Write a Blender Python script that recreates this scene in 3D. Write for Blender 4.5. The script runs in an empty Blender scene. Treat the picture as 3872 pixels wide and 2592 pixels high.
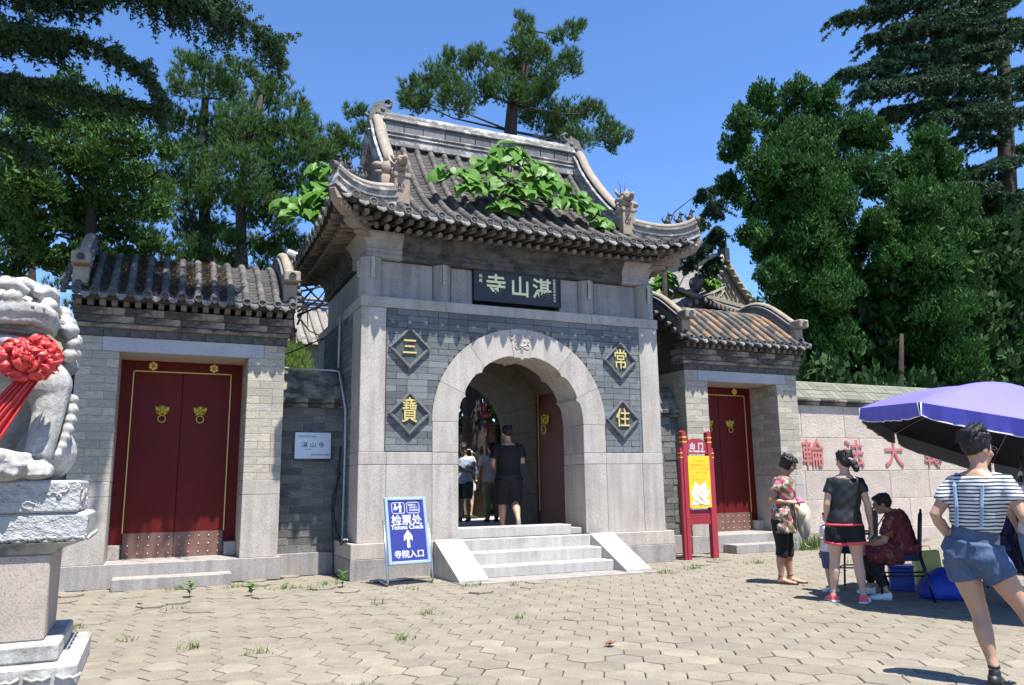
import bpy, math, random
import numpy as np
from mathutils import Vector, Matrix, Quaternion
random.seed(7); RNG = np.random.default_rng(11)
R = math.radians
scn = bpy.context.scene
col = scn.collection

# ---------------------------------------------------------------- camera, world, sun, exposure
cam_d = bpy.data.cameras.new('camera'); cam = bpy.data.objects.new('camera', cam_d); col.objects.link(cam)
cam_d.sensor_fit = 'HORIZONTAL'; cam_d.sensor_width = 36.0; cam_d.lens = 27.456; cam_d.clip_end = 2000; cam_d.clip_start = .05
_y, _p, _r = R(24.3018), R(10.2232), R(-0.7654)
fw = Vector((math.sin(_y)*math.cos(_p), math.cos(_y)*math.cos(_p), math.sin(_p)))
rt = Vector((math.cos(_y), -math.sin(_y), 0)); up = rt.cross(fw)
rt2 = rt*math.cos(_r)+up*math.sin(_r); up2 = -rt*math.sin(_r)+up*math.cos(_r)
CAM = Vector((-5.230, -11.206, 1.3075))
M = Matrix.Identity(4)
for i in range(3):
    M[i][0] = rt2[i]; M[i][1] = up2[i]; M[i][2] = -fw[i]; M[i][3] = CAM[i]
cam.matrix_world = M
scn.camera = cam
SUND = Vector((-.32, 1.0, -2.72)).normalized()          # the way the sunlight travels
w = bpy.data.worlds.new('World'); scn.world = w; w.use_nodes = True
nt = w.node_tree; bgn = nt.nodes['Background']
sky = nt.nodes.new('ShaderNodeTexSky'); sky.sky_type = 'NISHITA'; sky.sun_disc = False
sky.sun_elevation = R(68.9); sky.sun_rotation = math.atan2(.32, -1.0)
sky.altitude = 200; sky.air_density = 1.0; sky.dust_density = 0.0; sky.ozone_density = 10.0
_a = nt.nodes.new('ShaderNodeVectorMath'); _a.operation = 'SCALE'; _a.inputs['Scale'].default_value = 1/3
_g = nt.nodes.new('ShaderNodeGamma'); _g.inputs[1].default_value = 1.1          # clear dry air: a slightly deeper blue over the whole sky
_b = nt.nodes.new('ShaderNodeVectorMath'); _b.operation = 'SCALE'; _b.inputs['Scale'].default_value = 3
nt.links.new(sky.outputs[0], _a.inputs[0]); nt.links.new(_a.outputs[0], _g.inputs[0]); nt.links.new(_g.outputs[0], _b.inputs[0]); nt.links.new(_b.outputs[0], bgn.inputs[0]); bgn.inputs[1].default_value = 0.112
sl = bpy.data.lights.new('sun', 'SUN'); sl.energy = 5.0; sl.angle = R(.53); sl.color = (1, .96, .89)
so = bpy.data.objects.new('sun', sl); col.objects.link(so)
so.rotation_euler = SUND.to_track_quat('-Z', 'Y').to_euler(); so.location = (6, -10, 30)
vs = scn.view_settings
vs.view_transform = 'Standard'; vs.look = 'None'; vs.exposure = 1.15; vs.gamma = 1; vs.use_curve_mapping = False

# ---------------------------------------------------------------- materials
def nodes(name):
    m = bpy.data.materials.new(name); m.use_nodes = True
    n = m.node_tree; return m, n, n.nodes['Principled BSDF']
def N(n, t, **k):
    x = n.nodes.new(t)
    for a, b in k.items():
        if a in x.inputs.keys(): x.inputs[a].default_value = b
        else: setattr(x, a, b)
    return x
def ramp(n, stops):
    r = n.nodes.new('ShaderNodeValToRGB'); e = r.color_ramp.elements
    while len(e) < len(stops): e.new(.5)
    for i, (p, c) in enumerate(stops):
        e[i].position = p; e[i].color = (c[0], c[1], c[2], 1)
    return r
def sc(c, k): return tuple(min(1, q*k) for q in c)
def stone(name, c, rough=.85, vary=.25, speck=0.0, scale=6.0, bump=.25, island=0.0, objvar=0.0, dirt=None, fine=90, dirtlim=(.52, .66), metal=0, coord='Object', bumpd=.01, streak=0):
    """colour with broad mottling, fine speckle, optional stain colour and per-object variation"""
    m, n, b = nodes(name); L = n.links.new
    tc = N(n, 'ShaderNodeTexCoord')
    if objvar:
        oi = N(n, 'ShaderNodeObjectInfo'); va = N(n, 'ShaderNodeVectorMath', operation='SCALE')
        cb = N(n, 'ShaderNodeCombineXYZ'); L(oi.outputs['Random'], cb.inputs[0]); L(oi.outputs['Random'], cb.inputs[1])
        L(cb.outputs[0], va.inputs[0]); va.inputs['Scale'].default_value = 37
        ad = N(n, 'ShaderNodeVectorMath', operation='ADD'); L(tc.outputs[coord], ad.inputs[0]); L(va.outputs[0], ad.inputs[1]); P = ad.outputs[0]
    else: P = tc.outputs[coord]
    n1 = N(n, 'ShaderNodeTexNoise', Scale=scale, Detail=6, Roughness=.65); L(P, n1.inputs['Vector'])
    r1 = ramp(n, [(.3, sc(c, 1-vary)), (.7, sc(c, 1+vary))]); L(n1.outputs[0], r1.inputs[0]); C = r1.outputs[0]
    n2 = N(n, 'ShaderNodeTexNoise', Scale=fine, Detail=3, Roughness=.7); L(P, n2.inputs['Vector'])
    if speck:
        r2 = ramp(n, [(.36, (1-speck,)*3), (.5, (1, 1, 1)), (.66, (1+speck*.5,)*3)]); L(n2.outputs[0], r2.inputs[0])
        mx = N(n, 'ShaderNodeMix', data_type='RGBA', blend_type='MULTIPLY'); mx.inputs[0].default_value = 1; L(C, mx.inputs[6]); L(r2.outputs[0], mx.inputs[7]); C = mx.outputs[2]
    if objvar:
        r3 = ramp(n, [(0, (1-objvar,)*3), (1, (1+objvar,)*3)]); L(oi.outputs['Random'], r3.inputs[0])
        mx = N(n, 'ShaderNodeMix', data_type='RGBA', blend_type='MULTIPLY'); mx.inputs[0].default_value = 1; L(C, mx.inputs[6]); L(r3.outputs[0], mx.inputs[7]); C = mx.outputs[2]
    if island:
        ge = N(n, 'ShaderNodeNewGeometry'); r3 = ramp(n, [(0, (1-island,)*3), (1, (1+island,)*3)]); L(ge.outputs['Random Per Island'], r3.inputs[0])
        mx = N(n, 'ShaderNodeMix', data_type='RGBA', blend_type='MULTIPLY'); mx.inputs[0].default_value = 1; L(C, mx.inputs[6]); L(r3.outputs[0], mx.inputs[7]); C = mx.outputs[2]
    if dirt:
        n4 = N(n, 'ShaderNodeTexNoise', Scale=scale*.55, Detail=8, Roughness=.7); 
        mp = N(n, 'ShaderNodeMapping'); mp.inputs['Scale'].default_value = (1, 1, 1.6); mp.inputs['Location'].default_value = (3, 7, 1); L(P, mp.inputs[0]); L(mp.outputs[0], n4.inputs['Vector'])
        r4 = ramp(n, [(dirtlim[0], (0, 0, 0)), (dirtlim[1], (1, 1, 1))]); L(n4.outputs[0], r4.inputs[0])
        mx = N(n, 'ShaderNodeMix', data_type='RGBA'); L(r4.outputs[0], mx.inputs[0]); L(C, mx.inputs[6]); mx.inputs[7].default_value = (*dirt, 1); C = mx.outputs[2]
    if streak:      # weather streaks running down the face
        mp = N(n, 'ShaderNodeMapping'); mp.inputs['Scale'].default_value = (5, 5, .42); L(P, mp.inputs[0]); n5 = N(n, 'ShaderNodeTexNoise', Scale=1.6, Detail=5, Roughness=.6); L(mp.outputs[0], n5.inputs['Vector'])
        r5 = ramp(n, [(.34, (1-streak,)*3), (.56, (1, 1, 1))]); L(n5.outputs[0], r5.inputs[0]); mx = N(n, 'ShaderNodeMix', data_type='RGBA', blend_type='MULTIPLY'); mx.inputs[0].default_value = 1; L(C, mx.inputs[6]); L(r5.outputs[0], mx.inputs[7]); C = mx.outputs[2]
    L(C, b.inputs['Base Color']); b.inputs['Roughness'].default_value = rough; b.inputs['Metallic'].default_value = metal
    if bump:
        bp = N(n, 'ShaderNodeBump', Strength=bump, Distance=bumpd); 
        a = N(n, 'ShaderNodeMath', operation='ADD'); L(n1.outputs[0], a.inputs[0]); L(n2.outputs[0], a.inputs[1]); L(a.outputs[0], bp.inputs['Height']); L(bp.outputs[0], b.inputs['Normal'])
    return m
def plain(name, c, rough=.6, metal=0, spec=.5):
    m, n, b = nodes(name); b.inputs['Base Color'].default_value = (*c, 1); b.inputs['Roughness'].default_value = rough
    b.inputs['Metallic'].default_value = metal; b.inputs['Specular IOR Level'].default_value = spec; return m
def leafmat(name, c, vary=.35, trans=.3, rough=.55, tip=None):
    m, n, b = nodes(name); L = n.links.new
    ge = N(n, 'ShaderNodeNewGeometry'); tc = N(n, 'ShaderNodeTexCoord')
    n1 = N(n, 'ShaderNodeTexNoise', Scale=1.1, Detail=3); L(tc.outputs['Object'], n1.inputs['Vector'])
    r = ramp(n, [(0, sc(c, 1-vary)), (.75, sc(c, 1+vary)), (1, tip or sc(c, 1+vary))]); 
    a = N(n, 'ShaderNodeMath', operation='MULTIPLY_ADD'); L(ge.outputs['Random Per Island'], a.inputs[0]); a.inputs[1].default_value = .55
    a2 = N(n, 'ShaderNodeMath', operation='MULTIPLY'); L(n1.outputs[0], a2.inputs[0]); a2.inputs[1].default_value = .5; L(a2.outputs[0], a.inputs[2])
    L(a.outputs[0], r.inputs[0]); L(r.outputs[0], b.inputs['Base Color']); b.inputs['Roughness'].default_value = rough; b.inputs['Specular IOR Level'].default_value = .18
    if trans:
        t = N(n, 'ShaderNodeBsdfTranslucent'); L(r.outputs[0], t.inputs[0]); mx = N(n, 'ShaderNodeMixShader'); mx.inputs[0].default_value = trans
        L(b.outputs[0], mx.inputs[1]); L(t.outputs[0], mx.inputs[2]); L(mx.outputs[0], n.nodes['Material Output'].inputs[0])
    return m

# ---------------------------------------------------------------- mesh building
class MB:
    def __init__(s): s.v = []; s.f = []; s.m = []
    def add(s, V, F, mi=0):
        o = len(s.v); s.v += [tuple(p) for p in V]; s.f += [tuple(i+o for i in f) for f in F]; s.m += [mi]*len(F); return s
    def box(s, x0, x1, y0, y1, z0, z1, mi=0, c=0):
        if c <= 0:
            V = [(x, y, z) for z in (z0, z1) for y in (y0, y1) for x in (x0, x1)]
            return s.add(V, [(0, 2, 3, 1), (4, 5, 7, 6), (0, 1, 5, 4), (2, 6, 7, 3), (0, 4, 6, 2), (1, 3, 7, 5)], mi)
        V = []; X = (x0, x1); Y = (y0, y1); Z = (z0, z1); sg = (1, -1)
        for k in range(2):
            for j in range(2):
                for i in range(2):
                    V += [(X[i], Y[j]+sg[j]*c, Z[k]+sg[k]*c), (X[i]+sg[i]*c, Y[j], Z[k]+sg[k]*c), (X[i]+sg[i]*c, Y[j]+sg[j]*c, Z[k])]
        q = lambda i, j, k, a: (k*4+j*2+i)*3+a
        F = []
        for i in range(2):
            f = [q(i, 0, 0, 0), q(i, 1, 0, 0), q(i, 1, 1, 0), q(i, 0, 1, 0)]; F.append(f if i else f[::-1])
            f = [q(0, i, 0, 1), q(1, i, 0, 1), q(1, i, 1, 1), q(0, i, 1, 1)]; F.append(f[::-1] if i else f)
            f = [q(0, 0, i, 2), q(1, 0, i, 2), q(1, 1, i, 2), q(0, 1, i, 2)]; F.append(f if i else f[::-1])
        for a in range(2):
            for b in range(2):
                F += [(q(0, a, b, 1), q(1, a, b, 1), q(1, a, b, 2), q(0, a, b, 2)), (q(a, 0, b, 0), q(a, 1, b, 0), q(a, 1, b, 2), q(a, 0, b, 2)), (q(a, b, 0, 0), q(a, b, 1, 0), q(a, b, 1, 1), q(a, b, 0, 1))]
        for k in range(2):
            for j in range(2):
                for i in range(2): F.append((q(i, j, k, 0), q(i, j, k, 1), q(i, j, k, 2)))
        return s.add(V, F, mi)
    def loft(s, rings, mi=0, cap=True, closed=True):
        n = len(rings[0]); V = [p for r in rings for p in r]; F = []
        for a in range(len(rings)-1):
            for i in range(n if closed else n-1):
                j = (i+1) % n; F.append((a*n+i, a*n+j, (a+1)*n+j, (a+1)*n+i))
        if cap and closed: F += [tuple(range(n))[::-1], tuple((len(rings)-1)*n+i for i in range(n))]
        return s.add(V, F, mi)
    def tube(s, path, rad, n=8, mi=0, ell=None, side=None, cap=True, tw=0):
        """swept tube; rad is a number or one per point (or (a,b) pairs with side = axis of a)"""
        P = [Vector(p) for p in path]; rings = []; ref = Vector(side) if side is not None else None
        for i, p in enumerate(P):
            t = (P[min(i+1, len(P)-1)]-P[max(i-1, 0)]).normalized()
            if ref is None:
                a = Vector((0, 0, 1)) if abs(t.z) < .9 else Vector((1, 0, 0)); ref = (a-t*a.dot(t)).normalized()
            u = (ref-t*ref.dot(t))
            u = u.normalized() if u.length > 1e-6 else t.orthogonal().normalized()
            if side is None: ref = u
            vv = t.cross(u); r = rad[i] if isinstance(rad, (list, tuple)) else rad
            ra, rb = r if isinstance(r, (list, tuple)) else (r, r)
            rings.append([p+u*ra*math.cos(2*math.pi*k/n+tw)+vv*rb*math.sin(2*math.pi*k/n+tw) for k in range(n)])
        return s.loft(rings, mi, cap)
    def extr(s, poly, pl, a, b, mi=0, mi2=None):
        """prism of a 2D polygon: pl 'xz' extrudes along y from a to b, 'yz' along x, 'xy' along z"""
        f = {'xz': lambda p, h: (p[0], h, p[1]), 'yz': lambda p, h: (h, p[0], p[1]), 'xy': lambda p, h: (p[0], p[1], h)}[pl]
        n = len(poly); V = [f(p, a) for p in poly]+[f(p, b) for p in poly]
        s.add(V, [(i, (i+1) % n, n+(i+1) % n, n+i) for i in range(n)], mi if mi2 is None else mi2); o = len(s.v)-2*n
        s.f += [tuple(o+i for i in range(n))[::-1], tuple(o+n+i for i in range(n))]; s.m += [mi, mi]; return s
    def ell(s, c, r, n=12, k=8, mi=0, rot=None):
        c = Vector(c); r = r if isinstance(r, (list, tuple)) else (r, r, r); V = []; F = []
        for j in range(k+1):
            th = math.pi*j/k
            for i in range(n):
                p = Vector((r[0]*math.sin(th)*math.cos(2*math.pi*i/n), r[1]*math.sin(th)*math.sin(2*math.pi*i/n), r[2]*math.cos(th)))
                if rot is not None: p = rot @ p
                V.append(c+p)
        for j in range(k):
            for i in range(n): F.append((j*n+i, (j+1)*n+i, (j+1)*n+(i+1) % n, j*n+(i+1) % n))
        return s.add(V, F, mi)
    def sheet(s, G, mi=0):
        """G: rows of points"""
        n = len(G[0]); F = [(a*n+i, a*n+i+1, (a+1)*n+i+1, (a+1)*n+i) for a in range(len(G)-1) for i in range(n-1)]
        return s.add([p for r in G for p in r], F, mi)
    def mesh(s, name, mats, smooth=False, fix=True):
        me = bpy.data.meshes.new(name); me.from_pydata(s.v, [], s.f); 
        for m in mats: me.materials.append(m)
        if len(mats) > 1: me.polygons.foreach_set('material_index', s.m)
        if fix:
            import bmesh
            bm = bmesh.new(); bm.from_mesh(me); bmesh.ops.recalc_face_normals(bm, faces=bm.faces); bm.to_mesh(me); bm.free()
        if smooth: me.polygons.foreach_set('use_smooth', [True]*len(me.polygons))
        me.update(); return me
    def build(s, name, mats, parent=None, smooth=False, loc=None, rotz=0, fix=True):
        if not isinstance(mats, (list, tuple)): mats = [mats]
        return link(name, s.mesh(name, mats, smooth, fix), parent, loc, rotz)
def link(name, me, parent=None, loc=None, rotz=0, rot=None, scale=None):
    o = bpy.data.objects.new(name, me); col.objects.link(o)
    if parent: o.parent = parent
    if loc is not None: o.location = loc
    if rotz: o.rotation_euler = (0, 0, rotz)
    if rot is not None: o.rotation_euler = rot
    if scale is not None: o.scale = scale
    return o
def auto_smooth(o, ang=35):
    me = o.data; me.polygons.foreach_set('use_smooth', [True]*len(me.polygons))
    try: me.set_sharp_from_angle(angle=R(ang))
    except Exception: pass
    return o
def tag(o, label=None, cat=None, group=None, kind=None):
    for k, v in (('label', label), ('category', cat), ('group', group), ('kind', kind)):
        if v: o[k] = v
    return o
def thing(name, label, cat, loc=(0, 0, 0), rotz=0, group=None):
    o = bpy.data.objects.new(name, None); col.objects.link(o); o.empty_display_size = .2
    o.location = loc; o.rotation_euler = (0, 0, rotz); return tag(o, label, cat, group)
def copy_tree(o, parent=None):
    c = o.copy(); col.objects.link(c)
    if parent: c.parent = parent
    for ch in list(o.children): copy_tree(ch, c)
    return c
def pieces(name, parent, me, mats4, limit=300, origin=Matrix.Identity(4), stuffname=None):
    """one object per piece for the nearest `limit`, the rest joined into one part marked as stuff"""
    ds = sorted(range(len(mats4)), key=lambda i: ((origin @ mats4[i]).translation-CAM).length)
    for i in ds[:limit]:
        o = bpy.data.objects.new(name, me[i % len(me)] if isinstance(me, list) else me); col.objects.link(o)
        if parent: o.parent = parent
        o.matrix_basis = mats4[i]
    if len(ds) > limit:
        join_stuff(stuffname or name+'_field', parent, me, [mats4[i] for i in ds[limit:]])
def join_stuff(name, parent, me, mats):
    src = me if isinstance(me, list) else [me]
    dat = [(np.array([v.co[:] for v in q.vertices]), [tuple(p.vertices) for p in q.polygons], [p.material_index for p in q.polygons]) for q in src]
    V = []; F = []; MI = []; o = 0
    for i, m in enumerate(mats):
        a, f, mi = dat[i % len(src)]; A = np.array(m); V.append(a @ A[:3, :3].T+A[:3, 3]); F += [tuple(k+o for k in q) for q in f]; MI += mi; o += len(a)
    nm = bpy.data.meshes.new(name); nm.from_pydata(np.concatenate(V).tolist(), [], F)
    for q in src[0].materials: nm.materials.append(q)
    nm.polygons.foreach_set('material_index', MI); nm.update()
    ob = link(name, nm, parent); ob['kind'] = 'stuff'; return ob
def TRS(loc, rot=(0, 0, 0), s=(1, 1, 1)):
    from mathutils import Euler
    return Matrix.LocRotScale(Vector(loc), Euler(rot), Vector(s))
def fastmesh(name, V, F, mats, smooth=False):
    """V (n,3) array, F (m,k) int array with k = 3 or 4"""
    V = np.ascontiguousarray(V, dtype=np.float32); F = np.ascontiguousarray(F, dtype=np.int32)
    me = bpy.data.meshes.new(name); me.vertices.add(len(V)); me.vertices.foreach_set('co', V.ravel())
    k = F.shape[1]; me.loops.add(F.size); me.loops.foreach_set('vertex_index', F.ravel())
    me.polygons.add(len(F)); me.polygons.foreach_set('loop_start', np.arange(0, F.size, k, dtype=np.int32))
    for m in mats: me.materials.append(m)
    me.update(calc_edges=True); me.validate()
    return me
def evaluated(o):
    dg = bpy.context.evaluated_depsgraph_get(); return bpy.data.meshes.new_from_object(o.evaluated_get(dg))
def text(name, s, size, mat, parent, loc, rot=(R(90), 0, 0), ext=.004, off=0, align='CENTER', sx=1, spacing=1):
    cu = bpy.data.curves.new('txt', 'FONT'); cu.body = s; cu.size = size; cu.extrude = ext; cu.offset = off; cu.align_x = align; cu.align_y = 'CENTER'; cu.resolution_u = 3; cu.space_character = spacing
    t = bpy.data.objects.new('txt', cu); col.objects.link(t); me = evaluated(t); bpy.data.objects.remove(t); bpy.data.curves.remove(cu)
    me.name = name; me.materials.clear(); me.materials.append(mat)
    return link(name, me, parent, loc, rot=rot, scale=(sx, 1, 1))
def remeshed(mb, vox, smooth=4, name='m', mats=(), fac=.5):
    """one continuous surface from overlapping solids"""
    o = mb.build('tmp', list(mats) or [plain('tmpm', (1, 1, 1))])
    r = o.modifiers.new('r', 'REMESH'); r.mode = 'VOXEL'; r.voxel_size = vox; r.use_smooth_shade = True
    if smooth:
        sm = o.modifiers.new('s', 'SMOOTH'); sm.iterations = smooth; sm.factor = fac
    me = evaluated(o); old = o.data; bpy.data.objects.remove(o); bpy.data.meshes.remove(old)
    me.name = name; me.materials.clear()
    for q in mats: me.materials.append(q)
    me.polygons.foreach_set('use_smooth', [True]*len(me.polygons))
    return me
# ---------------------------------------------------------------- palette
GRAN = stone('granite_pale', (.395, .355, .31), .8, .12, .30, 2.2, .18, objvar=.06, fine=75, streak=.22)
GRANG = stone('granite_grey', (.30, .275, .255), .8, .12, .34, 2.5, .18, objvar=.06, fine=85, streak=.28)
GRANS = stone('granite_step', (.40, .385, .36), .75, .12, .24, 3.0, .12, dirt=(.26, .245, .22), dirtlim=(.55, .75), fine=85, streak=.2)
GRANR = stone('granite_pink', (.46, .385, .325), .85, .12, .22, 3.0, .7, objvar=.07, fine=38, bumpd=.02)
CARVE = stone('carved_tan_stone', (.27, .21, .16), .85, .22, .2, 7, .5, fine=40)
BRICKD = stone('dark_brick', (.132, .145, .148), .85, .28, .22, 9, .5, objvar=.36, dirt=(.27, .26, .235), dirtlim=(.56, .74), fine=50)
BRICKW = stone('wing_brick', (.155, .155, .145), .88, .34, .22, 9, .7, objvar=.34, dirt=(.055, .057, .055), dirtlim=(.50, .68), fine=40)
BRICKL = stone('pale_brick', (.395, .345, .265), .85, .22, .18, 6, .5, objvar=.2, dirt=(.25, .265, .265), dirtlim=(.50, .62), fine=50)
MORT = stone('mortar', (.30, .275, .22), .95, .2, .2, 10, .4)
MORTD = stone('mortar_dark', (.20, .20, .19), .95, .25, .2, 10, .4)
STAIN = stone('stained_course', (.24, .20, .155), .9, .35, .25, 5, .6, dirt=(.045, .042, .038), dirtlim=(.44, .60), fine=30)
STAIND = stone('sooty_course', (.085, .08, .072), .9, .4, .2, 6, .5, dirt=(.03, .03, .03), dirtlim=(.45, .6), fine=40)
TILE = stone('grey_roof_tile', (.072, .066, .060), .8, .30, .2, 9, .5, objvar=.36, dirt=(.17, .145, .115), dirtlim=(.52, .72), fine=55)
TILEO = stone('weathered_tan_tile', (.20, .125, .07), .85, .25, .2, 9, .4, objvar=.2, dirt=(.17, .15, .13), dirtlim=(.55, .7), fine=55)
TILED = stone('dark_eave_tile', (.10, .10, .10), .75, .3, .3, 30, .9, objvar=.3, fine=70)
PAN = stone('pan_tile', (.052, .048, .044), .85, .35, .2, 8, .5, dirt=(.14, .12, .09), dirtlim=(.55, .72), fine=50, objvar=.25)
RIDGE = stone('ridge_lime', (.19, .185, .175), .88, .3, .25, 7, .7, dirt=(.45, .43, .39), dirtlim=(.50, .58), fine=40)
RIDGEB = stone('ridge_brick_grey', (.13, .13, .13), .85, .25, .25, 8, .5, objvar=.25, fine=50)
RCAP = stone('ridge_cap', (.27, .225, .175), .85, .25, .2, 6, .4, dirt=(.2, .19, .17), dirtlim=(.55, .7))
ORN = stone('carved_grey', (.13, .125, .12), .85, .3, .25, 10, .9, dirt=(.27, .24, .2), dirtlim=(.55, .75), fine=45)
SOOT = stone('soot_figure', (.03, .03, .032), .7, .3, .2, 12, .5)
WOODR = stone('dark_rafter', (.15, .125, .10), .9, .3, .2, 8, .5, objvar=.35, dirt=(.05, .045, .04), dirtlim=(.5, .66))
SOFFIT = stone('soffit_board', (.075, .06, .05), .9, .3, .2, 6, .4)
REDP = stone('red_lacquer', (.105, .006, .006), .55, .16, .0, 3, .06); REDP.node_tree.nodes['Principled BSDF'].inputs['Specular IOR Level'].default_value = .22
REDT = stone('tunnel_red', (.12, .009, .009), .6, .1, 0, 3, .06)
GOLD = plain('gilding', (.78, .55, .20), .36, .55)
GOLDP = plain('gold_paint', (.62, .44, .12), .45, .2)
GILT = plain('pale_gilt', (.80, .70, .38), .4, .25)
BRASS = plain('brass_yellow', (.56, .42, .06), .38, .55)
KICK = stone('brown_iron_plate', (.165, .085, .065), .55, .18, .1, 6, .2)
STUD = plain('iron_stud', (.42, .37, .34), .4, .7)
BLACKB = stone('black_stone_board', (.016, .019, .026), .5, .2, .5, 5, .12, fine=60)
DIAG = stone('dark_green_granite', (.062, .072, .070), .6, .2, .75, 5, .2, fine=120)
DIAF = stone('plaque_frame_stone', (.115, .120, .118), .7, .2, .5, 5, .3, fine=70)
SOIL = stone('joint_soil', (.125, .10, .075), .95, .4, .3, 5, .6, dirt=(.09, .10, .05), dirtlim=(.6, .7))
PAVE = stone('hex_paver', (.215, .187, .142), .9, .20, .22, 3.0, .45, objvar=.15, dirt=(.155, .142, .118), dirtlim=(.54, .72), fine=60)
PAVEF = stone('far_paving', (.195, .178, .145), .9, .2, .16, 2, .3, fine=40)
EARTH = stone('earth', (.16, .13, .09), .95, .3, .2, 2, .5)
GRASSM = leafmat('grass_blade', (.085, .14, .03), .5, .35, .6, tip=(.22, .22, .08))
BARK = stone('pine_bark', (.045, .034, .027), .95, .35, .3, 14, 1.0, fine=40, bumpd=.03)
BARKL = stone('pale_bark', (.25, .22, .18), .95, .3, .3, 14, .9, fine=40)
PINEM = leafmat('pine_needles', (.055, .108, .028), .55, .25, .65, tip=(.15, .20, .04))
PINEY = leafmat('pine_needles_dry', (.075, .105, .030), .5, .2, .5, tip=(.20, .14, .06))
JUNM = leafmat('juniper_sprays', (.042, .090, .020), .55, .25, .7, tip=(.10, .17, .035))
CYPM = leafmat('cypress_sprays', (.024, .070, .014), .6, .25, .7, tip=(.10, .21, .03))
DEOM = leafmat('cedar_needles', (.034, .070, .036), .55, .18, .6, tip=(.09, .14, .06))
DARKM = leafmat('shade_leaves', (.022, .052, .014), .55, .2, .7)
INNER = stone('shade_toned_granite', (.150, .125, .100), .85, .2, .3, 3, .2, fine=75)  # granite darkened in colour to stand for the shade inside the passage
BIGL = leafmat('broad_leaf', (.085, .20, .028), .32, .38, .42, tip=(.17, .30, .05))
STEMM = plain('green_stem', (.12, .17, .05), .7)
# ---------------------------------------------------------------- ground and pavement
g = MB(); g.sheet([[(x, y, -.045) for x in (-400, 400)] for y in (-400, 400)])
g.build('ground', PAVEF)['kind'] = 'structure'
b_ = MB(); b_.sheet([[(x, y, -.022) for x in np.linspace(-14, 18, 20)] for y in np.linspace(-14, 1.6, 12)])
pav = b_.build('pavement', SOIL); pav['kind'] = 'structure'
def hexmesh(seed):
    r = random.Random(seed); fl = .1368; Rr = fl/math.cos(math.pi/6)
    P = [(Rr*math.cos(R(30+60*k))*(1+r.uniform(-.012, .012)), Rr*math.sin(R(30+60*k))*1.0*(1+r.uniform(-.012, .012))) for k in range(6)]
    m = MB(); c = .955
    rings = [[(x, y, -.05) for x, y in P], [(x, y, -.005) for x, y in P], [(x*c, y*c, 0) for x, y in P]]
    m.loft(rings); return m.mesh('paver', [PAVE])
HEX = [hexmesh(i) for i in range(5)]
ra = Vector((.8507, -.5257, 0)); na = Vector((.5257, .8507, 0)); ang = math.atan2(-.5257, .8507)
c0 = Vector((-.851, -6.548, 0))+ra*.1415
pm = []
camI = cam.matrix_world.inverted()
def inframe(p, m=1.25):
    q = camI @ Vector(p)
    if q.z > -.4: return False
    return abs(q.x/-q.z) < .6555*m and abs(q.y/-q.z) < .4389*m+.05
for i in range(-80, 81):
    for j in range(-70, 71):
        p = c0+ra*(.283*(j+(.5 if i % 2 else 0)))+na*(.2525*i)
        if p.y > 1.0 or not inframe(p): continue
        if abs(p.x) < 2.62 and p.y > -.02 or (abs(p.x) < 1.42 and p.y > -1.12): continue
        if -6.45 < p.x < -3.4 and p.y > .72 or 3.72 < p.x < 6.7 and p.y > .72 or abs(p.x) > 2.55 and p.y > 1.0: continue
        if -7.3 < p.x < -5.75 and -4.85 < p.y < -3.7: continue
        dz = RNG.normal(0, .0014); tl = .0035
        if p.y > -2.3 and p.x < 3.5:
            q = 1 if p.x < -1.2 else .6
            dz = abs(RNG.normal(0, .004))*q; tl = .010*q
            if RNG.random() < .10: dz += RNG.uniform(.008, .024)*q; tl = .025*q
        pm.append(TRS((p.x, p.y, dz), (RNG.normal(0, tl), RNG.normal(0, tl), ang+RNG.normal(0, .008)+int(RNG.integers(0, 2))*math.pi)))
pieces('paver', pav, HEX, pm, 300)
DAMP = stone('damp_paver', (.105, .088, .068), .6, .25, .2, 5, .3)
dm_ = [h.copy() for h in HEX]
for h in dm_: h.materials.clear(); h.materials.append(DAMP)
for o in list(pav.children):
    if o.get('kind') != 'stuff' and (Vector((o.matrix_basis.translation.x, o.matrix_basis.translation.y))-Vector((1.22, -5.55))).length < .16: o.data = dm_[0]
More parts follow.
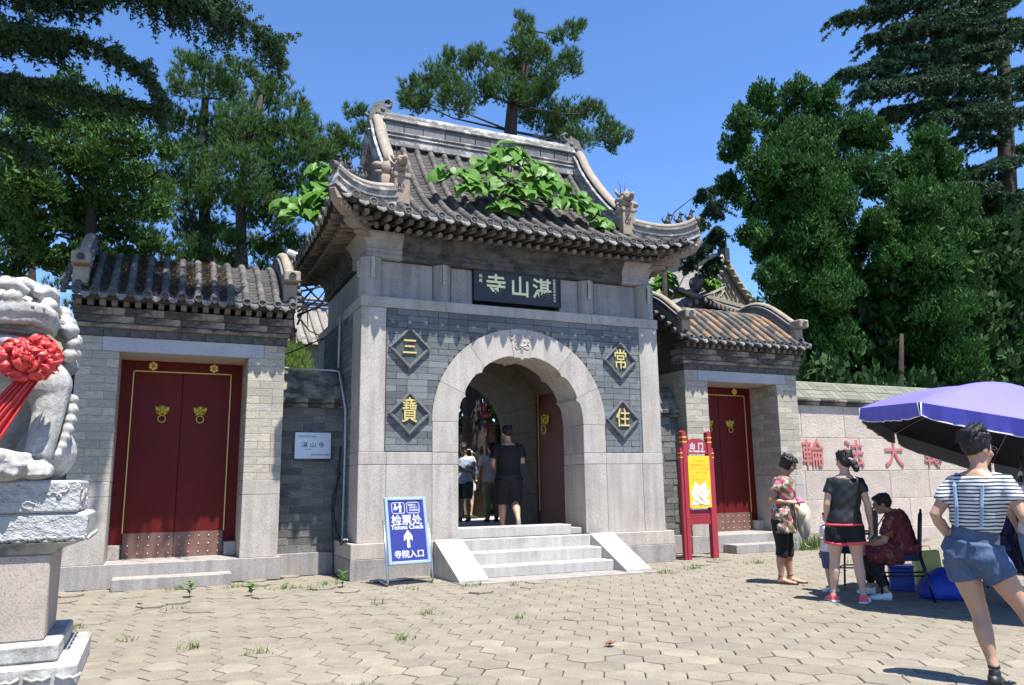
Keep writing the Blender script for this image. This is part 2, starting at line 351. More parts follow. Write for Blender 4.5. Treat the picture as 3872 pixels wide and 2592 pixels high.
# courtyard floor behind the gate, bank with grass, raised terrace under the trees
cy = MB(); cy.box(-2.4, 9, 3.42, 30, .2, .495); cy.build('courtyard_floor', stone('courtyard_paving', (.36, .34, .30), .9, .15, .15, 2, .2))['kind'] = 'structure'
bank = MB(); gx = np.linspace(-16, -2.45, 16)
bank.sheet([[(x, y, z+.12*math.sin(x*1.7+y)) for x in gx] for y, z in ((1.9, 1.2), (3.2, 2.6), (4.5, 3.15), (6, 3.9), (8, 4.55), (11, 5.0), (30, 5.4))])
bank.build('grass_bank', EARTH, smooth=True)['kind'] = 'structure'
tr = MB(); gx = np.linspace(3.4, 40, 14)
tr.sheet([[(x, y, z) for x in gx] for y, z in ((2.3, 2.0), (3, 2.3), (5, 2.7), (9, 3.0), (60, 3.4))])
tr.build('wooded_terrace', EARTH, smooth=True)['kind'] = 'structure'
def blades(name, pts, L, wd, mat, kind='stuff', parent=None, spread=.5, per=5):
    n = len(pts)*per; P = np.repeat(np.array(pts), per, 0)+np.c_[RNG.normal(0, .03, (n, 2)), np.zeros(n)]
    a = RNG.uniform(0, 2*np.pi, n); d = np.c_[np.cos(a)*spread*RNG.random(n), np.sin(a)*spread*RNG.random(n), np.ones(n)]; d /= np.linalg.norm(d, axis=1)[:, None]
    l = L*RNG.uniform(.45, 1.1, n)[:, None]; s = np.c_[-np.sin(a), np.cos(a), np.zeros(n)]*wd
    bend = np.c_[np.cos(a), np.sin(a), -.3*np.ones(n)]*l*.35
    V = np.stack([P-s, P+s, P+d*l*.6+s*.7, P+d*l*.6-s*.7, P+d*l+bend], 1).reshape(-1, 3); k = np.arange(n)[:, None]*5
    F = np.concatenate([np.c_[k, k+1, k+2], np.c_[k, k+2, k+3], np.c_[k+3, k+2, k+4]])
    o = link(name, fastmesh(name, V, F, [mat]), parent); 
    if kind: o['kind'] = kind
    return o
gp = []
for _ in range(3600):
    x = RNG.uniform(-5.2, -.3-2.1); y = RNG.uniform(2.2, 8.5); z = np.interp(y, [1.9, 3.2, 4.5, 6, 8, 11], [1.2, 2.6, 3.15, 3.9, 4.55, 5.0])+.12*math.sin(x*1.7+y); gp.append((x, y, z-.02))
blades('bank_grass', gp, .38, .008, GRASSM, per=6)
# ---------------------------------------------------------------- main temple gate
gate = thing('temple_gate', 'grey brick and granite temple gate with arched passage and tall curved tile roof', 'gate')
def brickmesh(mat, name='brick'):
    m = MB(); m.box(-.5, .5, -.5, .5, -.5, .5, c=.02); return m.mesh(name, [mat])
BM_D = brickmesh(BRICKD); BM_L = brickmesh(BRICKL); BM_W = brickmesh(BRICKW)
def bricks(x0, x1, z0, z1, yf, L=.325, H=.0975, J=.006, cut=None, depth=.06, start=0, jitter=.002):
    """list of brick matrices filling a facade rectangle facing -y; cut(z) gives x limits to leave out"""
    out = []; nz = round((z1-z0)/H); h = (z1-z0)/nz
    for k in range(nz):
        zc = z0+(k+.5)*h; x = x0-(L*(.5 if (k+start) % 2 else 0)); 
        while x < x1-.01:
            l = L
            if RNG.random() < .16 and x > x0: l = L*.5
            a, b = max(x, x0), min(x+l, x1); x += l
            segs = [(a, b)]
            if cut:
                c = cut(zc)
                if c:
                    segs = [(a, min(b, c[0])), (max(a, c[1]), b)]
            for a2, b2 in segs:
                if b2-a2 > .03: out.append(TRS(((a2+b2)/2, yf+depth/2+RNG.normal(0, jitter), zc), (0, RNG.normal(0, .004), RNG.normal(0, .006)), (b2-a2-J, depth, h-J)))
    return out
# core: piers, side walls, back (mortar-coloured backing set 8 mm behind the brick faces)
core = MB()
for s in (-1, 1):
    core.box(*sorted((s*1.11, s*2.575)), .03, .70, 0, 4.05); core.box(*sorted((s*1.50, s*2.575)), .702, 3.38, 0, 4.05)
core.box(-1.6, 1.6, .72, .9, 3.35, 4.05); 
core.build('wall_core', MORT, gate)
# spandrel backing above the arch
sp = MB(); A = [R(t) for t in np.linspace(0, 180, 33)]
poly = [(1.12*math.cos(t), 2.24+1.12*math.sin(t)) for t in A]
top = [(1.12, 4.05), (-1.12, 4.05)]
sp.extr(poly+[(-1.12, 4.05), (1.12, 4.05)], 'xz', .03, .7); sp.build('spandrel', MORT, gate)
arch_cut = lambda z: (-1.5, 1.5) if z <= 2.24 else ((-math.sqrt(1.51**2-(z-2.24)**2), math.sqrt(1.51**2-(z-2.24)**2)) if z < 3.74 else None)
bl = bricks(-2.222, 2.222, 1.79, 3.932, 0, cut=arch_cut)
for s in (-1, 1):        # flank walls
    for m in bricks(.57, 2.85, .52, 3.93, 0): 
        loc, rot, scl = m.decompose(); bl.append(TRS((s*2.578, loc.x, loc.z), (0, 0, 0), (.06, scl.x, scl.z)))
pieces('brick', gate, BM_D, bl, 300)
def blk(name, x0, x1, y0, y1, z0, z1, mat=GRAN, c=.006, parent=gate):
    m = MB(); m.box(x0-(x0+x1)/2, x1-(x0+x1)/2, y0-(y0+y1)/2, y1-(y0+y1)/2, z0-(z0+z1)/2, z1-(z0+z1)/2, c=c)
    return m.build(name, mat, parent, loc=((x0+x1)/2, (y0+y1)/2, (z0+z1)/2))
g_ = .0015
for s in (-1, 1):
    def sb(n, a, b, *r, **k): 
        x0, x1 = sorted((s*a, s*b)); return blk(n, x0, x1, *r, **k)
    # plinth in two courses
    sb('plinth_stone', 1.36, 2.715, -.103, 3.52, .0, .285, GRANG); sb('plinth_stone', 1.36, 2.71, -.10, 3.51, .2875, .5, GRAN)
    # slabs beside the passage (z .5 - 1.78)
    sb('granite_block', 1.087, 1.5, -.006, .70, .502, 1.598); sb('granite_block', 1.503, 2.2, -.006, .6, .502, 1.598); sb('granite_block', 2.203, 2.61, -.006, .56, .502, 1.598)
    sb('granite_block', 1.087, 1.5, -.008, .70, 1.601, 1.778); sb('granite_block', 1.503, 2.2, -.008, .6, 1.601, 1.778); sb('granite_block', 2.203, 2.612, -.008, .56, 1.601, 1.778)
    sb('granite_block', 1.087, 1.5, -.010, .70, 1.781, 2.238)
    sb('corner_pier', 2.232, 2.608, -.006, .56, 1.781, 3.93)
    sb('corner_pier', 2.2, 2.608, 2.86, 3.40, .502, 3.93)
    sb('ledge_stone', 1.3, 2.625, -.02, .6, 3.934, 4.094)
    sb('flank_ledge', 2.3, 2.622, .603, 3.4, 3.934, 4.094)
blk('ledge_stone', -1.298, 1.298, -.018, .6, 3.934, 4.094)
# voussoirs with a cusped soffit line
CUSP = [0, 22, 48, 84]
def rin(d):
    d = d if d <= 90 else 180-d
    for a, b in zip(CUSP, CUSP[1:]):
        if a <= d <= b: return 1.088-.05*(abs((d-(a+b)/2)/((b-a)/2))**6) if (a, b) != (0, 22) else 1.088-.05*max(0, ((d-12)/10))**5 if d > 12 else 1.088
    q = (d-84)/6
    return 1.04+.022*math.sin(math.pi*q)-.03*q
cuts = [0, 24, 53, 82, 98, 127, 156, 180]
for k in range(7):
    a, b = cuts[k]+.12, cuts[k+1]-.12; T = np.linspace(a, b, 13); yy = -.016 if k == 3 else -.010
    poly = [(1.508*math.cos(R(t)), 2.24+1.508*math.sin(R(t))) for t in T]+[(rin(t)*math.cos(R(t)), 2.24+rin(t)*math.sin(R(t))) for t in T[::-1]]
    m = MB(); m.extr(poly, 'xz', yy, .70); m.build('keystone' if k == 3 else 'arch_stone', GRAN, gate)
kc = MB()                                   # low relief on the keystone: bat with cloud curls
for s in (-1, 1):
    kc.tube([(s*x, -.018, z) for x, z in ((.05, 3.63), (.085, 3.655), (.12, 3.645), (.14, 3.60), (.165, 3.575), (.195, 3.575), (.205, 3.60))], .009, 6)
    kc.tube([(s*x, -.018, z) for x, z in ((.055, 3.43), (.10, 3.425), (.125, 3.45), (.12, 3.49), (.095, 3.50), (.10, 3.54), (.13, 3.56))], .008, 6)
    kc.ell((s*.045, -.016, 3.55), (.022, .012, .02), 8, 6)
kc.tube([(-.075, -.018, 3.50), (-.04, -.02, 3.475), (0, -.02, 3.468), (.04, -.02, 3.475), (.075, -.018, 3.50)], .01, 6)
kc.tube([(-.06, -.018, 3.455), (0, -.02, 3.43), (.06, -.018, 3.455)], .009, 6); kc.ell((0, -.016, 3.62), (.03, .012, .025), 8, 6)
kc.tube([(0, -.018, 3.43), (-.02, -.018, 3.39), (0, -.018, 3.36), (.02, -.018, 3.39), (0, -.018, 3.43)], .008, 6)
kc.build('bat_carving', GRAN, gate, True)
# interior of the passage: chamber with barrel vault, second arch, floor
def vault(rad, y0, y1, thick, name, mat, zs=2.24, zb=.5):
    T = np.linspace(0, 180, 25)
    poly = [(rad*math.cos(R(t)), zs+rad*math.sin(R(t))) for t in T]
    out = [((rad+thick)*math.cos(R(t)), zs+(rad+thick)*math.sin(R(t))) for t in T]
    m = MB(); m.extr([(rad, zb)]+poly+[(-rad, zb)]+[(-rad-thick, zb)]+out[::-1]+[(rad+thick, zb)], 'xz', y0, y1); return m.build(name, mat, gate)
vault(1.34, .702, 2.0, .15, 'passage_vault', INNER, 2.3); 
for k in range(7):
    T = np.linspace(cuts[k]+.15, cuts[k+1]-.15, 9); m = MB()
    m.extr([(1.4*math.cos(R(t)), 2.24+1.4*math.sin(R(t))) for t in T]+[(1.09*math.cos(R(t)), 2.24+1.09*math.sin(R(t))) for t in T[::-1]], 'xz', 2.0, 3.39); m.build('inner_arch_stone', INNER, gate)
for s in (-1, 1):
    for z0, z1 in ((.5, 1.1), (1.103, 1.7), (1.703, 2.238)):
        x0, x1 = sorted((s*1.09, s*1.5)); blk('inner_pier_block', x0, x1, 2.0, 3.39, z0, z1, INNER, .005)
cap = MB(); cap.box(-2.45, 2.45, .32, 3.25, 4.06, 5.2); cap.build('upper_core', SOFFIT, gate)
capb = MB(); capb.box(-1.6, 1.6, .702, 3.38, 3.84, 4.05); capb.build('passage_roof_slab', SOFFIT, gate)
blk('passage_floor', -1.34, 1.34, .40, 3.41, .3, .515, GRANG, 0)
blk('threshold', -1.085, .83, .02, .40, .502, .655, GRANS, .006); blk('threshold', .832, 1.085, .1, .40, .502, .60, GRAN, .004)
# open red door leaf folded against the right side, with gilt knocker
dl = MB(); dl.box(1.19, 1.25, .74, 1.95, .56, 3.22, c=.004); door = dl.build('door_leaf', REDT, gate)
t_ = MB(); t_.box(1.183, 1.192, 1.86, 1.885, .8, 3.1); t_.box(1.183, 1.192, .80, .825, .8, 3.1); t_.build('gold_trim', GOLDP, door)
def lion_mask(parent, M4, mat, s=1):
    """beast-head door knocker facing local -y"""
    m = MB(); P = [(-.11, .09), (-.085, .0), (-.055, -.045), (-.03, -.05), (0, -.04), (.03, -.05), (.055, -.045), (.085, .0), (.11, .09), (.06, .075), (.03, .095), (0, .1), (-.03, .095), (-.06, .075)]
    m.extr([(x*s, z*s) for x, z in P], 'xz', -.018*s, 0)
    for a in (-1, 1):
        m.ell((a*.04*s, -.022*s, .035*s), (.026*s, .016*s, .02*s), 8, 5); m.ell((a*.032*s, -.024*s, -.02*s), (.026*s, .02*s, .02*s), 8, 5); m.ell((a*.075*s, -.018*s, .05*s), (.022*s, .01*s, .03*s), 8, 5)
    m.ell((0, -.03*s, .01*s), (.02*s, .02*s, .028*s), 8, 5); m.ell((0, -.022*s, .07*s), (.03*s, .012*s, .018*s), 8, 5)
    k = m.build('door_knocker', mat, parent, True); k.matrix_basis = M4
    r = MB(); r.tube([(.052*s*math.cos(t), -.03*s, -.105*s+.052*s*math.sin(t)) for t in np.linspace(math.pi/2, math.pi/2+2*math.pi, 21)], .0085*s, 7); r.build('knocker_ring', mat, k, True)
    return k
lion_mask(door, Matrix.Translation((1.185, 1.55, 2.42)) @ Matrix.Rotation(R(-90), 4, 'Z'), BRASS, 1.5)
# frieze: panels between half-round columns, name board
YF = .16
for a, b in ((-2.32, -1.455), (-1.145, -.785), (.785, 1.145), (1.455, 2.32)): blk('frieze_panel', a, b, YF, .4, 4.096, 4.70, GRANG, .008)
for s in (-1, 1):
    blk('flank_frieze', *sorted((s*2.42, s*2.47)), .4, 3.3, 4.096, 4.70, GRANG, .006)
    for x in (1.30, 2.455):
        m = MB(); c = (s*x, .2 if x < 2 else .16, 0); rr = .15 if x < 2 else .175
        m.tube([(c[0], c[1], 4.096), (c[0], c[1], 4.70)], rr, 24); 
        cobj = m.build('frieze_column', GRANG, gate, True); auto_smooth(cobj)
        f = MB(); yy = c[1]-rr
        for q in range(5): f.box(c[0]-.028, c[0]+.028, yy-.035+.004*q, yy+.05, 4.63-.05*q-.03, 4.63-.05*q+.012)
        f.box(c[0]-.028, c[0]+.028, yy-.02, yy+.05, 4.37, 4.70); f.build('column_bracket', GRAN, cobj)
        if x > 2:
            f = MB()
            for q in range(5): f.box(*sorted((s*(x+rr+.03-.004*q), s*(x+rr-.05))), .13, .19, 4.63-.05*q-.03, 4.63-.05*q+.012)
            f.build('column_bracket', GRAN, cobj)
nb = MB(); nb.box(-.782, .782, .10, .3, 4.19, 4.725, c=.006); board = nb.build('name_board', BLACKB, gate)
fr = MB(); 
for x0, x1, z0, z1 in ((-.782, .782, 4.19, 4.215), (-.782, .782, 4.70, 4.725), (-.782, -.757, 4.215, 4.70), (.757, .782, 4.215, 4.70)): fr.box(x0, x1, .085, .11, z0, z1)
fr.build('board_frame', BLACKB, board)
for ch, x in (('寺', -.40), ('山', .03), ('湛', .43)):
    text('character', ch, .36, GILT, board, (x, .094, 4.455), ext=.010, off=.006)
for i, ch in enumerate('中華民國甲申秋立'): text('small_character', ch, .046, GILT, board, (.665, .097, 4.64-.049*i), ext=.003, off=.001)
for i, ch in enumerate('倓虛'): text('small_character', ch, .062, GILT, board, (-.665, .097, 4.60-.075*i), ext=.003, off=.001)
# diamond plaques
for ch, x, z in (('三', -1.868, 3.336), ('寶', -1.862, 2.35), ('常', 1.832, 3.333), ('住', 1.836, 2.34)):
    h = .325
    m = MB(); m.extr([(x-h*.86, z), (x, z-h*.86), (x+h*.86, z), (x, z+h*.86)], 'xz', -.012, .02); dp = m.build('diamond_plaque', DIAG, gate)
    f = MB()
    for (ax, az), (bx, bz) in zip([(1, 0), (0, 1), (-1, 0), (0, -1)], [(0, 1), (-1, 0), (0, -1), (1, 0)]):
        o, i1, i2 = 1.0, .9, .82
        f.loft([[(x+h*px*k, y, z+h*pz*k) for k, y in ((o, .01), (o, -.045), (i1, -.05), (i1, -.035), (i2, -.030), (i2, -.005))] for px, pz in ((ax, az), (bx, bz))])
    f.build('plaque_frame', DIAF, dp)
    sz, sx_ = {'三': (.27, .9), '寶': (.40, .66), '常': (.36, .76), '住': (.33, .84)}[ch]; text('character', ch, sz, GOLD, dp, (x, -.022, z+(.02 if ch == '寶' else 0)), ext=.012, off=.002, sx=sx_)
# ---------------------------------------------------------------- cornice, rafters and roof of the main gate
PROF = [(-.02, 4.702), (.05, 4.712), (.072, 4.735), (.075, 4.765), (.06, 4.79), (.062, 4.80), (.08, 4.81), (.082, 4.85), (.066, 4.862), (.075, 4.90), (.10, 4.96), (.15, 5.03), (.185, 5.065), (.19, 5.10), (.0, 5.10)]
XC, YC0, YC1 = 2.47, .13, 3.30
def cornice_seg(name, pts, mat):
    """pts: list of (x, y, nx, ny) stations, offset along n"""
    m = MB(); m.loft([[(x+nx*o, y+ny*o, z) for o, z in PROF] for x, y, nx, ny in pts]); return auto_smooth(m.build(name, mat, gate), 28)
xs = [-1.98, -1.32, -.66, 0, .66, 1.32, 1.98]
for a, b in zip(xs, xs[1:]):
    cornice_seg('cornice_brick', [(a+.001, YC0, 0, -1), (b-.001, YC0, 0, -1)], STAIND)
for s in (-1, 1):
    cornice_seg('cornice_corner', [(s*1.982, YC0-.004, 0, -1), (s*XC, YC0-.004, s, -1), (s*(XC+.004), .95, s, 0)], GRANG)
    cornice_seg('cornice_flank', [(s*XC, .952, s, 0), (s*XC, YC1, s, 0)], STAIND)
EX, EY0, EY1, XG = 3.17, -.55, 3.95, 2.05
YR = 1.7
def upt(x, y):
    """lift of the eaves towards the corners"""
    a = max(0, (abs(x)-1.9)/1.27); yy = min(y-EY0, EY1-y); b = max(0, (1.35-yy)/1.35) if yy < 1.35 else 0
    return .27*(a**2)*(max(0, 1-max(0, yy)/1.5)**2), .27*(b**2)*(max(0, 1-max(0, EX-abs(x))/1.4)**2)
def zfront(x, y):
    yy = y if y <= YR else 2*YR-y
    s = (yy-EY0)/2.25
    return 5.25+2.12*(.50*s+.50*s*s)+upt(x, y)[0]
def zside(x, y):
    d = (EX-abs(x)); return 5.25+.37*d+.05*d*d+upt(x, y)[1]
def yhip(x): return EY0+(EX-abs(x))*(.68/1.12)
def zroof(x, y): return zfront(x, y)
# deck (pan bed) and soffit
dk = MB()
for sgn in (1, -1):      # front and back
    G = []
    for i in range(33):
        x = -EX+2*EX*i/32; y1 = YR if abs(x) <= XG else yhip(x)
        G.append([(x, (EY0+(y1-EY0)*j/14) if sgn > 0 else (3.4-(EY0+(y1-EY0)*j/14)), zfront(x, EY0+(y1-EY0)*j/14)-.012) for j in range(15)])
    dk.sheet(G)
for s in (-1, 1):
    G = []
    for j in range(25):
        t = j/24; y = EY0+(EY1-EY0)*t
        row = []
        for i in range(9):
            x = EX-(EX-XG+.06)*i/8; lo, hi = yhip(x), 3.4-yhip(x)
            yy = min(max(y, lo), hi); row.append((s*x, yy, zside(x, yy)-.012))
        G.append(row)
    dk.sheet(G)
dk.build('roof_deck', PAN, gate, True)
sf = MB()
for o_, z_ in ((0, 0),):
    ring = lambda ox, y0, y1, z, up: [(-ox, y0, z+up), (-1.9, y0, z), (0, y0, z), (1.9, y0, z), (ox, y0, z+up), (ox, .8, z), (ox, 2.6, z), (ox, y1, z+up), (1.9, y1, z), (-1.9, y1, z), (-ox, y1, z+up), (-ox, 2.6, z), (-ox, .8, z)]
    sf.loft([ring(2.5, .1, 3.3, 5.30, 0), ring(EX-.04, EY0+.04, EY1-.04, 5.215, .26)], cap=False)
    sf.loft([ring(EX-.02, EY0+.02, EY1-.02, 5.21, .265), ring(EX-.02, EY0+.02, EY1-.02, 5.27, .265)], cap=False)
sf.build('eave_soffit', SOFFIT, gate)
for s in (-1, 1):
    gb = MB()
    P = [(.2, 5.6)]+[(y, zfront(XG, y)-.03) for y in np.linspace(.15, 3.25, 25)]+[(3.2, 5.6)]
    gb.extr(P, 'yz', *sorted((s*1.92, s*2.03)))
    gb.build('gable_wall', RIDGEB, gate)
# rafters
m = MB(); m.tube([(0, .14, 0), (0, -.36, -.105)], .040, 10); RND = m.mesh('round_rafter', [WOODR])
m = MB(); m.tube([(0, .10, 0), (0, -.49, -.085)], .047, 4, tw=math.pi/4); SQR = m.mesh('square_rafter', [WOODR])
r1, r2 = [], []
n_ = 37
for k in range(n_):
    x = -3.0+6.0*k/(n_-1); fan = (x/3.0)**3*.16 if abs(x) > 2 else 0
    u = .20*max(0, (abs(x)-1.9)/1.2)**2
    r1.append(TRS((x*.90, .02, 5.155+u*.7), (0, 0, -math.copysign(max(0, abs(x)-1.9)*.35, -x)*1.0)) if abs(x) > 1.9 else TRS((x, .02, 5.155)))
    r2.append(TRS((x, .0, 5.235+u)))
for s in (-1, 1):
    for k in range(23):
        y = -.25+3.9*k/22; u = .20*max(0, (1.0-min(y+.3, 3.75-y+.3))/1.2)**2
        rz = R(90) if s > 0 else R(-90)
        r1.append(TRS((s*2.60, y, 5.155+u*.7), (0, 0, rz))); r2.append(TRS((s*2.62, y, 5.235+u), (0, 0, rz)))
pieces('round_rafter', gate, RND, r1); pieces('square_rafter', gate, SQR, r2)
# tiles
def tubetile(mat, L=.262, r0=.060, r1=.053, n=8):
    m = MB(); rr = []
    for y, r in ((0, r0*.96), (.012, r0), (L*.8, r1*1.03), (L, r1)):
        rr.append([(r*math.cos(t), y, r*math.sin(t)*1.02) for t in np.linspace(0, math.pi, n+1)])
    m.loft(rr, closed=False); m.sheet([[(r0*.96*math.cos(t), 0, r0*.98*math.sin(t)) for t in np.linspace(0, math.pi, n+1)], [(r0*.8*math.cos(t), 0, r0*.8*math.sin(t)) for t in np.linspace(0, math.pi, n+1)]])
    return m.mesh('roof_tile', [mat], True, fix=False)
TT = tubetile(TILE); 
def pantile(w=.108, L=.15):
    m = MB(); T = np.linspace(-1, 1, 7); g = []
    for y, dz in ((-.004, -.014), (0, 0), (L, -.006)): g.append([(w*t, y, dz+.042*t*t) for t in T])
    m.sheet(g); return m.mesh('pan_tile', [PAN], True, fix=False)
PT = pantile()
def discmesh(r=.064):
    m = MB(); prof = [(0, .012), (r*.22, .010), (r*.26, 0), (r*.72, 0), (r*.76, .012), (r, .012), (r, -.06), (r*.7, -.06)]
    rr = [[(p*math.cos(2*math.pi*k/16), -d, p*math.sin(2*math.pi*k/16)) for k in range(16)] for p, d in prof[1:]]
    m.loft(rr, cap=False); m.add([(0, -.012, 0)]+rr[0], [(0, 1+k, 1+(k+1) % 16) for k in range(16)])
    for k in range(8):
        a = 2*math.pi*k/8; m.ell((r*.48*math.cos(a), -.002, r*.48*math.sin(a)), (r*.13, .010, r*.13), 6, 4)
    return auto_mesh(m.mesh('eave_disc', [TILED]))
def auto_mesh(me, ang=35):
    me.polygons.foreach_set('use_smooth', [True]*len(me.polygons))
    try: me.set_sharp_from_angle(angle=R(ang))
    except Exception: pass
    return me
DRIPM = stone('drip_tile_clay', (.19, .19, .185), .8, .3, .3, 30, .9, objvar=.3, fine=70)
def dripmesh(w=.092):
    P = [(-w, .045), (-w*.5, .012), (0, 0), (w*.5, .012), (w, .045), (w*.86, -.015), (w*.62, -.055), (w*.3, -.075), (0, -.098), (-w*.3, -.075), (-w*.62, -.055), (-w*.86, -.015)]
    m = MB(); m.extr(P, 'xz', -.008, .008)
    for t in (.45, .7, .9):
        m.tube([(x*t, -.010, z*t-.008) for x, z in P[4:]], .0045, 4)
    return m.mesh('drip_tile', [DRIPM])
DM, DRM = discmesh(), dripmesh()
tt, pt, dd, dr = [], [], [], []
def slope_run(f, s0, s1, step):
    """points along a profile f(s)->Vector, equally spaced by arc length"""
    S = np.linspace(s0, s1, 60); P = [f(s) for s in S]; L = [0]
    for a, b in zip(P, P[1:]): L.append(L[-1]+(b-a).length)
    n = max(1, round(L[-1]/step)); out = []
    for k in range(n+1):
        out.append(f(float(np.interp(L[-1]*k/n, L, S))))
    return out
def lay(P, away, lst, me_len, lift):
    for a, b in zip(P, P[1:]):
        d = b-a; h = math.hypot(d.x, d.y); pitch = math.atan2(d.z, h); rz = math.atan2(d.y, d.x)-math.pi/2
        M4 = Matrix.Translation(a+Vector((0, 0, lift))) @ Matrix.Rotation(rz, 4, 'Z') @ Matrix.Rotation(pitch, 4, 'X') @ Matrix.Diagonal((1, d.length/me_len*1.03, 1, 1))
        lst.append(M4 @ Matrix.Rotation(RNG.normal(0, .012), 4, 'Z'))
COLS = [-3.12+.26*k for k in range(25)]
for k, x in enumerate(COLS):
    y1 = 1.62 if abs(x) < XG-.05 else yhip(x)-.05
    f = lambda s, x=x: Vector((x, s, zfront(x, s)))
    if y1-EY0 > .12 and not (XG-.06 < abs(x) < XG+.1 and False):
        lay(slope_run(f, EY0-.03, y1, .25), 1, tt, .262, .030)
    dd.append(TRS((x, EY0-.04, zfront(x, EY0)+.024), (R(-10), 0, 0)))
    if k < 24:
        xm = x+.13; y1 = 1.62 if abs(xm) < XG-.02 else yhip(xm)-.03
        f = lambda s, x=xm: Vector((x, s, zfront(x, s)))
        if y1-EY0 > .1: lay(slope_run(f, EY0+.02, y1, .115), 1, pt, .15, .004)
        dr.append(TRS((xm, EY0-.012, zfront(xm, EY0)-.022), (R(-42), 0, 0), (1, 1, 1.2)))
for s in (-1, 1):
    ys = [EY0+.12+.262*k for k in range(17)]
    for k, y in enumerate(ys):
        lo = max(0, min(y-EY0, EY1-y)); x1 = max(XG+.05, EX-lo*(1.12/.68)+.06)
        f = lambda q, y=y: Vector((s*(EX-q), y, zside(EX-q, y)))
        if EX-x1 > .12: lay(slope_run(f, -.03, EX-x1, .25), 1, tt, .262, .030)
        rz = R(90)*s
        dd.append(TRS((s*(EX+.04), y, zside(EX, y)+.024), (0, 0, rz))); 
        if k < 16:
            y2 = y+.131; dr.append(TRS((s*(EX+.012), y2, zside(EX, y2)-.022), (0, 0, rz)))
            f = lambda q, y=y2: Vector((s*(EX-q), y, zside(EX-q, y)))
            if EX-x1 > .2: lay(slope_run(f, .02, EX-x1, .115), 1, pt, .15, .004)
pieces('roof_tile', gate, TT, tt, 300); pieces('pan_tile', gate, PT, pt, 300); pieces('eave_disc', gate, DM, dd, 300); pieces('drip_tile', gate, DRM, dr, 300)
# main ridge
def rbar(name, x0, x1, y0, y1, z0, z1, mat, c=.01): return blk(name, x0, x1, y0, y1, z0, z1, mat, c)
rbar('ridge_course', -1.98, 1.98, 1.52, 1.88, 7.25, 7.40, RIDGE); rbar('ridge_course', -1.98, 1.98, 1.50, 1.90, 7.402, 7.44, RIDGE, .015)
rbar('ridge_course', -1.98, 1.98, 1.55, 1.85, 7.442, 7.49, RIDGE); rbar('ridge_course', -1.98, 1.98, 1.52, 1.88, 7.492, 7.525, RIDGE, .012)
rbar('ridge_core', -1.95, 1.95, 1.60, 1.80, 7.526, 7.73, RIDGE)
x = -1.93
while x < 1.9:
    L_ = min(random.choice((.30, .36, .40, .42)), 1.93-x); rbar('ridge_brick', x, x+L_-.014, 1.575, 1.82, 7.545, 7.715, RIDGEB, .006); x += L_
rbar('ridge_course', -1.98, 1.98, 1.54, 1.86, 7.732, 7.77, RIDGE, .012); rbar('ridge_course', -1.98, 1.98, 1.58, 1.82, 7.772, 7.82, RIDGE)
m = MB(); m.tube([(-1.98, 1.7, 7.83), (1.98, 1.7, 7.83)], .115, 14); m.build('ridge_cap_tile', RIDGE, gate, True)
SPROF = [(-.10, -.06), (-.10, .05), (-.125, .06), (-.125, .09), (-.085, .10), (-.085, .17), (-.12, .18), (-.12, .215), (-.08, .225), (-.08, .26), (-.055, .30), (0, .32)]
SPROF = SPROF+[(-a, b) for a, b in SPROF[-2::-1]]
def sweep(name, path, side, mat, parent, k=1.0, prof=SPROF, mcap=None):
    P = [Vector(p) for p in path]; sv = Vector(side).normalized(); m = MB(); body = []; 
    for i, p in enumerate(P):
        t = (P[min(i+1, len(P)-1)]-P[max(0, i-1)]).normalized(); upv = sv.cross(t); upv = upv if upv.z > 0 else -upv
        upv = (upv*.6+Vector((0, 0, 1))*.4).normalized()
        body.append([p+sv*a*k+upv*b*k for a, b in prof])
    m.loft(body); o = auto_smooth(m.build(name, mat, parent), 30)
    if mcap:
        c = MB(); c.loft([[r[8], r[9], r[10], r[11], r[12], r[13], r[14]] for r in [[q+Vector((0, 0, .012)) for q in b_] for b_ in body]], closed=False); auto_smooth(c.build('ridge_capping', mcap, o), 40)
    return o
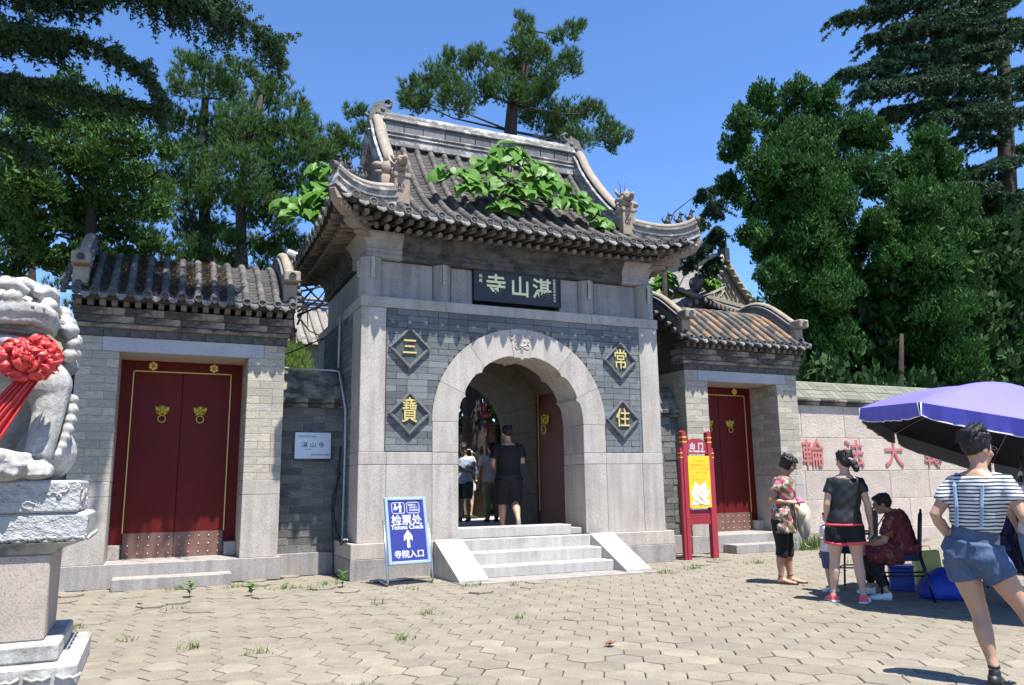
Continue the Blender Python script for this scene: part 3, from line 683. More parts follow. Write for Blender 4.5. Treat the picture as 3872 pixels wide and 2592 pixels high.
for s in (-1, 1):
    ys = np.linspace(1.68, .02, 16)
    sweep('gable_ridge', [(s*2.04, y, zfront(1.9, y)+.06+(.05 if y > 1.5 else 0)) for y in ys], (1, 0, 0), RIDGE, gate, 1.15, mcap=RCAP)
    sweep('gable_ridge', [(s*2.04, 3.4-y, zfront(1.9, y)+.06) for y in ys], (1, 0, 0), RIDGE, gate, 1.15)
    # ridge-end ornament: upright block with fish tail curling inwards
    P = [(0, 0), (.34, 0), (.36, .12), (.30, .22), (.34, .34), (.30, .44), (.22, .50), (.20, .60), (.10, .56), (.02, .52), (-.04, .40), (-.07, .22), (-.05, .08)]
    m = MB(); m.extr([(s*(2.10-a), 7.52+b) for a, b in P], 'xz', 1.61, 1.79)
    orn = m.build('ridge_ornament', ORN, gate)
    c_ = MB(); T = np.linspace(0, 4.6, 22)
    c_.tube([(s*(2.10-.27-(.10-.017*t)*math.cos(t-2.0)), 1.7, 8.12+(.10-.017*t)*math.sin(t-2.0)*1.1) for t in T], [(.05-.006*t, .085) for t in T], 8, side=(0, 0, 1)); c_.build('curled_tail', ORN, orn, True)
    f_ = MB()
    for a, b, r in ((.22, .12, .05), (.12, .2, .045), (.2, .28, .045), (.1, .34, .05), (.18, .42, .04)): f_.ell((s*(2.10-a), 1.60, 7.52+b), (r, .025, r), 8, 5)
    f_.tube([(s*(2.14), 1.7, 7.78), (s*2.22, 1.7, 7.86)], .035, 6); f_.build('scale_relief', ORN, orn, True)
    # beast at the foot of the gable ridge, on its carved pedestal
    m = MB(); m.box(s*2.05-.125, s*2.05+.125, -.14, .10, 5.55, 6.02, c=.012); m.box(s*2.05-.14, s*2.05+.14, -.155, .11, 5.98, 6.05, c=.01)
    ped = m.build('beast_pedestal', CARVE, gate)
    r_ = MB()
    for q in range(3): r_.tube([(s*2.05+.03*q-.05+.035*math.cos(t)*(1-.15*q), -.150, 5.82+.05*math.sin(t)) for t in np.linspace(0, 5, 10)], .008, 5)
    r_.build('scroll_carving', CARVE, ped)
    m = MB()
    m.ell((s*2.05, -.02, 6.18), (.11, .13, .15), 12, 8); m.ell((s*2.05, -.15, 6.21), (.075, .13, .06), 10, 7); m.ell((s*2.05, -.14, 6.10), (.06, .10, .035), 10, 6)
    m.tube([(s*2.05, -.24, 6.22), (s*2.05, -.30, 6.27)], [.05, .025], 8); m.ell((s*2.05, -.02, 6.32), (.07, .09, .06), 8, 6)
    for a in (-1, 1):
        m.ell((s*2.05+a*.06, -.12, 6.275), .028, 8, 6); m.tube([(s*2.05+a*.08, .02, 6.30), (s*2.05+a*.11, .08, 6.40), (s*2.05+a*.09, .12, 6.46)], [.035, .028, .01], 7)
        for q in range(3): m.ell((s*2.05+a*.10, .03+.03*q, 6.08+.07*q), (.035, .05, .05), 7, 5)
    be = m.build('ridge_beast', CARVE, gate, True)
    h_ = MB()
    for a in (-1, 1): h_.tube([(s*2.05+a*.04, .04, 6.36), (s*2.05+a*.05, .03, 6.50), (s*2.05+a*.09, .05, 6.62)], [.008, .006, .003], 5)
    h_.build('iron_horn', SOOT, be)
    # side beast a little behind, facing sideways
    m = MB(); m.ell((s*2.20, .16, 6.20), (.14, .10, .14), 10, 7); m.ell((s*2.36, .16, 6.24), (.10, .07, .06), 10, 6); m.ell((s*2.34, .16, 6.13), (.09, .055, .035), 8, 5)
    m.tube([(s*2.22, .16, 6.28), (s*2.24, .16, 6.42), (s*2.21, .16, 6.52)], [.055, .04, .01], 7); m.box(*sorted((s*2.08, s*2.32)), .07, .25, 5.8, 6.08, c=.01); m.build('side_beast', CARVE, gate, True)
    # hip ridge with upturned end
    hp = []
    for t in np.linspace(0, 1, 12):
        x = 2.12+1.08*t; y = -.02-.56*t; hp.append((s*x, y, zfront(x, max(EY0, y))+.03-.05*t+.06*t**4))
    dirv = Vector((s*1.08, -.56, 0)).normalized(); sweep('hip_ridge', hp, (dirv.y, -dirv.x, 0), RIDGE, gate, .95, mcap=RCAP)
    e = hp[-1]; d4 = Matrix.Translation(Vector(e)+dirv*.01+Vector((0, 0, .255))) @ Matrix.Rotation(math.atan2(dirv.y, dirv.x)+math.pi/2, 4, 'Z'); k_ = link('eave_disc', DM, gate); k_.matrix_basis = d4
    hb = [(s*x, 3.4-y, z) for x, y, z in [(abs(a), b, c) for a, b, c in hp]]; dv = Vector((s*1.08, .56, 0)).normalized(); sweep('hip_ridge', hb, (dv.y, -dv.x, 0), RIDGE, gate, .95)
    # small seated figures on the hip ridge
    for q, t in enumerate((.55, .72, .88)):
        i = t*11; a, b_ = Vector(hp[int(i)]), Vector(hp[min(11, int(i)+1)]); p = a.lerp(b_, i-int(i))+Vector((0, 0, .295))
        m = MB(); m.ell(p+Vector((0, 0, .05)), (.055, .05, .07), 8, 6); m.ell(p+dirv*.02+Vector((0, 0, .125)), (.035, .032, .055), 8, 6); m.ell(p+dirv*.04+Vector((0, 0, .185)), (.036, .032, .034), 8, 6)
        m.ell(p+dirv*.075+Vector((0, 0, .18)), (.026, .022, .016), 6, 5); m.tube([p-dirv*.04+Vector((0, 0, .04)), p-dirv*.085+Vector((0, 0, .10)), p-dirv*.06+Vector((0, 0, .17))], [.02, .016, .006], 6)
        m.tube([p+dirv*.05+Vector((0, 0, .09)), p+dirv*.06+Vector((0, 0, -.01))], .014, 6); m.ell(p+dirv*.03+Vector((0, 0, .222)), (.012, .012, .024), 6, 4); m.build('roof_figure', SOOT, gate, True)
    # carved stone beam under the corner
    m = MB(); B = Vector((s*2.52, .04, 0)); E_ = Vector((s*3.20, -.62, 0)); dn = (E_-B).normalized(); sd = Vector((-dn.y, dn.x, 0))
    m.tube([B+Vector((0, 0, 5.12)), B+dn*.42+Vector((0, 0, 5.10)), B+dn*.56+Vector((0, 0, 5.13))], [(.085, .075), (.085, .075), (.08, .06)], 4, side=sd, tw=math.pi/4)
    m.tube([B+Vector((0, 0, 5.03)), B+dn*.30+Vector((0, 0, 5.02))], [(.085, .04), (.085, .03)], 4, side=sd, tw=math.pi/4)
    cb = m.build('corner_beam', CARVE, gate)
    m = MB(); m.tube([B+dn*.35+Vector((0, 0, 5.22)), B+dn*.62+Vector((0, 0, 5.24)), B+dn*.80+Vector((0, 0, 5.30)), B+dn*.91+Vector((0, 0, 5.40)), B+dn*.96+Vector((0, 0, 5.46))], [(.085, .10), (.085, .10), (.085, .09), (.075, .06), (.06, .02)], 4, side=sd, tw=math.pi/4)
    nose = m.build('beam_nose', CARVE, cb)
    m = MB()
    for q in range(4):
        for a in (-1, 1): m.ell(B+dn*(.62+.08*q)+sd*a*.06+Vector((0, 0, 5.24+.03*q)), (.035, .035, .03), 7, 5)
    m.build('beam_carving', CARVE, nose, True)
# ---------------------------------------------------------------- steps in front of the gate
steps = thing('stone_steps', 'pale granite steps with sloping side stones leading up to the arch', 'steps', (0, -.1, 0))
def sblk(name, x0, x1, y0, y1, z0, z1, mat=GRANS, c=.007): return blk(name, x0, x1, y0+.1, y1+.1, z0, z1, mat, c, steps)
sblk('base_slab', -1.52, 1.52, -1.30, -.106, -.03, .022, GRANG)
for k, (y0, z1) in enumerate(((-.159, .5), (-.495, .333), (-.831, .166))):
    sblk('step', -1.075, 1.075, y0, -.004 if k == 0 else y0+.334, .022 if k else .3, z1)
sblk('landing', -1.083, 1.083, -.156, .018, .30, .499) if False else None
for s in (-1, 1):
    m = MB(); P = [(-.108+.1, .022), (-.108+.1, .515), (-.125+.1, .515), (-1.175+.1, .045), (-1.175+.1, .022)]
    m.extr(P, 'yz', *sorted((s*1.078, s*1.505))); m.build('sloping_side_stone', GRANS, steps)
# ---------------------------------------------------------------- side gates
def make_side_gate(label, loc):
    t = thing('side_gate', label, 'gate', loc, 0, 'side gates either side of the main gate')
    B = lambda name, *a, mat=GRANG, c=.006: blk(name, *a, mat, c, t)
    B('plinth_stone', -1.425, 1.425, -.05, 2.1, 0, .313)
    B('door_step', -.735, .735, -.41, -.054, 0, .152)
    bl = []
    for s in (-1, 1):
        a = lambda n, x0, x1, *r, **k: B(n, *sorted((s*x0, s*x1)), *r, **k)
        a('granite_pier', .857, 1.375, -.004, .95, .315, 1.198, mat=GRAN); a('granite_band', .857, 1.377, -.006, .95, 1.2, 1.398, mat=GRAN)
        a('pier_core', .865, 1.367, .012, .95, 1.40, 3.39, mat=MORT, c=0)
        bl += bricks(*sorted((s*.857, s*1.375)), 1.402, 3.188, 0, L=.36, H=.112, J=.004, start=(s > 0), jitter=.0012)
        bl += bricks(*sorted((s*1.078, s*1.375)), 3.19, 3.395, 0, L=.36, H=.102, J=.004, jitter=.0012)
        for m in bricks(.06, .88, 1.402, 3.188, 0, L=.36, H=.112, J=.005):       # jambs
            l_, r_, s_ = m.decompose(); bl.append(TRS((s*.885, l_.x, l_.z), (0, 0, 0), (.06, s_.x, s_.z)))
        a('jamb_block', .45+.25, .856, .62, .86, .315, .51, mat=GRAN)
        for m in bricks(.0, 1.4, .4, 3.39, 0, L=.36, H=.112, J=.006):             # outer flanks
            l_, r_, s_ = m.decompose(); bl.append(TRS((s*1.35, l_.x, l_.z), (0, 0, 0), (.06, s_.x, s_.z)))
    pieces('brick', t, BM_L, bl, 300)
    B('lintel', -1.076, 1.076, -.008, .30, 3.192, 3.396, mat=stone('lintel_granite', (.36, .36, .375), .8, .08, .4, 2, .15, fine=90))
    so_ = MB(); so_.box(-.857, .857, .302, .95, 3.194, 3.30); so_.build('opening_soffit', stone('soffit_pink', (.42, .34, .28), .9, .1), t)
    # courses above the lintel
    x = -1.405
    while x < 1.39:
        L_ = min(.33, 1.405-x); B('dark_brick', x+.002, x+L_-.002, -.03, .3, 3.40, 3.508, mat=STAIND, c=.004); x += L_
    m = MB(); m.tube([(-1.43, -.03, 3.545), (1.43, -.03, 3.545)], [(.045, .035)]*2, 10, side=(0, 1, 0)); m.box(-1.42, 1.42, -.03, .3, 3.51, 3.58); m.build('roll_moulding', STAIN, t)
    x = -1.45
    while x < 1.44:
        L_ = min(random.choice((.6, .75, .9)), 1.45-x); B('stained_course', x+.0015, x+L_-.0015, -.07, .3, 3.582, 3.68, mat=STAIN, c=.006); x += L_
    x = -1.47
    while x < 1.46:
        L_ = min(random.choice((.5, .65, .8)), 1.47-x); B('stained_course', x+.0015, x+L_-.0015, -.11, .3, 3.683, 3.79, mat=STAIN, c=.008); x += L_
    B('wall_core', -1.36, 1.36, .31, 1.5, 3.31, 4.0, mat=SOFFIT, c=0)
    m = MB(); m.box(-.038, .038, -.20, .2, 3.80, 3.875, c=.004); fr = m.mesh('square_rafter', [WOODR])
    pieces('square_rafter', t, fr, [TRS((-1.40+.1475*k, 0, 0)) for k in range(20)])
    m = MB(); m.box(-1.48, 1.48, -.24, 1.6, 3.88, 3.91); m.build('eave_board', SOFFIT, t)
    # roof: rolled crest, tubes and pans
    zf = lambda y: 3.945+.78*(y+.3)-.26*max(0, y-.35)**2*(1 if y < .9 else 1)-.30*max(0, y-.62)**2
    ys = np.linspace(-.3, 1.2, 16); m = MB(); m.sheet([[(x, y, zf(y)-.012) for x in (-1.46, 1.46)] for y in ys]+[[(x, 2.3, zf(1.2)-.7) for x in (-1.46, 1.46)]]); m.build('roof_deck', PAN, t)
    tt, pt, dd, dr, to = [], [], [], [], []
    for k in range(14):
        x = -1.425+.2192*k; f = lambda s, x=x: Vector((x, s, zf(s)))
        P_ = slope_run(f, -.32, 1.1, .235); q = []; lay(P_, 1, q, .262, .026)
        for i, mm in enumerate(q): (to if loc[0] > 0 and RNG.random() < (.42 if i < 5 else .3) else tt).append(mm @ Matrix.Diagonal((.93, 1, .93, 1)))
        dd.append(TRS((x, -.325, zf(-.3)+.024), (R(-12), 0, 0), (.93,)*3))
        if k < 13:
            xm = x+.1096; f = lambda s, x=xm: Vector((x, s, zf(s))); q = []; lay(slope_run(f, -.28, 1.1, .10), 1, q, .15, .004); pt += [mm @ Matrix.Diagonal((.9, 1, 1, 1)) for mm in q]
            dr.append(TRS((xm, -.312, zf(-.3)-.012), (R(-22), 0, 0), (.86, 1, .9)))
    pieces('roof_tile', t, TT, tt)
    if to:
        t2 = TT.copy(); t2.materials.clear(); t2.materials.append(TILEO); pieces('roof_tile', t, t2, to)
    pieces('pan_tile', t, PT, pt); pieces('eave_disc', t, DM, dd); pieces('drip_tile', t, DRM, dr)
    for s in (-1, 1):
        yy = np.linspace(-.08, 1.5, 16); sweep('verge_ridge', [(s*1.40, y, zf(y)+.05+.05*max(0, .2-y)) for y in yy], (1, 0, 0), RIDGEB, t, .85, mcap=RCAP)
        v = MB(); v.box(s*1.40-.10, s*1.40+.10, -.17, -.02, 3.98, 4.33, c=.01); v.box(s*1.40-.12, s*1.40+.12, -.34, -.03, 4.335, 4.50, c=.02); ve = v.build('verge_end_block', RCAP, t)
        d = link('verge_disc', DM, ve); d.matrix_basis = TRS((s*1.40, -.345, 4.415), (0, 0, 0), (.85, 1, .85))
        P_ = []
        for k in range(5):
            y = -.22+.2*k; q = link('verge_tile', TT, t); q.matrix_basis = TRS((s*1.60, y, zf(y)-.03), (0, 0, R(90)*s), (.9, .62, .9)); q = link('eave_disc', DM, t); q.matrix_basis = TRS((s*1.605, y, zf(y)-.03), (0, 0, R(90)*s), (.88,)*3)
    # door
    yd = .79
    B('door_frame', -.857, .857, yd+.012, yd+.1, .51, 3.193, mat=REDP, c=0); 
    for s in (-1, 1):
        x0, x1 = sorted((s*.004, s*.675)); lf = blk('door_leaf', x0, x1, yd-.012, yd+.011, .52, 3.02, REDP, .004, t)
        off = Vector(((x0+x1)/2, yd, 1.77))
        k = lion_mask(lf, Matrix.Translation(Vector((s*.265, yd-.012, 2.43))-off), BRASS)
        p = MB(); p.box(x0-off.x+.0, x1-off.x, -.020, -.0125, .315-off.z, .67-off.z); kp = p.build('kick_plate', KICK, lf)
        st = MB(); st.ell((0, 0, 0), (.014, .012, .014), 8, 5); sm = st.mesh('stud', [STUD], True)
        for i in range(5):
            for j in range(3): q = link('stud', sm, kp); q.location = (x0-off.x+.07+.135*i, -.020, .375-off.z+.115*j)
        fl = MB()
        for a in range(6): 
            c_, s_ = math.cos(R(60*a+30)), math.sin(R(60*a+30)); fl.ell((c_*.042, -.02, s_*.042), (.03, .022, .03), 8, 6)
        fl.ell((0, -.035, 0), (.014,)*3, 6, 5); fo = fl.build('gilt_flower', GOLD, t, True, (s*.43, yd-.002, 3.118))
    g = MB()
    for x0, x1, z0, z1 in ((-.693, -.677, .67, 3.04), (.677, .693, .67, 3.04), (-.693, .693, 3.024, 3.04)): g.box(x0, x1, yd-.016, yd+.011, z0, z1)
    g.build('gold_trim', GOLDP, t)
    return t
sgL = make_side_gate('left side gate with double red doors and dark mossy roof tiles', (-4.945, .825, 0))
sgR = make_side_gate('right side gate with red door and orange tinted roof tiles, behind red sign', (5.155, .825, 0))
ns = MB(); # dry pine litter lying between the tiles of the left roof
zf0 = lambda y: 3.945+.80*(y+.3)
V = []; 
for _ in range(3200):
    k = int(RNG.integers(0, 9)); x = -1.425+.2192*k+.11+RNG.normal(0, .05); y = RNG.uniform(-.27, .75); V.append((x-4.945, y+.825, zf0(y)+.02+.03*RNG.random()-.22*max(0, y-.35)**2))
V = np.array(V); a = RNG.uniform(0, 6.28, len(V)); d = np.c_[np.cos(a), np.sin(a), RNG.normal(.1, .4, len(V))]*.05; s_ = np.c_[-np.sin(a), np.cos(a), a*0]*.006
VV = np.stack([V-d-s_, V-d+s_, V+d], 1).reshape(-1, 3); o = link('pine_litter', fastmesh('pine_litter', VV, np.arange(len(VV)).reshape(-1, 3), [leafmat('dry_needles', (.11, .075, .035), .5, .1, .8)])); o['kind'] = 'stuff'
# ---------------------------------------------------------------- wing walls between the gates
def wing(label, x0, x1, zt, nails):
    t = thing('wing_wall', label, 'wall', ((x0+x1)/2, 1.1, 0), 0, 'short brick walls joining the gates'); cx = (x0+x1)/2
    B = lambda n, a, b, *r, mat=GRANG, c=.005: blk(n, a-cx, b-cx, *r, mat, c, t)
    B('plinth_stone', x0, x1, -.06, .4, 0, .325); B('wall_core', x0, x1, .015, .38, .326, 2.56, mat=MORT, c=0)
    pieces('brick', t, BM_W, bricks(x0-cx, x1-cx, .327, 2.50, 0, L=.34, H=.1135, J=.010, jitter=.004), origin=Matrix.Translation((cx, 1.1, 0)))
    x = x0
    while x < x1-.02:
        L_ = min(.4, x1-x); B('coping_brick', x+.002, x+L_-.002, -.05, .4, 2.505, 2.565, mat=STAIN); B('coping_brick', x+.002, x+L_-.002, -.09, .42, 2.568, 2.64, mat=STAIN, c=.01); x += L_
    m = MB(); m.extr([(-.06, 2.642), (.12, 2.98), (.20, 3.10), (.30, 3.10), (.40, 2.9), (.46, 2.642)], 'yz', x0-cx, x1-cx); m.build('sloped_coping', stone('coping_render', (.25, .22, .175), .95, .3, .2, 5, .5, dirt=(.06, .06, .055), dirtlim=(.44, .6)), t)
    return t
wing('short brick wall with silver plaque between left gate and main gate', -3.56, -2.58, 3.1, 0)
wing('short dark brick wall between main gate and the red sign', 2.58, 3.79, 3.1, 0)
pl = MB(); pl.box(-.275, .275, -.02, .02, -.20, .20, c=.006); PLM, n_, b_ = nodes('brushed_steel')
b_.inputs['Base Color'].default_value = (.48, .54, .60, 1); b_.inputs['Metallic'].default_value = .35; b_.inputs['Roughness'].default_value = .42
plq = thing('wall_plaque', 'brushed silver plaque with dark lettering on the brick wall', 'plaque', (-3.068, 1.066, 1.918))
pl.build('plate', PLM, plq)
INK = plain('dark_ink', (.035, .04, .05), .6)
fm = MB(); fm.box(-.27, .27, .0, .03, -.235, -.202); fm.build('ledge', STAIND, plq)
text('lettering', '湛 山 寺', .088, INK, plq, (.0, -.0215, .005), ext=.001, off=.0004, sx=1.12)
text('small_lettering', '青岛市宗教活动场所', .031, INK, plq, (-.085, -.0215, .135), ext=.0008); text('small_lettering', '国家宗教事务局监制', .031, INK, plq, (.11, -.0215, -.142), ext=.0008)
text('small_lettering', '（宗教证字）', .018, INK, plq, (-.075, -.0215, -.06), ext=.0008)
# grey conduit along the coping and down the gate's flank
PIPE = plain('grey_conduit', (.42, .43, .43), .45); CABLE = plain('black_cable', (.02, .02, .022), .6)
m = MB(); m.tube([(-3.56, 1.30, 3.135), (-2.75, 1.27, 3.125), (-2.66, 1.22, 3.10), (-2.655, .95, 2.75), (-2.64, .78, 2.45), (-2.645, .72, 1.9), (-2.655, .70, .62), (-2.70, .5, .53), (-2.72, .1, .55)], .017, 7); tag(m.build('conduit_pipe', PIPE, None, True), 'thin grey conduit pipe running along wall top and down gate flank', 'pipe')
m = MB(); m.tube([(-2.65, 1.35, 3.18), (-2.64, 1.36, 4.05)], .02, 7); tag(m.build('conduit_pipe', PIPE, None, True), 'short upright grey pipe on shaded left flank of gate', 'pipe')
m = MB(); m.tube([(-2.66, .96, 1.9), (-2.70, .98, 1.3), (-2.74, 1.0, .95), (-2.69, .98, .62), (-2.70, .7, .55), (-2.76, .35, .47), (-2.75, .0, .56)], .012, 6); m.tube([(-2.66, .93, 1.5), (-2.77, .98, 1.1), (-2.72, 1.0, .2), (-2.74, .9, .02), (-2.78, .2, .015)], .010, 6); tag(m.build('black_cable', CABLE, None, True), 'loose black cable drooping at foot of gate flank', 'cable')
pts = [(-8+ (5.4)*t, 3.9-1.0*t, 2.4+1.55*t-.35*math.sin(math.pi*t)) for t in np.linspace(0, 1, 14)]
m = MB(); m.tube(pts, .012, 5); tag(m.build('overhead_cable', CABLE, None, True), 'black cable slung from the gate flank over the grass bank', 'cable')
# ---------------------------------------------------------------- long boundary wall on the right
lw = thing('boundary_wall', 'long pinkish granite wall with red carved characters and brick coping', 'wall', (6.55, 1.05, 0)); x0, x1 = 6.56, 20.0
B = lambda n, a, b, *r, mat=GRANR, c=.008: blk(n, a-6.55, b-6.55, *r, mat, c, lw)
x = x0
while x < x1: B('base_stone', x+.002, min(x+1.1, x1)-.002, -.07, .4, -.02, .272, mat=GRANR); x += 1.1
B('wall_core', x0, x1, .02, .5, .27, 2.86, mat=MORT, c=0)
zs = [.275, .888, 1.475, 2.155, 2.83]; off = [.30, .95, .55, .95]
for r_ in range(4):
    x = x0-off[r_]; 
    while x < x1:
        L_ = (1.16, 1.2, 1.195, 1.2)[r_]; a, b = max(x, x0), min(x+L_, x1)
        if b-a > .05: B('stone_block', a+.003, b-.003, -RNG.uniform(0, .004), .1, zs[r_]+.003, zs[r_+1]-.003)
        x += L_
x = x0
while x < x1:
    L_ = min(.75, x1-x); B('coping_ledge', x+.002, x+L_-.002, -.06, .5, 2.832, 2.90, mat=STAIN); B('coping_ledge', x+.002, x+L_-.002, -.10, .5, 2.902, 2.955, mat=STAIN, c=.012); x += L_
sl_ = math.atan2(.42, .50); m = MB(); m.extr([(-.09, 2.956), (.42, 3.385), (.60, 3.385), (1.1, 2.956)], 'yz', 0, x1-x0); m.build('coping_bed', stone('mossy_mortar', (.22, .22, .175), .95, .25, .2, 5, .4), lw)
bm_ = MB(); bm_.box(-.5, .5, -.5, .5, -.5, .5, c=.03); cbm = bm_.mesh('coping_brick', [stone('mossy_brick', (.15, .15, .115), .9, .3, .2, 6, .5, objvar=.22, dirt=(.13, .16, .08), dirtlim=(.52, .7))])
cb = []; dirx = Vector((0, math.cos(math.atan2(.429, .51)), math.sin(math.atan2(.429, .51)))); an = math.atan2(.429, .51); nrm = Vector((0, -math.sin(an), math.cos(an)))
x = x0; k = 0
while x < x1-.6:            # basket pattern: pairs of upright bricks then pairs laid flat
    base = Vector((x-6.55, -.085, 2.96))
    if k % 2 == 0:
        for i in range(3): cb.append(TRS(base+dirx*.155+nrm*.004+Vector((.085+.17*i, 0, 0)), (an, 0, 0), (.158, .30, .02)))
        for i in range(2): cb.append(TRS(base+dirx*(.39+.15*i)+nrm*.004+Vector((.255, 0, 0)), (an, 0, 0), (.50, .138, .02)))
    else:
        for i in range(2): cb.append(TRS(base+dirx*(.075+.155*i)+nrm*.004+Vector((.255, 0, 0)), (an, 0, 0), (.50, .143, .02)))
        for i in range(3): cb.append(TRS(base+dirx*.475+nrm*.004+Vector((.085+.17*i, 0, 0)), (an, 0, 0), (.158, .30, .02)))
    x += .51; k += 1
pieces('coping_brick', lw, cbm, cb, origin=Matrix.Translation((6.55, 1.05, 0)))
CRED = stone('carved_red', (.42, .135, .125), .8, .15, .1, 8, .3)
for ch, x in (('輪', 7.05), ('法', 8.20), ('大', 9.38), ('轉', 10.60)):
    text('carved_character', ch, .60, CRED, lw, (x-6.55, -.012, 1.79), ext=.014, off=.006)
# ---------------------------------------------------------------- boundary wall left of the left side gate
lw2 = thing('boundary_wall', 'grey brick boundary wall in deep shade behind the stone lion', 'wall', (-9, 1.15, 0))
blk('plinth_stone', -5, 2.64, -.06, .4, 0, .33, GRANG, .005, lw2); blk('wall_core', -5, 2.64, .02, .38, .33, 2.7, MORTD, 0, lw2)
pieces('brick', lw2, BM_W, bricks(-3.4, 2.64, .332, 2.62, 0, L=.34, H=.1135, J=.010, jitter=.004), 300, origin=Matrix.Translation((-9, 1.15, 0)))
m = MB(); m.extr([(-.1, 2.63), (-.1, 2.72), (.15, 3.0), (.25, 3.0), (.48, 2.72), (.48, 2.63)], 'yz', -5, 2.64); m.build('coping', STAIND, lw2)
# ---------------------------------------------------------------- tree crown clumps (x, y, z, radius) in metres
PINE_C = [(3.81,7.75,14.71,0.34),(3.35,7.09,13.66,0.44),(3.68,6.67,13.11,0.49),(4.57,6.63,13.83,0.4),(5.87,8.06,15.29,0.3),(5.58,8.24,13.96,0.54),(4.6,7.69,12.83,0.64),(3.23,7.91,13.2,0.53),(2.41,7.58,13.04,0.47),(1.88,8.28,13.16,0.5),(1.02,8.07,12.49,0.49),(0.03,6.6,11.38,0.25),(0.8,8.14,11.73,0.48),(1.29,6.66,11.18,0.55),(2.54,7.91,12.37,0.55),(2.91,6.92,11.95,0.62),(4.45,8.15,12.18,0.68),(5.17,7.57,11.96,0.51),(5.65,7.14,11.85,0.46),(6.29,7.36,11.54,0.52),(6.43,6.65,11.06,0.28),(5.15,6.82,10.9,0.47),(6.77,7.81,11.26,0.27),(4.53,7.76,11.4,0.59),(0.36,7.71,11.56,0.35),(1.39,7.29,12.01,0.43),(4.16,8.39,13.44,0.66)]
PINE_L1 = [(-3.89,7.02,11.04,0.31),(-3.02,7.72,11.78,0.2),(-3.15,6.43,10.51,0.33),(-3.39,7.72,10.63,0.5),(-3.85,6.7,9.51,0.61),(-2.85,6.88,9.78,0.54),(-2.34,7.52,10.04,0.46),(-2.53,6.85,9.16,0.58),(-3.2,7.08,8.91,0.62),(-4.03,6.24,8.34,0.6),(-2.02,7.41,9.47,0.39),(-2.97,7.06,8.28,0.58),(-2.42,6.73,8.46,0.48),(-3.3,7.46,7.61,0.48),(-2.98,6.69,7.19,0.36),(-3.9,6.93,6.73,0.36),(-3.62,6.41,7.85,0.49),(-2.88,6.84,7.68,0.41)]
PINE_L2 = [(-5.03,8.62,11.8,0.46),(-4.6,8.68,11.45,0.56),(-4.12,9.5,11.58,0.54),(-5.2,8.35,11.04,0.45),(-4.52,9.16,10.48,0.72),(-5.14,9.37,10.58,0.52),(-4.69,8.5,9.12,0.65),(-4.26,8.29,8.31,0.6),(-4.83,8.64,8.13,0.49),(-3.57,9.25,8.63,0.57),(-4.37,9.1,7.54,0.55),(-4.77,8.44,6.91,0.42),(-5.31,8.89,9.75,0.55),(-5.15,9.27,8.88,0.55),(-4.09,8.88,9.96,0.67),(-4.88,9.21,7.63,0.44),(-4.42,9.75,7.14,0.41)]
PINE_L3 = [(-1.36,8.09,10.35,0.41),(-0.97,8.24,11.17,0.33),(-0.97,8.8,10.47,0.48),(-0.55,8.58,10.83,0.31),(-1.68,8.09,9.81,0.41),(-0.69,8.43,10.24,0.42),(-1.37,8.48,9.65,0.46),(-1.99,8.16,9.19,0.4),(-2.02,8.73,6.54,0.34),(-2.22,8.11,6.15,0.26),(-1.79,8.39,6.14,0.22),(-2.04,8.52,5.91,0.24)]
JUN_L = [(-6.69,3.22,7.61,0.45),(-6.32,2.62,7.52,0.37),(-7.22,3.27,7.61,0.42),(-6.0,2.01,6.89,0.32),(-7.22,2.75,6.76,0.51),(-6.56,2.43,6.59,0.57),(-6.08,3.02,6.71,0.48),(-7.38,2.14,5.91,0.51),(-6.77,3.12,6.09,0.59),(-6.18,2.66,5.94,0.46),(-5.85,3.16,7.21,0.26),(-5.78,2.57,6.35,0.29),(-7.15,2.5,5.5,0.49),(-6.52,3.0,5.52,0.44),(-6.09,3.28,5.65,0.35),(-7.65,2.42,6.69,0.48),(-7.69,3.26,5.67,0.43)]
FARL = [(-8.63,9.31,6.56,0.36),(-8.03,9.31,6.68,0.47),(-7.45,9.02,6.4,0.41),(-8.34,8.79,5.95,0.29),(-7.54,8.55,5.86,0.26),(-7.01,8.88,6.62,0.37),(-6.55,8.91,6.57,0.37),(-5.8,8.55,6.66,0.35),(-8.51,8.55,5.47,0.23),(-7.25,9.5,5.59,0.25),(-7.04,9.15,4.9,0.2)]
CYP_R1 = [(11.3,6.07,12.88,0.6),(12.41,5.72,13.08,0.6),(13.45,5.76,13.07,0.64),(10.11,5.77,11.82,0.52),(12.54,6.88,12.47,0.8),(13.37,6.24,12.19,0.82),(15.04,6.31,12.68,0.78),(15.46,5.69,12.15,0.66),(10.22,6.32,11.17,0.56),(10.22,5.32,10.15,0.71),(11.6,5.19,10.18,0.85),(14.81,6.63,11.23,0.96),(14.49,5.12,10.46,0.76),(10.42,6.86,10.2,0.51),(11.13,6.59,9.64,0.67),(12.44,6.51,9.37,0.85),(12.68,5.19,9.1,0.86),(9.9,5.47,8.17,0.5),(11.9,6.63,8.2,0.76),(12.57,5.88,8.06,0.88),(14.44,6.23,8.52,0.81),(10.41,5.32,6.96,0.55),(11.66,5.44,6.91,0.71),(13.68,6.0,7.38,0.76)]
CYP_R2 = [(16.55,4.65,11.85,0.64),(16.02,4.98,10.94,0.72),(17.47,4.83,11.11,0.71),(15.18,4.17,9.38,0.82),(16.86,4.26,9.5,0.82),(15.27,4.95,8.67,0.67),(15.58,3.91,8.12,0.83),(18.67,4.89,9.06,0.57),(15.56,4.86,7.49,0.72),(16.99,4.46,7.46,0.76),(13.53,4.26,8.51,0.56),(13.71,4.23,7.47,0.56)]
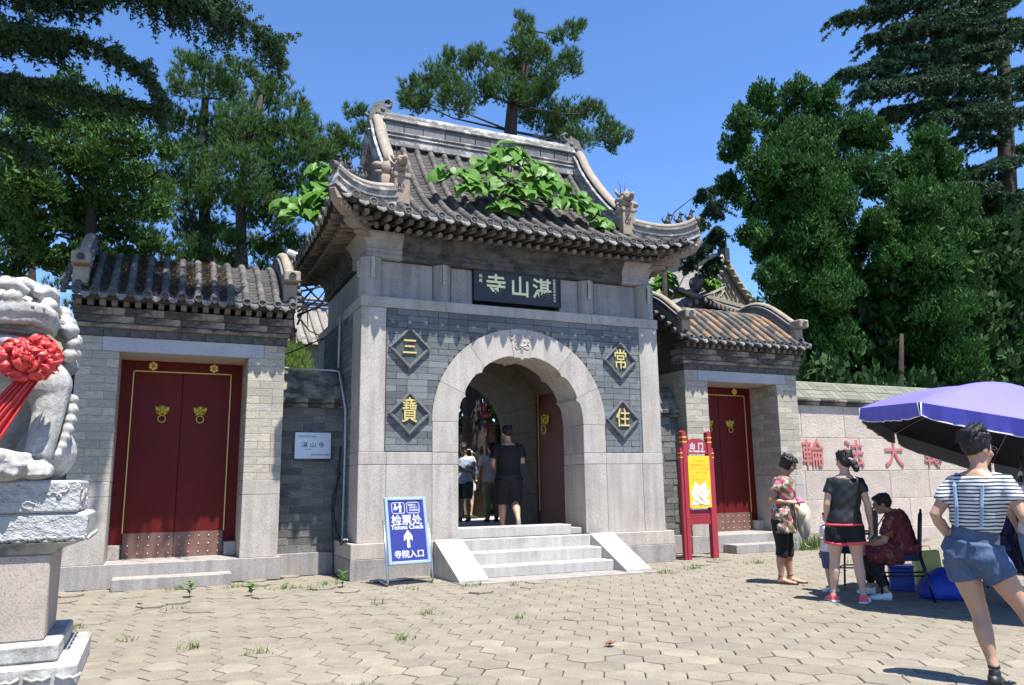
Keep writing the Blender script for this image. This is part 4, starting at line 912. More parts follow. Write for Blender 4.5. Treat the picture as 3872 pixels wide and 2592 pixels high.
BUSH_R = [(13.99,5.26,6.15,0.84),(17.02,6.18,6.28,1.08),(18.09,5.25,6.46,1.07),(21.34,5.9,7.15,1.06),(13.18,6.02,5.9,0.53),(12.21,5.35,4.99,0.53),(14.0,5.41,4.84,0.78),(16.12,5.32,4.8,0.94),(18.25,4.95,5.0,0.97),(21.06,5.47,5.53,0.89),(20.16,5.14,8.09,0.88),(21.36,5.16,9.47,0.9),(14.05,5.06,6.91,0.79)]
CEDAR_MID = [(11.95,10.3,11.51,0.31),(12.02,9.83,10.87,0.46),(11.7,10.08,10.26,0.52),(12.57,10.22,10.09,0.56),(11.9,10.17,9.35,0.52),(12.98,10.33,11.85,0.29),(11.39,10.29,8.85,0.31),(12.57,10.33,8.99,0.47),(10.54,9.62,9.04,0.24)]
BACK_L = [(-2.55,14.3,9.03,0.57),(-1.79,13.83,8.99,0.56),(-3.86,14.08,8.25,0.41),(-1.16,14.22,8.57,0.43),(0.51,14.17,11.39,0.6),(-3.05,14.33,8.11,0.42)]
FILL_L = [(-5.14,8.45,6.6,0.35),(-4.83,8.17,6.13,0.31),(-5.45,8.34,6.96,0.45),(-5.74,7.34,7.25,0.49),(-5.52,8.21,8.1,0.46),(-5.66,8.77,8.84,0.47),(-3.22,7.88,6.98,0.42),(-2.86,7.38,6.55,0.35),(-3.11,8.73,6.66,0.33),(-3.98,8.28,6.68,0.38),(-2.45,7.52,7.07,0.38),(-2.16,8.28,8.26,0.45),(-3.03,8.79,10.23,0.5),(-2.58,7.54,10.71,0.33),(-3.33,8.57,11.54,0.34),(-4.22,8.32,11.82,0.29)]
FILL_J = [(-7.34,2.84,5.15,0.39),(-6.88,2.64,4.93,0.35),(-6.32,2.51,4.95,0.31),(-5.85,3.18,5.11,0.3),(-5.66,2.95,5.37,0.3),(-5.58,3.59,6.22,0.34),(-7.7,3.42,6.33,0.44),(-7.63,3.4,7.67,0.45),(-6.9,2.46,7.75,0.36),(-7.58,3.07,4.75,0.31),(-5.62,3.13,4.81,0.19),(-5.41,2.46,6.87,0.22)]
def unit(n): 
    d = RNG.normal(size=(n, 3)); return d/np.linalg.norm(d, axis=1)[:, None]
def needles(P, D, L, w, k, spread):
    """bursts of thin needles: shoot tips P with axes D, k needles each"""
    n = len(P); P = np.repeat(P, k, 0); D = np.repeat(D, k, 0); q = D+unit(n*k)*spread; q /= np.linalg.norm(q, axis=1)[:, None]
    s = np.cross(q, unit(n*k)); s /= np.linalg.norm(s, axis=1)[:, None]+1e-9
    l = L*RNG.uniform(.7, 1.15, n*k)[:, None]; b = P-D*L*.25*RNG.random(n*k)[:, None]
    return np.stack([b-s*w, b+s*w, b+q*l], 1)
def shards(P, D, L, w, spread):
    """flat leaf-spray quads (kite shaped)"""
    n = len(P); q = D+unit(n)*spread; q /= np.linalg.norm(q, axis=1)[:, None]
    s = np.cross(q, unit(n)); s /= np.linalg.norm(s, axis=1)[:, None]+1e-9; l = L*RNG.uniform(.55, 1.25, n)[:, None]; ww = w*RNG.uniform(.7, 1.3, n)[:, None]
    return np.stack([P-q*l*.5, P+s*ww, P+q*l*.5, P-s*ww], 1)
def to_mesh(name, T, mat):
    k = T.shape[1]; return fastmesh(name, T.reshape(-1, 3), np.arange(T.shape[0]*k).reshape(-1, k), [mat])
def pine_crown(C, dens=62, L=.17, w=.0085, k=13, flat=.72, up_=.75, mul=2.4):
    out = []
    for x, y, z, r in C:
        r = r*1.08; n = max(30, int(dens*mul*r*r*4.2)); u = unit(n); rr = (.45+.55*RNG.random(n)**.6)[:, None]
        # lumpy: pull shoots to a handful of twig ends
        m = max(8, int(14*r)+6); tw = unit(m)*np.array([1, 1, flat])*r*.75; tw[:, 2] += .08*r
        P = np.array([x, y, z])+tw[RNG.integers(0, m, n)]*RNG.uniform(.55, 1.1, (n, 1))+u*rr*r*.40
        D = (P-np.array([x, y, z-.3*r])); D /= np.linalg.norm(D, axis=1)[:, None]; D = D*.6+np.array([0, 0, up_])+unit(n)*.35; D /= np.linalg.norm(D, axis=1)[:, None]
        out.append(needles(P, D, L, w, k, .62))
    return np.concatenate(out)
def spray_crown(C, dens=900, L=.13, w=.026, flat=.85, up_=.45, sub=15, subr=.36, mul=2.0, tall=1.15):
    out = []
    for x, y, z, r in C:
        r = r*1.1; m = int(sub*max(.6, r)*1.5); tw = unit(m)*np.array([1, 1, flat])*r*(.55+.35*RNG.random((m, 1))); n = int(dens*mul*r*r)
        i = RNG.integers(0, m, n); u = unit(n); u[:, 2] = np.abs(u[:, 2])*.9+u[:, 2]*.1
        P = np.array([x, y, z])+tw[i]+u*(RNG.random((n, 1))**.35)*r*subr*np.array([1, 1, tall])
        D = u*.8+np.array([0, 0, up_]); D /= np.linalg.norm(D, axis=1)[:, None]; out.append(shards(P, D, L, w, .45)); nc = int(dens*.22*r*r); Pc = np.array([x, y, z])+unit(nc)*(RNG.random((nc, 1))**.5)*r*.72; out.append(shards(Pc, unit(nc), L*2.1, w*2.6, .5))
    return np.concatenate(out)
def droop_branch(a, b, tw=26, hang=.5, L=.06, w=.008, k=9, sag=.15, side=.55, dens=26):
    """cedar bough from a to b: side twigs that droop, all set with short needles"""
    a = np.array(a); b = np.array(b); ax = b-a; ln = np.linalg.norm(ax); sd = np.cross(ax/ln, [0, 0, 1]); sd /= np.linalg.norm(sd)+1e-9; out = []
    for _ in range(int(tw*1.7)):
        t = RNG.random()**.8; p0 = a+ax*t+np.array([0, 0, -sag*math.sin(t*math.pi)*0]); q = RNG.normal()*side*(1.1-.6*t); h = hang*RNG.uniform(.3, 1.1)
        n = int(dens*(abs(q)+h)/1.0)+5; s = RNG.random(n)[:, None]
        P = p0+sd*q*s+ax/ln*s*RNG.uniform(0, .5)*abs(q)-np.array([0, 0, 1])*h*s**1.8+RNG.normal(0, .018, (n, 3)); D = sd*q*.4+np.array([0, 0, -.5])*h+ax/ln*.3; D = np.tile(D/(np.linalg.norm(D)+1e-9), (n, 1))*.5+unit(n)*.5
        out.append(needles(P, D, L, w, k, .9))
    return np.concatenate(out)
def limb(m, a, b, r0, r1, n=7, bend=.12):
    a, b = Vector(a), Vector(b); mid = a.lerp(b, .5)+Vector((RNG.normal(0, bend), RNG.normal(0, bend), RNG.normal(0, bend)*.5-.05))*(b-a).length*.5
    m.tube([a, a.lerp(mid, .6), mid, mid.lerp(b, .6), b], [r0, r0*.8+r1*.2, (r0+r1)/2, r0*.3+r1*.7, r1], n)
def tree(name, label, loc, trunk, tr, clumps, crown, mat, group=None, bark=BARK, twig=.022, step=2):
    t = thing(name, label, 'tree', loc, 0, group); L0 = Vector(loc); m = MB(); T = [Vector(p)-L0 for p in trunk]
    m.tube(T, [tr*(1-.62*i/(len(T)-1)) for i in range(len(T))], 10)
    tb = m.build('trunk', bark, t, True); lb = MB()
    for i, c in enumerate(clumps):
        if i % step: continue
        p = Vector(c[:3])-L0; q = min(T[1:], key=lambda v: (v-p).length+max(0, v.z-p.z)*2); h = q+(T[-1]-q)*0
        limb(lb, h, p, twig*1.6, twig*.4, 6)
    lb.build('limbs', bark, tb, True)
    cr = crown.copy(); cr -= np.array(loc); o = link('crown', to_mesh('crown', cr, mat), t); return t
G1 = 'pines behind the left side gate'
tree('pine_tree', 'tall pine behind the gate roof with dark trunk showing against blue sky', (3.2, 7.5, 2.9), [(3.1, 7.5, 2.9), (3.15, 7.5, 6), (3.2, 7.5, 9.49), (3.26, 7.5, 11.05), (3.33, 7.5, 11.86), (3.73, 7.5, 13.16), (3.64, 7.5, 14.3)], .27, PINE_C, pine_crown(PINE_C, 90), PINEM)
tree('pine_tree', 'pine just left of the gate roof with several upright leader shoots', (-3.7, 7, 4.2), [(-3.68, 7, 4.2), (-3.69, 7, 5.75), (-3.78, 7, 6.77), (-3.85, 7, 7.92), (-3.76, 7, 9.23), (-3.47, 7, 10.5)], .17, PINE_L1, np.concatenate([pine_crown(PINE_L1, 84), pine_crown(PINE_L3[:8], 84)]), PINEM, G1)
tree('pine_tree', 'broad pine with dark trunk rising behind left side gate roof', (-4.5, 9, 4.6), [(-4.5, 9, 4.6), (-4.52, 9, 6.37), (-4.46, 9, 7.27), (-4.61, 9, 9.09), (-4.68, 9, 11.2)], .22, PINE_L2, pine_crown(PINE_L2+FILL_L, 80), PINEM, G1)
PINE_L2 = PINE_L2
BACK2 = [(x, y, z, r) for x, y, z, r in BACK_L]
tree('pine_tree', 'small yellowish pine low in the gap behind left side gate', (-4.2, 13, 5), [(-4.2, 13, 5), (-4.2, 13, 7), (-4.0, 13, 9)], .1, BACK2, pine_crown(BACK2, 46, L=.2), PINEY)
tree('pine_tree', 'thin distant pine at far left with sky showing through', (-8.04, 9, 4.4), [(-8.0, 9, 4.4), (-8.04, 9, 5.62), (-8.13, 9, 6.43), (-8.12, 9, 7.06)], .12, FARL, pine_crown(FARL, 44), PINEY)
tree('juniper_tree', 'bright juniper with dense feathery sprays above left side gate', (-6.4, 2.6, 2.2), [(-6.35, 2.6, 2.2), (-6.39, 2.6, 4.17), (-6.44, 2.6, 5.18), (-6.48, 2.6, 6.22), (-6.61, 2.6, 7.0)], .13, JUN_L, spray_crown(JUN_L+FILL_J, 3300, .085, .0155, sub=22, subr=.40), JUNM, twig=.014)
limb_ = MB()
# overhanging cedar on the left: trunk out of frame, boughs reaching in, higher ones unseen and added for shade
ct = thing('cedar_tree', 'dark cedar with drooping boughs overhanging the upper left corner', 'tree', (-9.6, -.4, 0))
m = MB(); m.tube([(0, 0, 0), (.05, 0, 3), (.1, 0, 6), (.15, 0, 9.5)], [.34, .30, .24, .12], 12); tb = m.build('trunk', BARK, ct, True)
BGH = [[(-9.5, -.6, 6.6), (-7.99, -.6, 6.8), (-7.05, -.6, 6.94), (-6.38, -.6, 6.98), (-5.76, -.6, 6.78), (-5.36, -.6, 6.28)], [(-9.5, -.3, 6.1), (-8.04, -.2, 6.43), (-6.87, -.2, 6.5), (-6.27, -.2, 6.47), (-5.68, -.2, 6.40), (-5.46, -.2, 6.34)],
       [(-9.5, -.6, 7.4), (-6.93, -.6, 7.79), (-5.93, -.6, 7.82), (-5.12, -.6, 7.8), (-4.49, -.6, 7.73), (-3.98, -.6, 7.42)], [(-9.5, -.6, 7.3), (-8.05, -.6, 7.42), (-7.38, -.6, 7.43), (-6.81, -.6, 7.46), (-6.28, -.6, 7.62)],
       [(-9.5, .2, 6.9), (-8.2, .1, 7.1), (-7.3, 0, 7.15), (-6.7, -.1, 7.1)], [(-9.4, .2, 5.7), (-8.2, .5, 5.95), (-7.4, .7, 6.05), (-6.9, .8, 5.9)], [(-9.4, -.9, 7.9), (-7.6, -1.0, 8.1), (-6.3, -1.1, 8.1), (-5.3, -1.1, 8.0)], [(-9.4, .4, 6.4), (-8.3, .6, 6.65), (-7.5, .8, 6.7), (-6.9, .9, 6.6)],
       [(-9.4, -.6, 8.6), (-7.4, -.9, 9.0), (-6.2, -1.0, 8.9), (-5.4, -1.0, 8.7)], [(-9.4, -.2, 9.4), (-7.4, -.2, 9.7), (-6.4, -.3, 9.6), (-5.5, -.4, 9.4)], [(-9.4, -.3, 8.2), (-7.6, .3, 8.5), (-6.0, .5, 8.6), (-4.8, .5, 8.7)], [(-9.4, .1, 7.4), (-8.3, .4, 7.6), (-7.2, .6, 7.6)]]
lb = MB(); cr = []
BGH += [[(-9.4, y_, 8.3+z_), (-7.4, y_, 8.55+z_), (-5.8, y_, 8.5+z_), (-4.7-.3*abs(y_), y_, 8.3+z_)] for y_, z_ in ((-1.5, 0), (-1.0, .25), (-.55, .1), (-.1, .35), (.3, .2))]  # unseen boughs above the view, added to shade the left gate roof
for i, B_ in enumerate(BGH):
    P = [Vector(p)-Vector((-9.6, -.4, 0)) for p in B_]; lb.tube(P, [max(.012, .07*(1-k/(len(P)-.6))) for k in range(len(P))], 7)
    for k, (a, b) in enumerate(zip(B_, B_[1:])):
        if k == 0 and i < 4: 
            cr.append(droop_branch(a, b, 22, .30, .065, .0115, 5, side=.38)); continue
        ln = (Vector(b)-Vector(a)).length
        thick = i == 2 and k >= 2
        cr.append(droop_branch(a, b, int((62 if i < 8 else 40)*ln)+12, .36 if thick else (.24 if i > 1 else .17), .056 if i < 8 else .09, .0105 if i < 8 else .022, 4 if i < 8 else 3, side=.5 if thick else .30, dens=30))
lb.build('boughs', BARK, tb, True)
link('crown', to_mesh('crown', np.concatenate(cr)-np.array((-9.6, -.4, 0)), DEOM), ct)
# right-hand masses
G2 = 'dense green cypresses behind the boundary wall'
tree('cypress_tree', 'large rounded bright green cypress rising right of the gate', (11.7, 6, 2.9), [(11.6, 6, 2.9), (11.9, 6, 4.5), (12.08, 6, 6.42), (12.46, 6, 9.2), (12.58, 6, 11.8)], .25, CYP_R1, spray_crown(CYP_R1+[(12.1+.25*math.sin(k*2), 5.6+.5*math.cos(k*3), 4.2+.75*k, 1.0) for k in range(10)], 2100, .14, .0235, up_=.95, sub=30, subr=.27, tall=1.9), CYPM, G2)
tree('cypress_tree', 'second rounded cypress above the boundary wall, nearer the purple umbrella', (15.1, 4.5, 2.7), [(15.0, 4.5, 2.7), (15.1, 4.5, 3.73), (15.32, 4.5, 6.36), (15.84, 4.5, 9.0)], .22, CYP_R2, spray_crown(CYP_R2+[(15.2+.25*math.sin(k*2), 4.3+.5*math.cos(k*3), 3.8+.7*k, .95) for k in range(7)], 2100, .14, .0235, up_=.95, sub=30, subr=.27, tall=1.9), CYPM, G2)
t = thing('bushy_tree', 'dark shaded trees massed low behind the boundary wall', 'tree', (16, 5.5, 2.7)); m = MB()
for x, y, h in ((13.3, 4, 2.6), (14.6, 5.6, 2.2), (17.8, 6.6, 2.2), (19.5, 6.6, 2.2)): limb(m, (x-16, y-5.5, -.2), (x-16+RNG.normal(0, .4), y-5.5, h), .11, .05, 8, .15)
m.build('trunk', BARK, t, True)['kind'] = 'stuff'
link('crown', to_mesh('crown', spray_crown(BUSH_R+[(x+1.2, y+1.0, z, r*1.1) for x, y, z, r in BUSH_R[:10]]+[(x, 4.3+.5*math.sin(x*3), 3.3+.3*math.sin(x*2), .85) for x in np.arange(9.2, 26, .95)]+[(x, 9+math.sin(x), 5.5+1.6*math.sin(x*1.3), 1.6) for x in np.arange(12.5, 27, 1.5)]+[(21.5+1.1*(k % 6), 9.5+.6*math.sin(k*2), 6.2+1.5*(k//6)+.4*math.sin(k), 1.25) for k in range(30)], 290, .30, .078, sub=20, subr=.5)-np.array((16, 5.5, 2.7)), DARKM), t)
t = thing('cedar_tree', 'tall layered cedar at upper right with drooping branch tips', 'tree', (25, 8, 3)); m = MB(); o3 = Vector((25, 8, 3))
m.tube([Vector(p)-o3 for p in [(24.3, 8, 3), (24.45, 8, 4.44), (25.21, 8, 9.7), (26.04, 8, 15.42), (26.94, 8, 21.67), (27.42, 8, 25)]], [.5, .48, .40, .30, .18, .06], 12); tb = m.build('trunk', BARK, t, True)
BR = [((27.02, 8.0, 22.11), (18.86, 8.0, 19.73)),((26.86, 8.0, 21.23), (18.06, 8.0, 18.87)),((26.77, 8.0, 20.79), (16.96, 8.0, 18.14)),((26.95, 8.0, 20.22), (18.83, 8.0, 17.78)),((26.87, 8.0, 19.78), (17.86, 8.0, 17.28)),((26.71, 8.0, 18.93), (18.96, 8.0, 16.99)),((26.67, 8.0, 18.72), (16.68, 8.0, 15.69)),((26.51, 8.0, 17.88), (18.34, 8.0, 15.78)),((26.39, 8.0, 17.26), (16.67, 8.0, 14.74)),((26.23, 8.0, 16.44), (19.13, 8.0, 14.84)),((26.11, 8.0, 15.83), (20.23, 8.0, 14.37)),((25.96, 8.0, 15.02), (21.86, 8.0, 13.93)),((26.02, 8.0, 13.88), (22.89, 8.0, 12.65)),((27.3, 8.0, 20.51), (28.6, 8.0, 20.09)),((26.88, 8.0, 18.36), (28.6, 8.0, 17.84)),((26.48, 8.0, 16.29), (28.6, 8.0, 15.8)), ((26.0, 8, 14.6), (28.4, 7.6, 13.6)), ((25.6, 8, 12.6), (28, 7.6, 11.8)), ((25.3, 8, 10.9), (21.5, 7.4, 10.2)), ((25.4, 8, 11.8), (21.0, 7.4, 11.6)), ((25.2, 8, 10), (27.8, 7.4, 9.4))]
lb = MB(); cr = []
for i, (a, b) in enumerate(BR):
    yy = RNG.uniform(-1.0, .8); b = (b[0], b[1]+yy, b[2]+.25); mid = (Vector(a)*.45+Vector(b)*.55)+Vector((0, 0, .35)); 
    lb.tube([Vector(a)-o3, mid-o3, Vector(b)-o3], [.07, .04, .012], 6)
    kk = RNG.uniform(.55, 1.2); cr.append(droop_branch(a, tuple(mid), int(15*kk*(mid-Vector(a)).length)+6, .60*kk, .16, .030, 4, side=.9, dens=22)); cr.append(droop_branch(tuple(mid), b, int(20*kk*(mid-Vector(b)).length)+6, .55*kk, .16, .030, 4, side=.7, dens=22))
lb.build('boughs', BARK, tb, True); link('crown', to_mesh('crown', np.concatenate(cr)-np.array((25, 8, 3)), DEOM), t)
cr = np.concatenate([droop_branch((x, y, z+r*.3), (x+RNG.normal(0, .3)-.5*r, y, z-r*.3), 36, r*.9, .11, .02, 5, side=r*.8) for x, y, z, r in CEDAR_MID for _ in range(2)])
tree('cedar_tree', 'slender cedar with drooping tips just right of the gate roof corner', (9.9, 10, 3), [(9.9, 10, 3), (10.0, 10, 7), (10.1, 10, 9.6)], .14, CEDAR_MID, cr, DEOM)
# trees seen through the arch
SH_ = [(1.2, 7.6, 5.4, 1.2), (2.6, 7.8, 5.6, 1.3), (1.9, 8.2, 6.2, 1.2), (.2, 6.4, 5.6, 1.1), (1.6, 6.2, 5.7, 1.1), (3.2, 6.4, 5.6, 1.1), (4.2, 8.0, 5.4, 1.2), (3.4, 9.6, 5.6, 1.2), (1.0, 9.5, 5.8, 1.2)]
tree('shade_tree', 'thick dark tree trunk standing in the courtyard beyond the arch', (1.92, 7, .49), [(1.95, 7, .49), (1.91, 7, 2.45), (1.88, 7, 3.77), (1.86, 7, 5.79), (1.9, 7, 7)], .34, SH_, spray_crown(SH_, 420, .16, .045), JUNM)
T2 = [(3.2, 11.5, 4.2, .8), (4.6, 11, 4.0, .9), (2.4, 12, 3.6, .8), (3.9, 12, 3.2, .7), (5.4, 12, 3.4, .8), (2.2, 12.5, 2.6, .7), (1.6, 13, 3.8, .9)]
tree('shade_tree', 'slim dark trunk with sunlit leaves farther back beyond the arch', (3.85, 10, .49), [(3.85, 10, .49), (3.84, 10, 3), (3.8, 10.2, 4.6)], .11, T2, spray_crown(T2, 620, .15, .05), GRASSM)
# broad-leaved seedlings growing on the roofs
def leafmesh(seed):
    r = random.Random(seed); P = [(-.02, -.04), (.05, -.10), (.13, -.07), (.165, .02), (.15, .11), (.10, .185), (.05, .235), (0, .30)]
    m = MB(); cup = r.uniform(-.15, .35); rows = []
    V = [(0, -.02, 0), (0, .09, .012), (0, .18, .006), (0, .30, -.05)]
    for s in (-1, 1):
        Q = [(s*x*r.uniform(.92, 1.08), y, abs(x)*cup-.45*max(0, y-.1)**2+r.uniform(-.012, .012)) for x, y in P[1:-1]]
        o = len(m.v); m.add([(0, -.02, 0), (0, .06, .006), (0, .13, .006), (0, .20, -.004), (0, .30, -.05)]+Q, [(0, 5, 6), (0, 6, 7, 1), (1, 7, 8, 2), (2, 8, 9, 3), (3, 9, 10, 4)] if s > 0 else [(0, 6, 5), (0, 1, 7, 6), (1, 2, 8, 7), (2, 3, 9, 8), (3, 4, 10, 9)])
    return m.mesh('leaf', [BIGL], True, fix=False)
LM = [leafmesh(i) for i in range(6)]
BIGL.node_tree.nodes
_n = BIGL.node_tree; _oi = _n.nodes.new('ShaderNodeObjectInfo'); _mm = [q for q in _n.nodes if q.type == 'MATH' and q.operation == 'MULTIPLY_ADD'][0]; _n.links.new(_oi.outputs['Random'], _mm.inputs[0])
def big_plant(label, loc, blobs, n, size=1.0, stems=((0, 0, 0),), sunside=1.0):
    t = thing('roof_plant', label, 'plant', loc); m = MB(); tot = sum(b[3]**2 for b in blobs)
    for x, y, z, r in blobs: limb(m, Vector(stems[0]), Vector((x, y, z))-Vector(loc), .018, .007, 6, .1)
    m.build('stem', STEMM, t, True); mats = []
    for x, y, z, r in blobs:
        for _ in range(int(round(n*r*r/tot))):
            u = Vector(unit(1)[0]); u.y = -abs(u.y)*.8+u.y*.2; u.z = abs(u.z)*.7+u.z*.3
            p = Vector((x, y, z))+Vector((u.x, u.y*.7, u.z*.9))*r*RNG.uniform(.45, 1.0)-Vector(loc)
            nv = (u*.45+Vector((-.05, -.62, .62))+Vector(unit(1)[0])*.38).normalized(); tip = (Vector((u.x, u.y, -.55))+Vector(unit(1)[0])*.4); tip = (tip-nv*tip.dot(nv)).normalized(); sd = tip.cross(nv)
            k = size*RNG.uniform(.6, 1.1); A = Matrix(((sd.x, tip.x, nv.x), (sd.y, tip.y, nv.y), (sd.z, tip.z, nv.z))).to_4x4(); mats.append(Matrix.Translation(p) @ A @ Matrix.Scale(k, 4))
    pieces('leaf', t, LM, mats, 300, origin=Matrix.Translation(loc)); return t
big_plant('bright green broad-leaved plant sprawling over the middle of the gate roof', (.1, .75, 6.3), [(-.02, .35, 6.75, .34), (-.5, .3, 6.48, .36), (-1.05, .25, 6.25, .34), (-.85, .1, 6.0, .28), (.45, .3, 6.5, .40), (.75, .2, 6.3, .36), (-.25, .1, 6.1, .40), (.25, .1, 6.05, .40), (.85, .05, 5.95, .32), (1.3, .1, 5.95, .30), (1.5, .0, 5.72, .22), (-.3, .0, 5.78, .26), (.05, .35, 6.95, .20), (1.1, .15, 6.15, .26)], 300, .80)
big_plant('leafy plant hanging over the left eave of the gate roof', (-2.7, 1.6, 5.9), [(-2.93, 1.9, 6.7, .26), (-3.0, 1.9, 6.4, .28), (-3.15, 1.9, 6.1, .28), (-3.25, 1.8, 5.8, .24), (-2.95, 1.6, 6.05, .26), (-3.1, 1.5, 5.75, .2), (-3.45, 2.1, 6.05, .2)], 96, .85)
# ---------------------------------------------------------------- buildings behind
hall = thing('temple_hall', 'grey-tiled temple hall with triangular gable behind the right side gate', 'building', (14.35, 13.5, -.95), R(20))
DKRED = plain('dark_red_wood', (.06, .012, .010), .6); HT = stone('hall_tile', (.20, .185, .165), .85, .3, .2, 6, .5); HW = stone('hall_gable', (.30, .265, .215), .9, .2, .2, 5, .4, dirt=(.2, .17, .14))
m = MB(); m.box(-3.2, 6, -1.6, 3.6, 2, 8.1); m.build('wall', DKRED, hall)
m = MB()
E0, E1, F0, F1 = -3.6, 6.4, -2.2, 4.4      # eave rectangle; gable faces -y (front)
zt = 9.25
def hz(d): return 8.35+.42*d+.06*d*d+.0
for j in range(1):
    m.sheet([[(E0+(1.7)*i/6, F0+(F1-F0)*t, hz(1.7*i/6)+.35*abs(t-.5)**4*8*(1-i/6)) for i in range(7)] for t in np.linspace(0, 1, 13)])
    m.sheet([[(E0+(E1-E0)*t, F0+1.5*i/6, hz(1.5*i/6)+.35*abs(t-.5)**4*8*(1-i/6)) for i in range(7)] for t in np.linspace(0, 1, 13)])
m.build('lower_roof', HT, hall, True)
m = MB(); GA = -.9
Pg = [(-2.1, 9.15), (-1.3, 9.55), (-.5, 10.15), (0.1, 10.85), (.7, 10.15), (1.5, 9.55), (2.3, 9.15)]
m.extr(Pg, 'xz', GA, GA+.2); m.build('gable', HW, hall)
for s in (-1, 1):
    m = MB(); 
    prof = [(.1+s*q, 10.9-.98*q+.13*q*q) for q in np.linspace(0, 2.3, 9)]
    m.sheet([[(x, y, z) for x, z in prof] for y in (GA-.12, 5)]); m.build('upper_roof', HT, hall, True)
    r = MB(); r.tube([(x, GA-.1, z+.1) for x, z in prof], [(.12, .16)]*9, 8, side=(0, 1, 0)); r.build('gable_ridge', HW, hall, True)
    tl = MB()
    for k in range(8):
        x, z = prof[k]; tl.ell((x, GA-.25, z-.16), (.13, .12, .10), 8, 5)
    q = tl.build('gable_tile', HT, hall, True); q['kind'] = 'stuff'
for k in range(3):
    c = MB(); h = .25+.3*k; c.tube([(.1-h*1.1, GA-.02, 9.35), (.1, GA-.02, 9.35+h*1.05), (.1+h*1.1, GA-.02, 9.35)], .03, 5); c.build('gable_band', HW, hall)
c = MB(); c.box(-2.2, 2.4, GA-.3, GA+.1, 9.02, 9.16); c.build('base_ridge', HW, hall)
m = MB(); m.box(.02, .18, GA-.2, 5, 10.85, 11.2); m.build('main_ridge', HT, hall)
m = MB(); m.box(-.05, .25, GA-.3, GA+.1, 10.7, 11.35, c=.03); m.ell((-.08, GA-.1, 11.45), (.14, .12, .14), 8, 6); m.ell((.22, GA-.1, 11.5), (.10, .1, .10), 8, 6); m.build('ridge_ornament', SOOT, hall)
tm = MB(); tm.tube([(0, 0, 0), (0, 1.5, .72)], .075, 6); dt = MB(); dt.ell((0, -.02, -.03), (.10, .03, .12), 8, 5); 
RT = tm.mesh('roof_tile', [HT], True); DT = dt.mesh('drip_tile', [ORN], True)
pieces('roof_tile', hall, RT, [TRS((E0+.28*k, F0, hz(0)+.35*abs((.28*k)/(E1-E0)-.5)**4*8+.03)) for k in range(36)], origin=Matrix.Translation((14.35, 13.5, -.95)))
pieces('drip_tile', hall, DT, [TRS((E0+.14+.28*k, F0-.03, hz(0)+.35*abs((.28*k)/(E1-E0)-.5)**4*8-.06)) for k in range(35)]+[TRS((E0-.03, F0+.2+.28*k, hz(0)+.35*abs((.28*k)/(F1-F0)-.5)**4*8-.06), (0, 0, R(90))) for k in range(22)])
m = MB(); m.box(E0+.15, E1, F0+.12, F1, 8.12, 8.32); m.build('eave_beam', DKRED, hall)
m = MB(); m.tube([(E0+1.7, F0+1.5, hz(1.6)+.1), (E0+.6, F0+.6, 8.95), (E0-.1, F0-.1, 9.1)], [.13, .13, .10], 7); m.ell((E0+.35, F0+.35, 9.25), (.2, .2, .24), 8, 6); m.ell((E0+.9, F0+.9, 9.35), (.16, .16, .25), 8, 6); m.build('hip_ridge', ORN, hall, True)
big_plant('green leafy plant on the hall eave, left of the hall gable', (11.3, 11.5, 8.3), [(11.1, 11.4, 8.35, .45), (10.7, 11.4, 7.95, .4), (11.6, 11.4, 8.0, .3)], 60, 1.3)
big_plant('green leafy plant on the hall roof below the gable', (12.9, 11.5, 8.3), [(12.7, 11.3, 8.5, .36), (13.1, 11.3, 8.4, .3)], 44, 1.3)
hs = thing('tiled_house', 'grey-tiled house roof glimpsed above the grass bank', 'building', (-2.3, 12, 4.7))
m = MB(); m.box(-4, 3.4, .3, 4, -.3, 1.0); m.build('wall', stone('house_wall', (.3, .28, .25)), hs)
m = MB(); m.sheet([[(x, y, z) for x in (-4.2, 3.6)] for y, z in ((0, .75), (1.2, 1.5), (2.2, 2.25))]); m.build('roof', HT, hs)
tm = MB(); tm.tube([(0, 0, .78), (0, 1.2, 1.53), (0, 2.2, 2.28)], .075, 6); pieces('roof_tile', hs, tm.mesh('roof_tile', [HT], True), [TRS((-4.1+.3*k, 0, 0)) for k in range(26)])
for k in range(3):
    m = MB(); m.tube([(-4.2, 2.2-.05*k, 2.32+.14*k), (3.6, 2.2-.05*k, 2.32+.14*k)], .06, 6); m.build('ridge_course', RCAP, hs, True)
dead = MB()
for k in range(16):
    a = Vector((-2.1, 9.4, 4.6)); limb(dead, a+Vector((0, 0, RNG.uniform(.5, 2.2))), a+Vector((RNG.normal(.5, .8), RNG.normal(0, .3), RNG.uniform(.4, 2.6))), .03, .008, 5, .3)
limb(dead, (-2.15, 9.4, 4.5), (-2.05, 9.4, 7.0), .09, .04, 7, .1); tag(dead.build('bare_tree', BARK, None, True), 'bare branching small tree in front of the tiled house', 'tree')
# ---------------------------------------------------------------- things in the courtyard beyond the arch
inc = thing('incense_burner', 'dark incense burner shelter with small flames beyond the arch', 'incense burner', (3.3, 9, .49))
m = MB(); m.box(-.55, .55, -.35, .35, 0, .55, c=.02); m.box(-.5, -.38, -.3, .3, .55, 1.3); m.box(.38, .5, -.3, .3, .55, 1.3); m.box(-.5, .5, .2, .3, .55, 1.3); m.build('body', SOOT, inc)
m = MB(); m.extr([(-.7, 1.30), (-.45, 1.42), (0, 1.62), (.45, 1.42), (.7, 1.30), (.6, 1.26), (-.6, 1.26)], 'xz', -.42, .42); m.build('canopy_roof', stone('burner_roof', (.35, .32, .27)), inc)
FLM, n_, b_ = nodes('flame'); b_.inputs['Base Color'].default_value = (1, .15, .02, 1); b_.inputs['Emission Color'].default_value = (1, .18, .03, 1); b_.inputs['Emission Strength'].default_value = 4
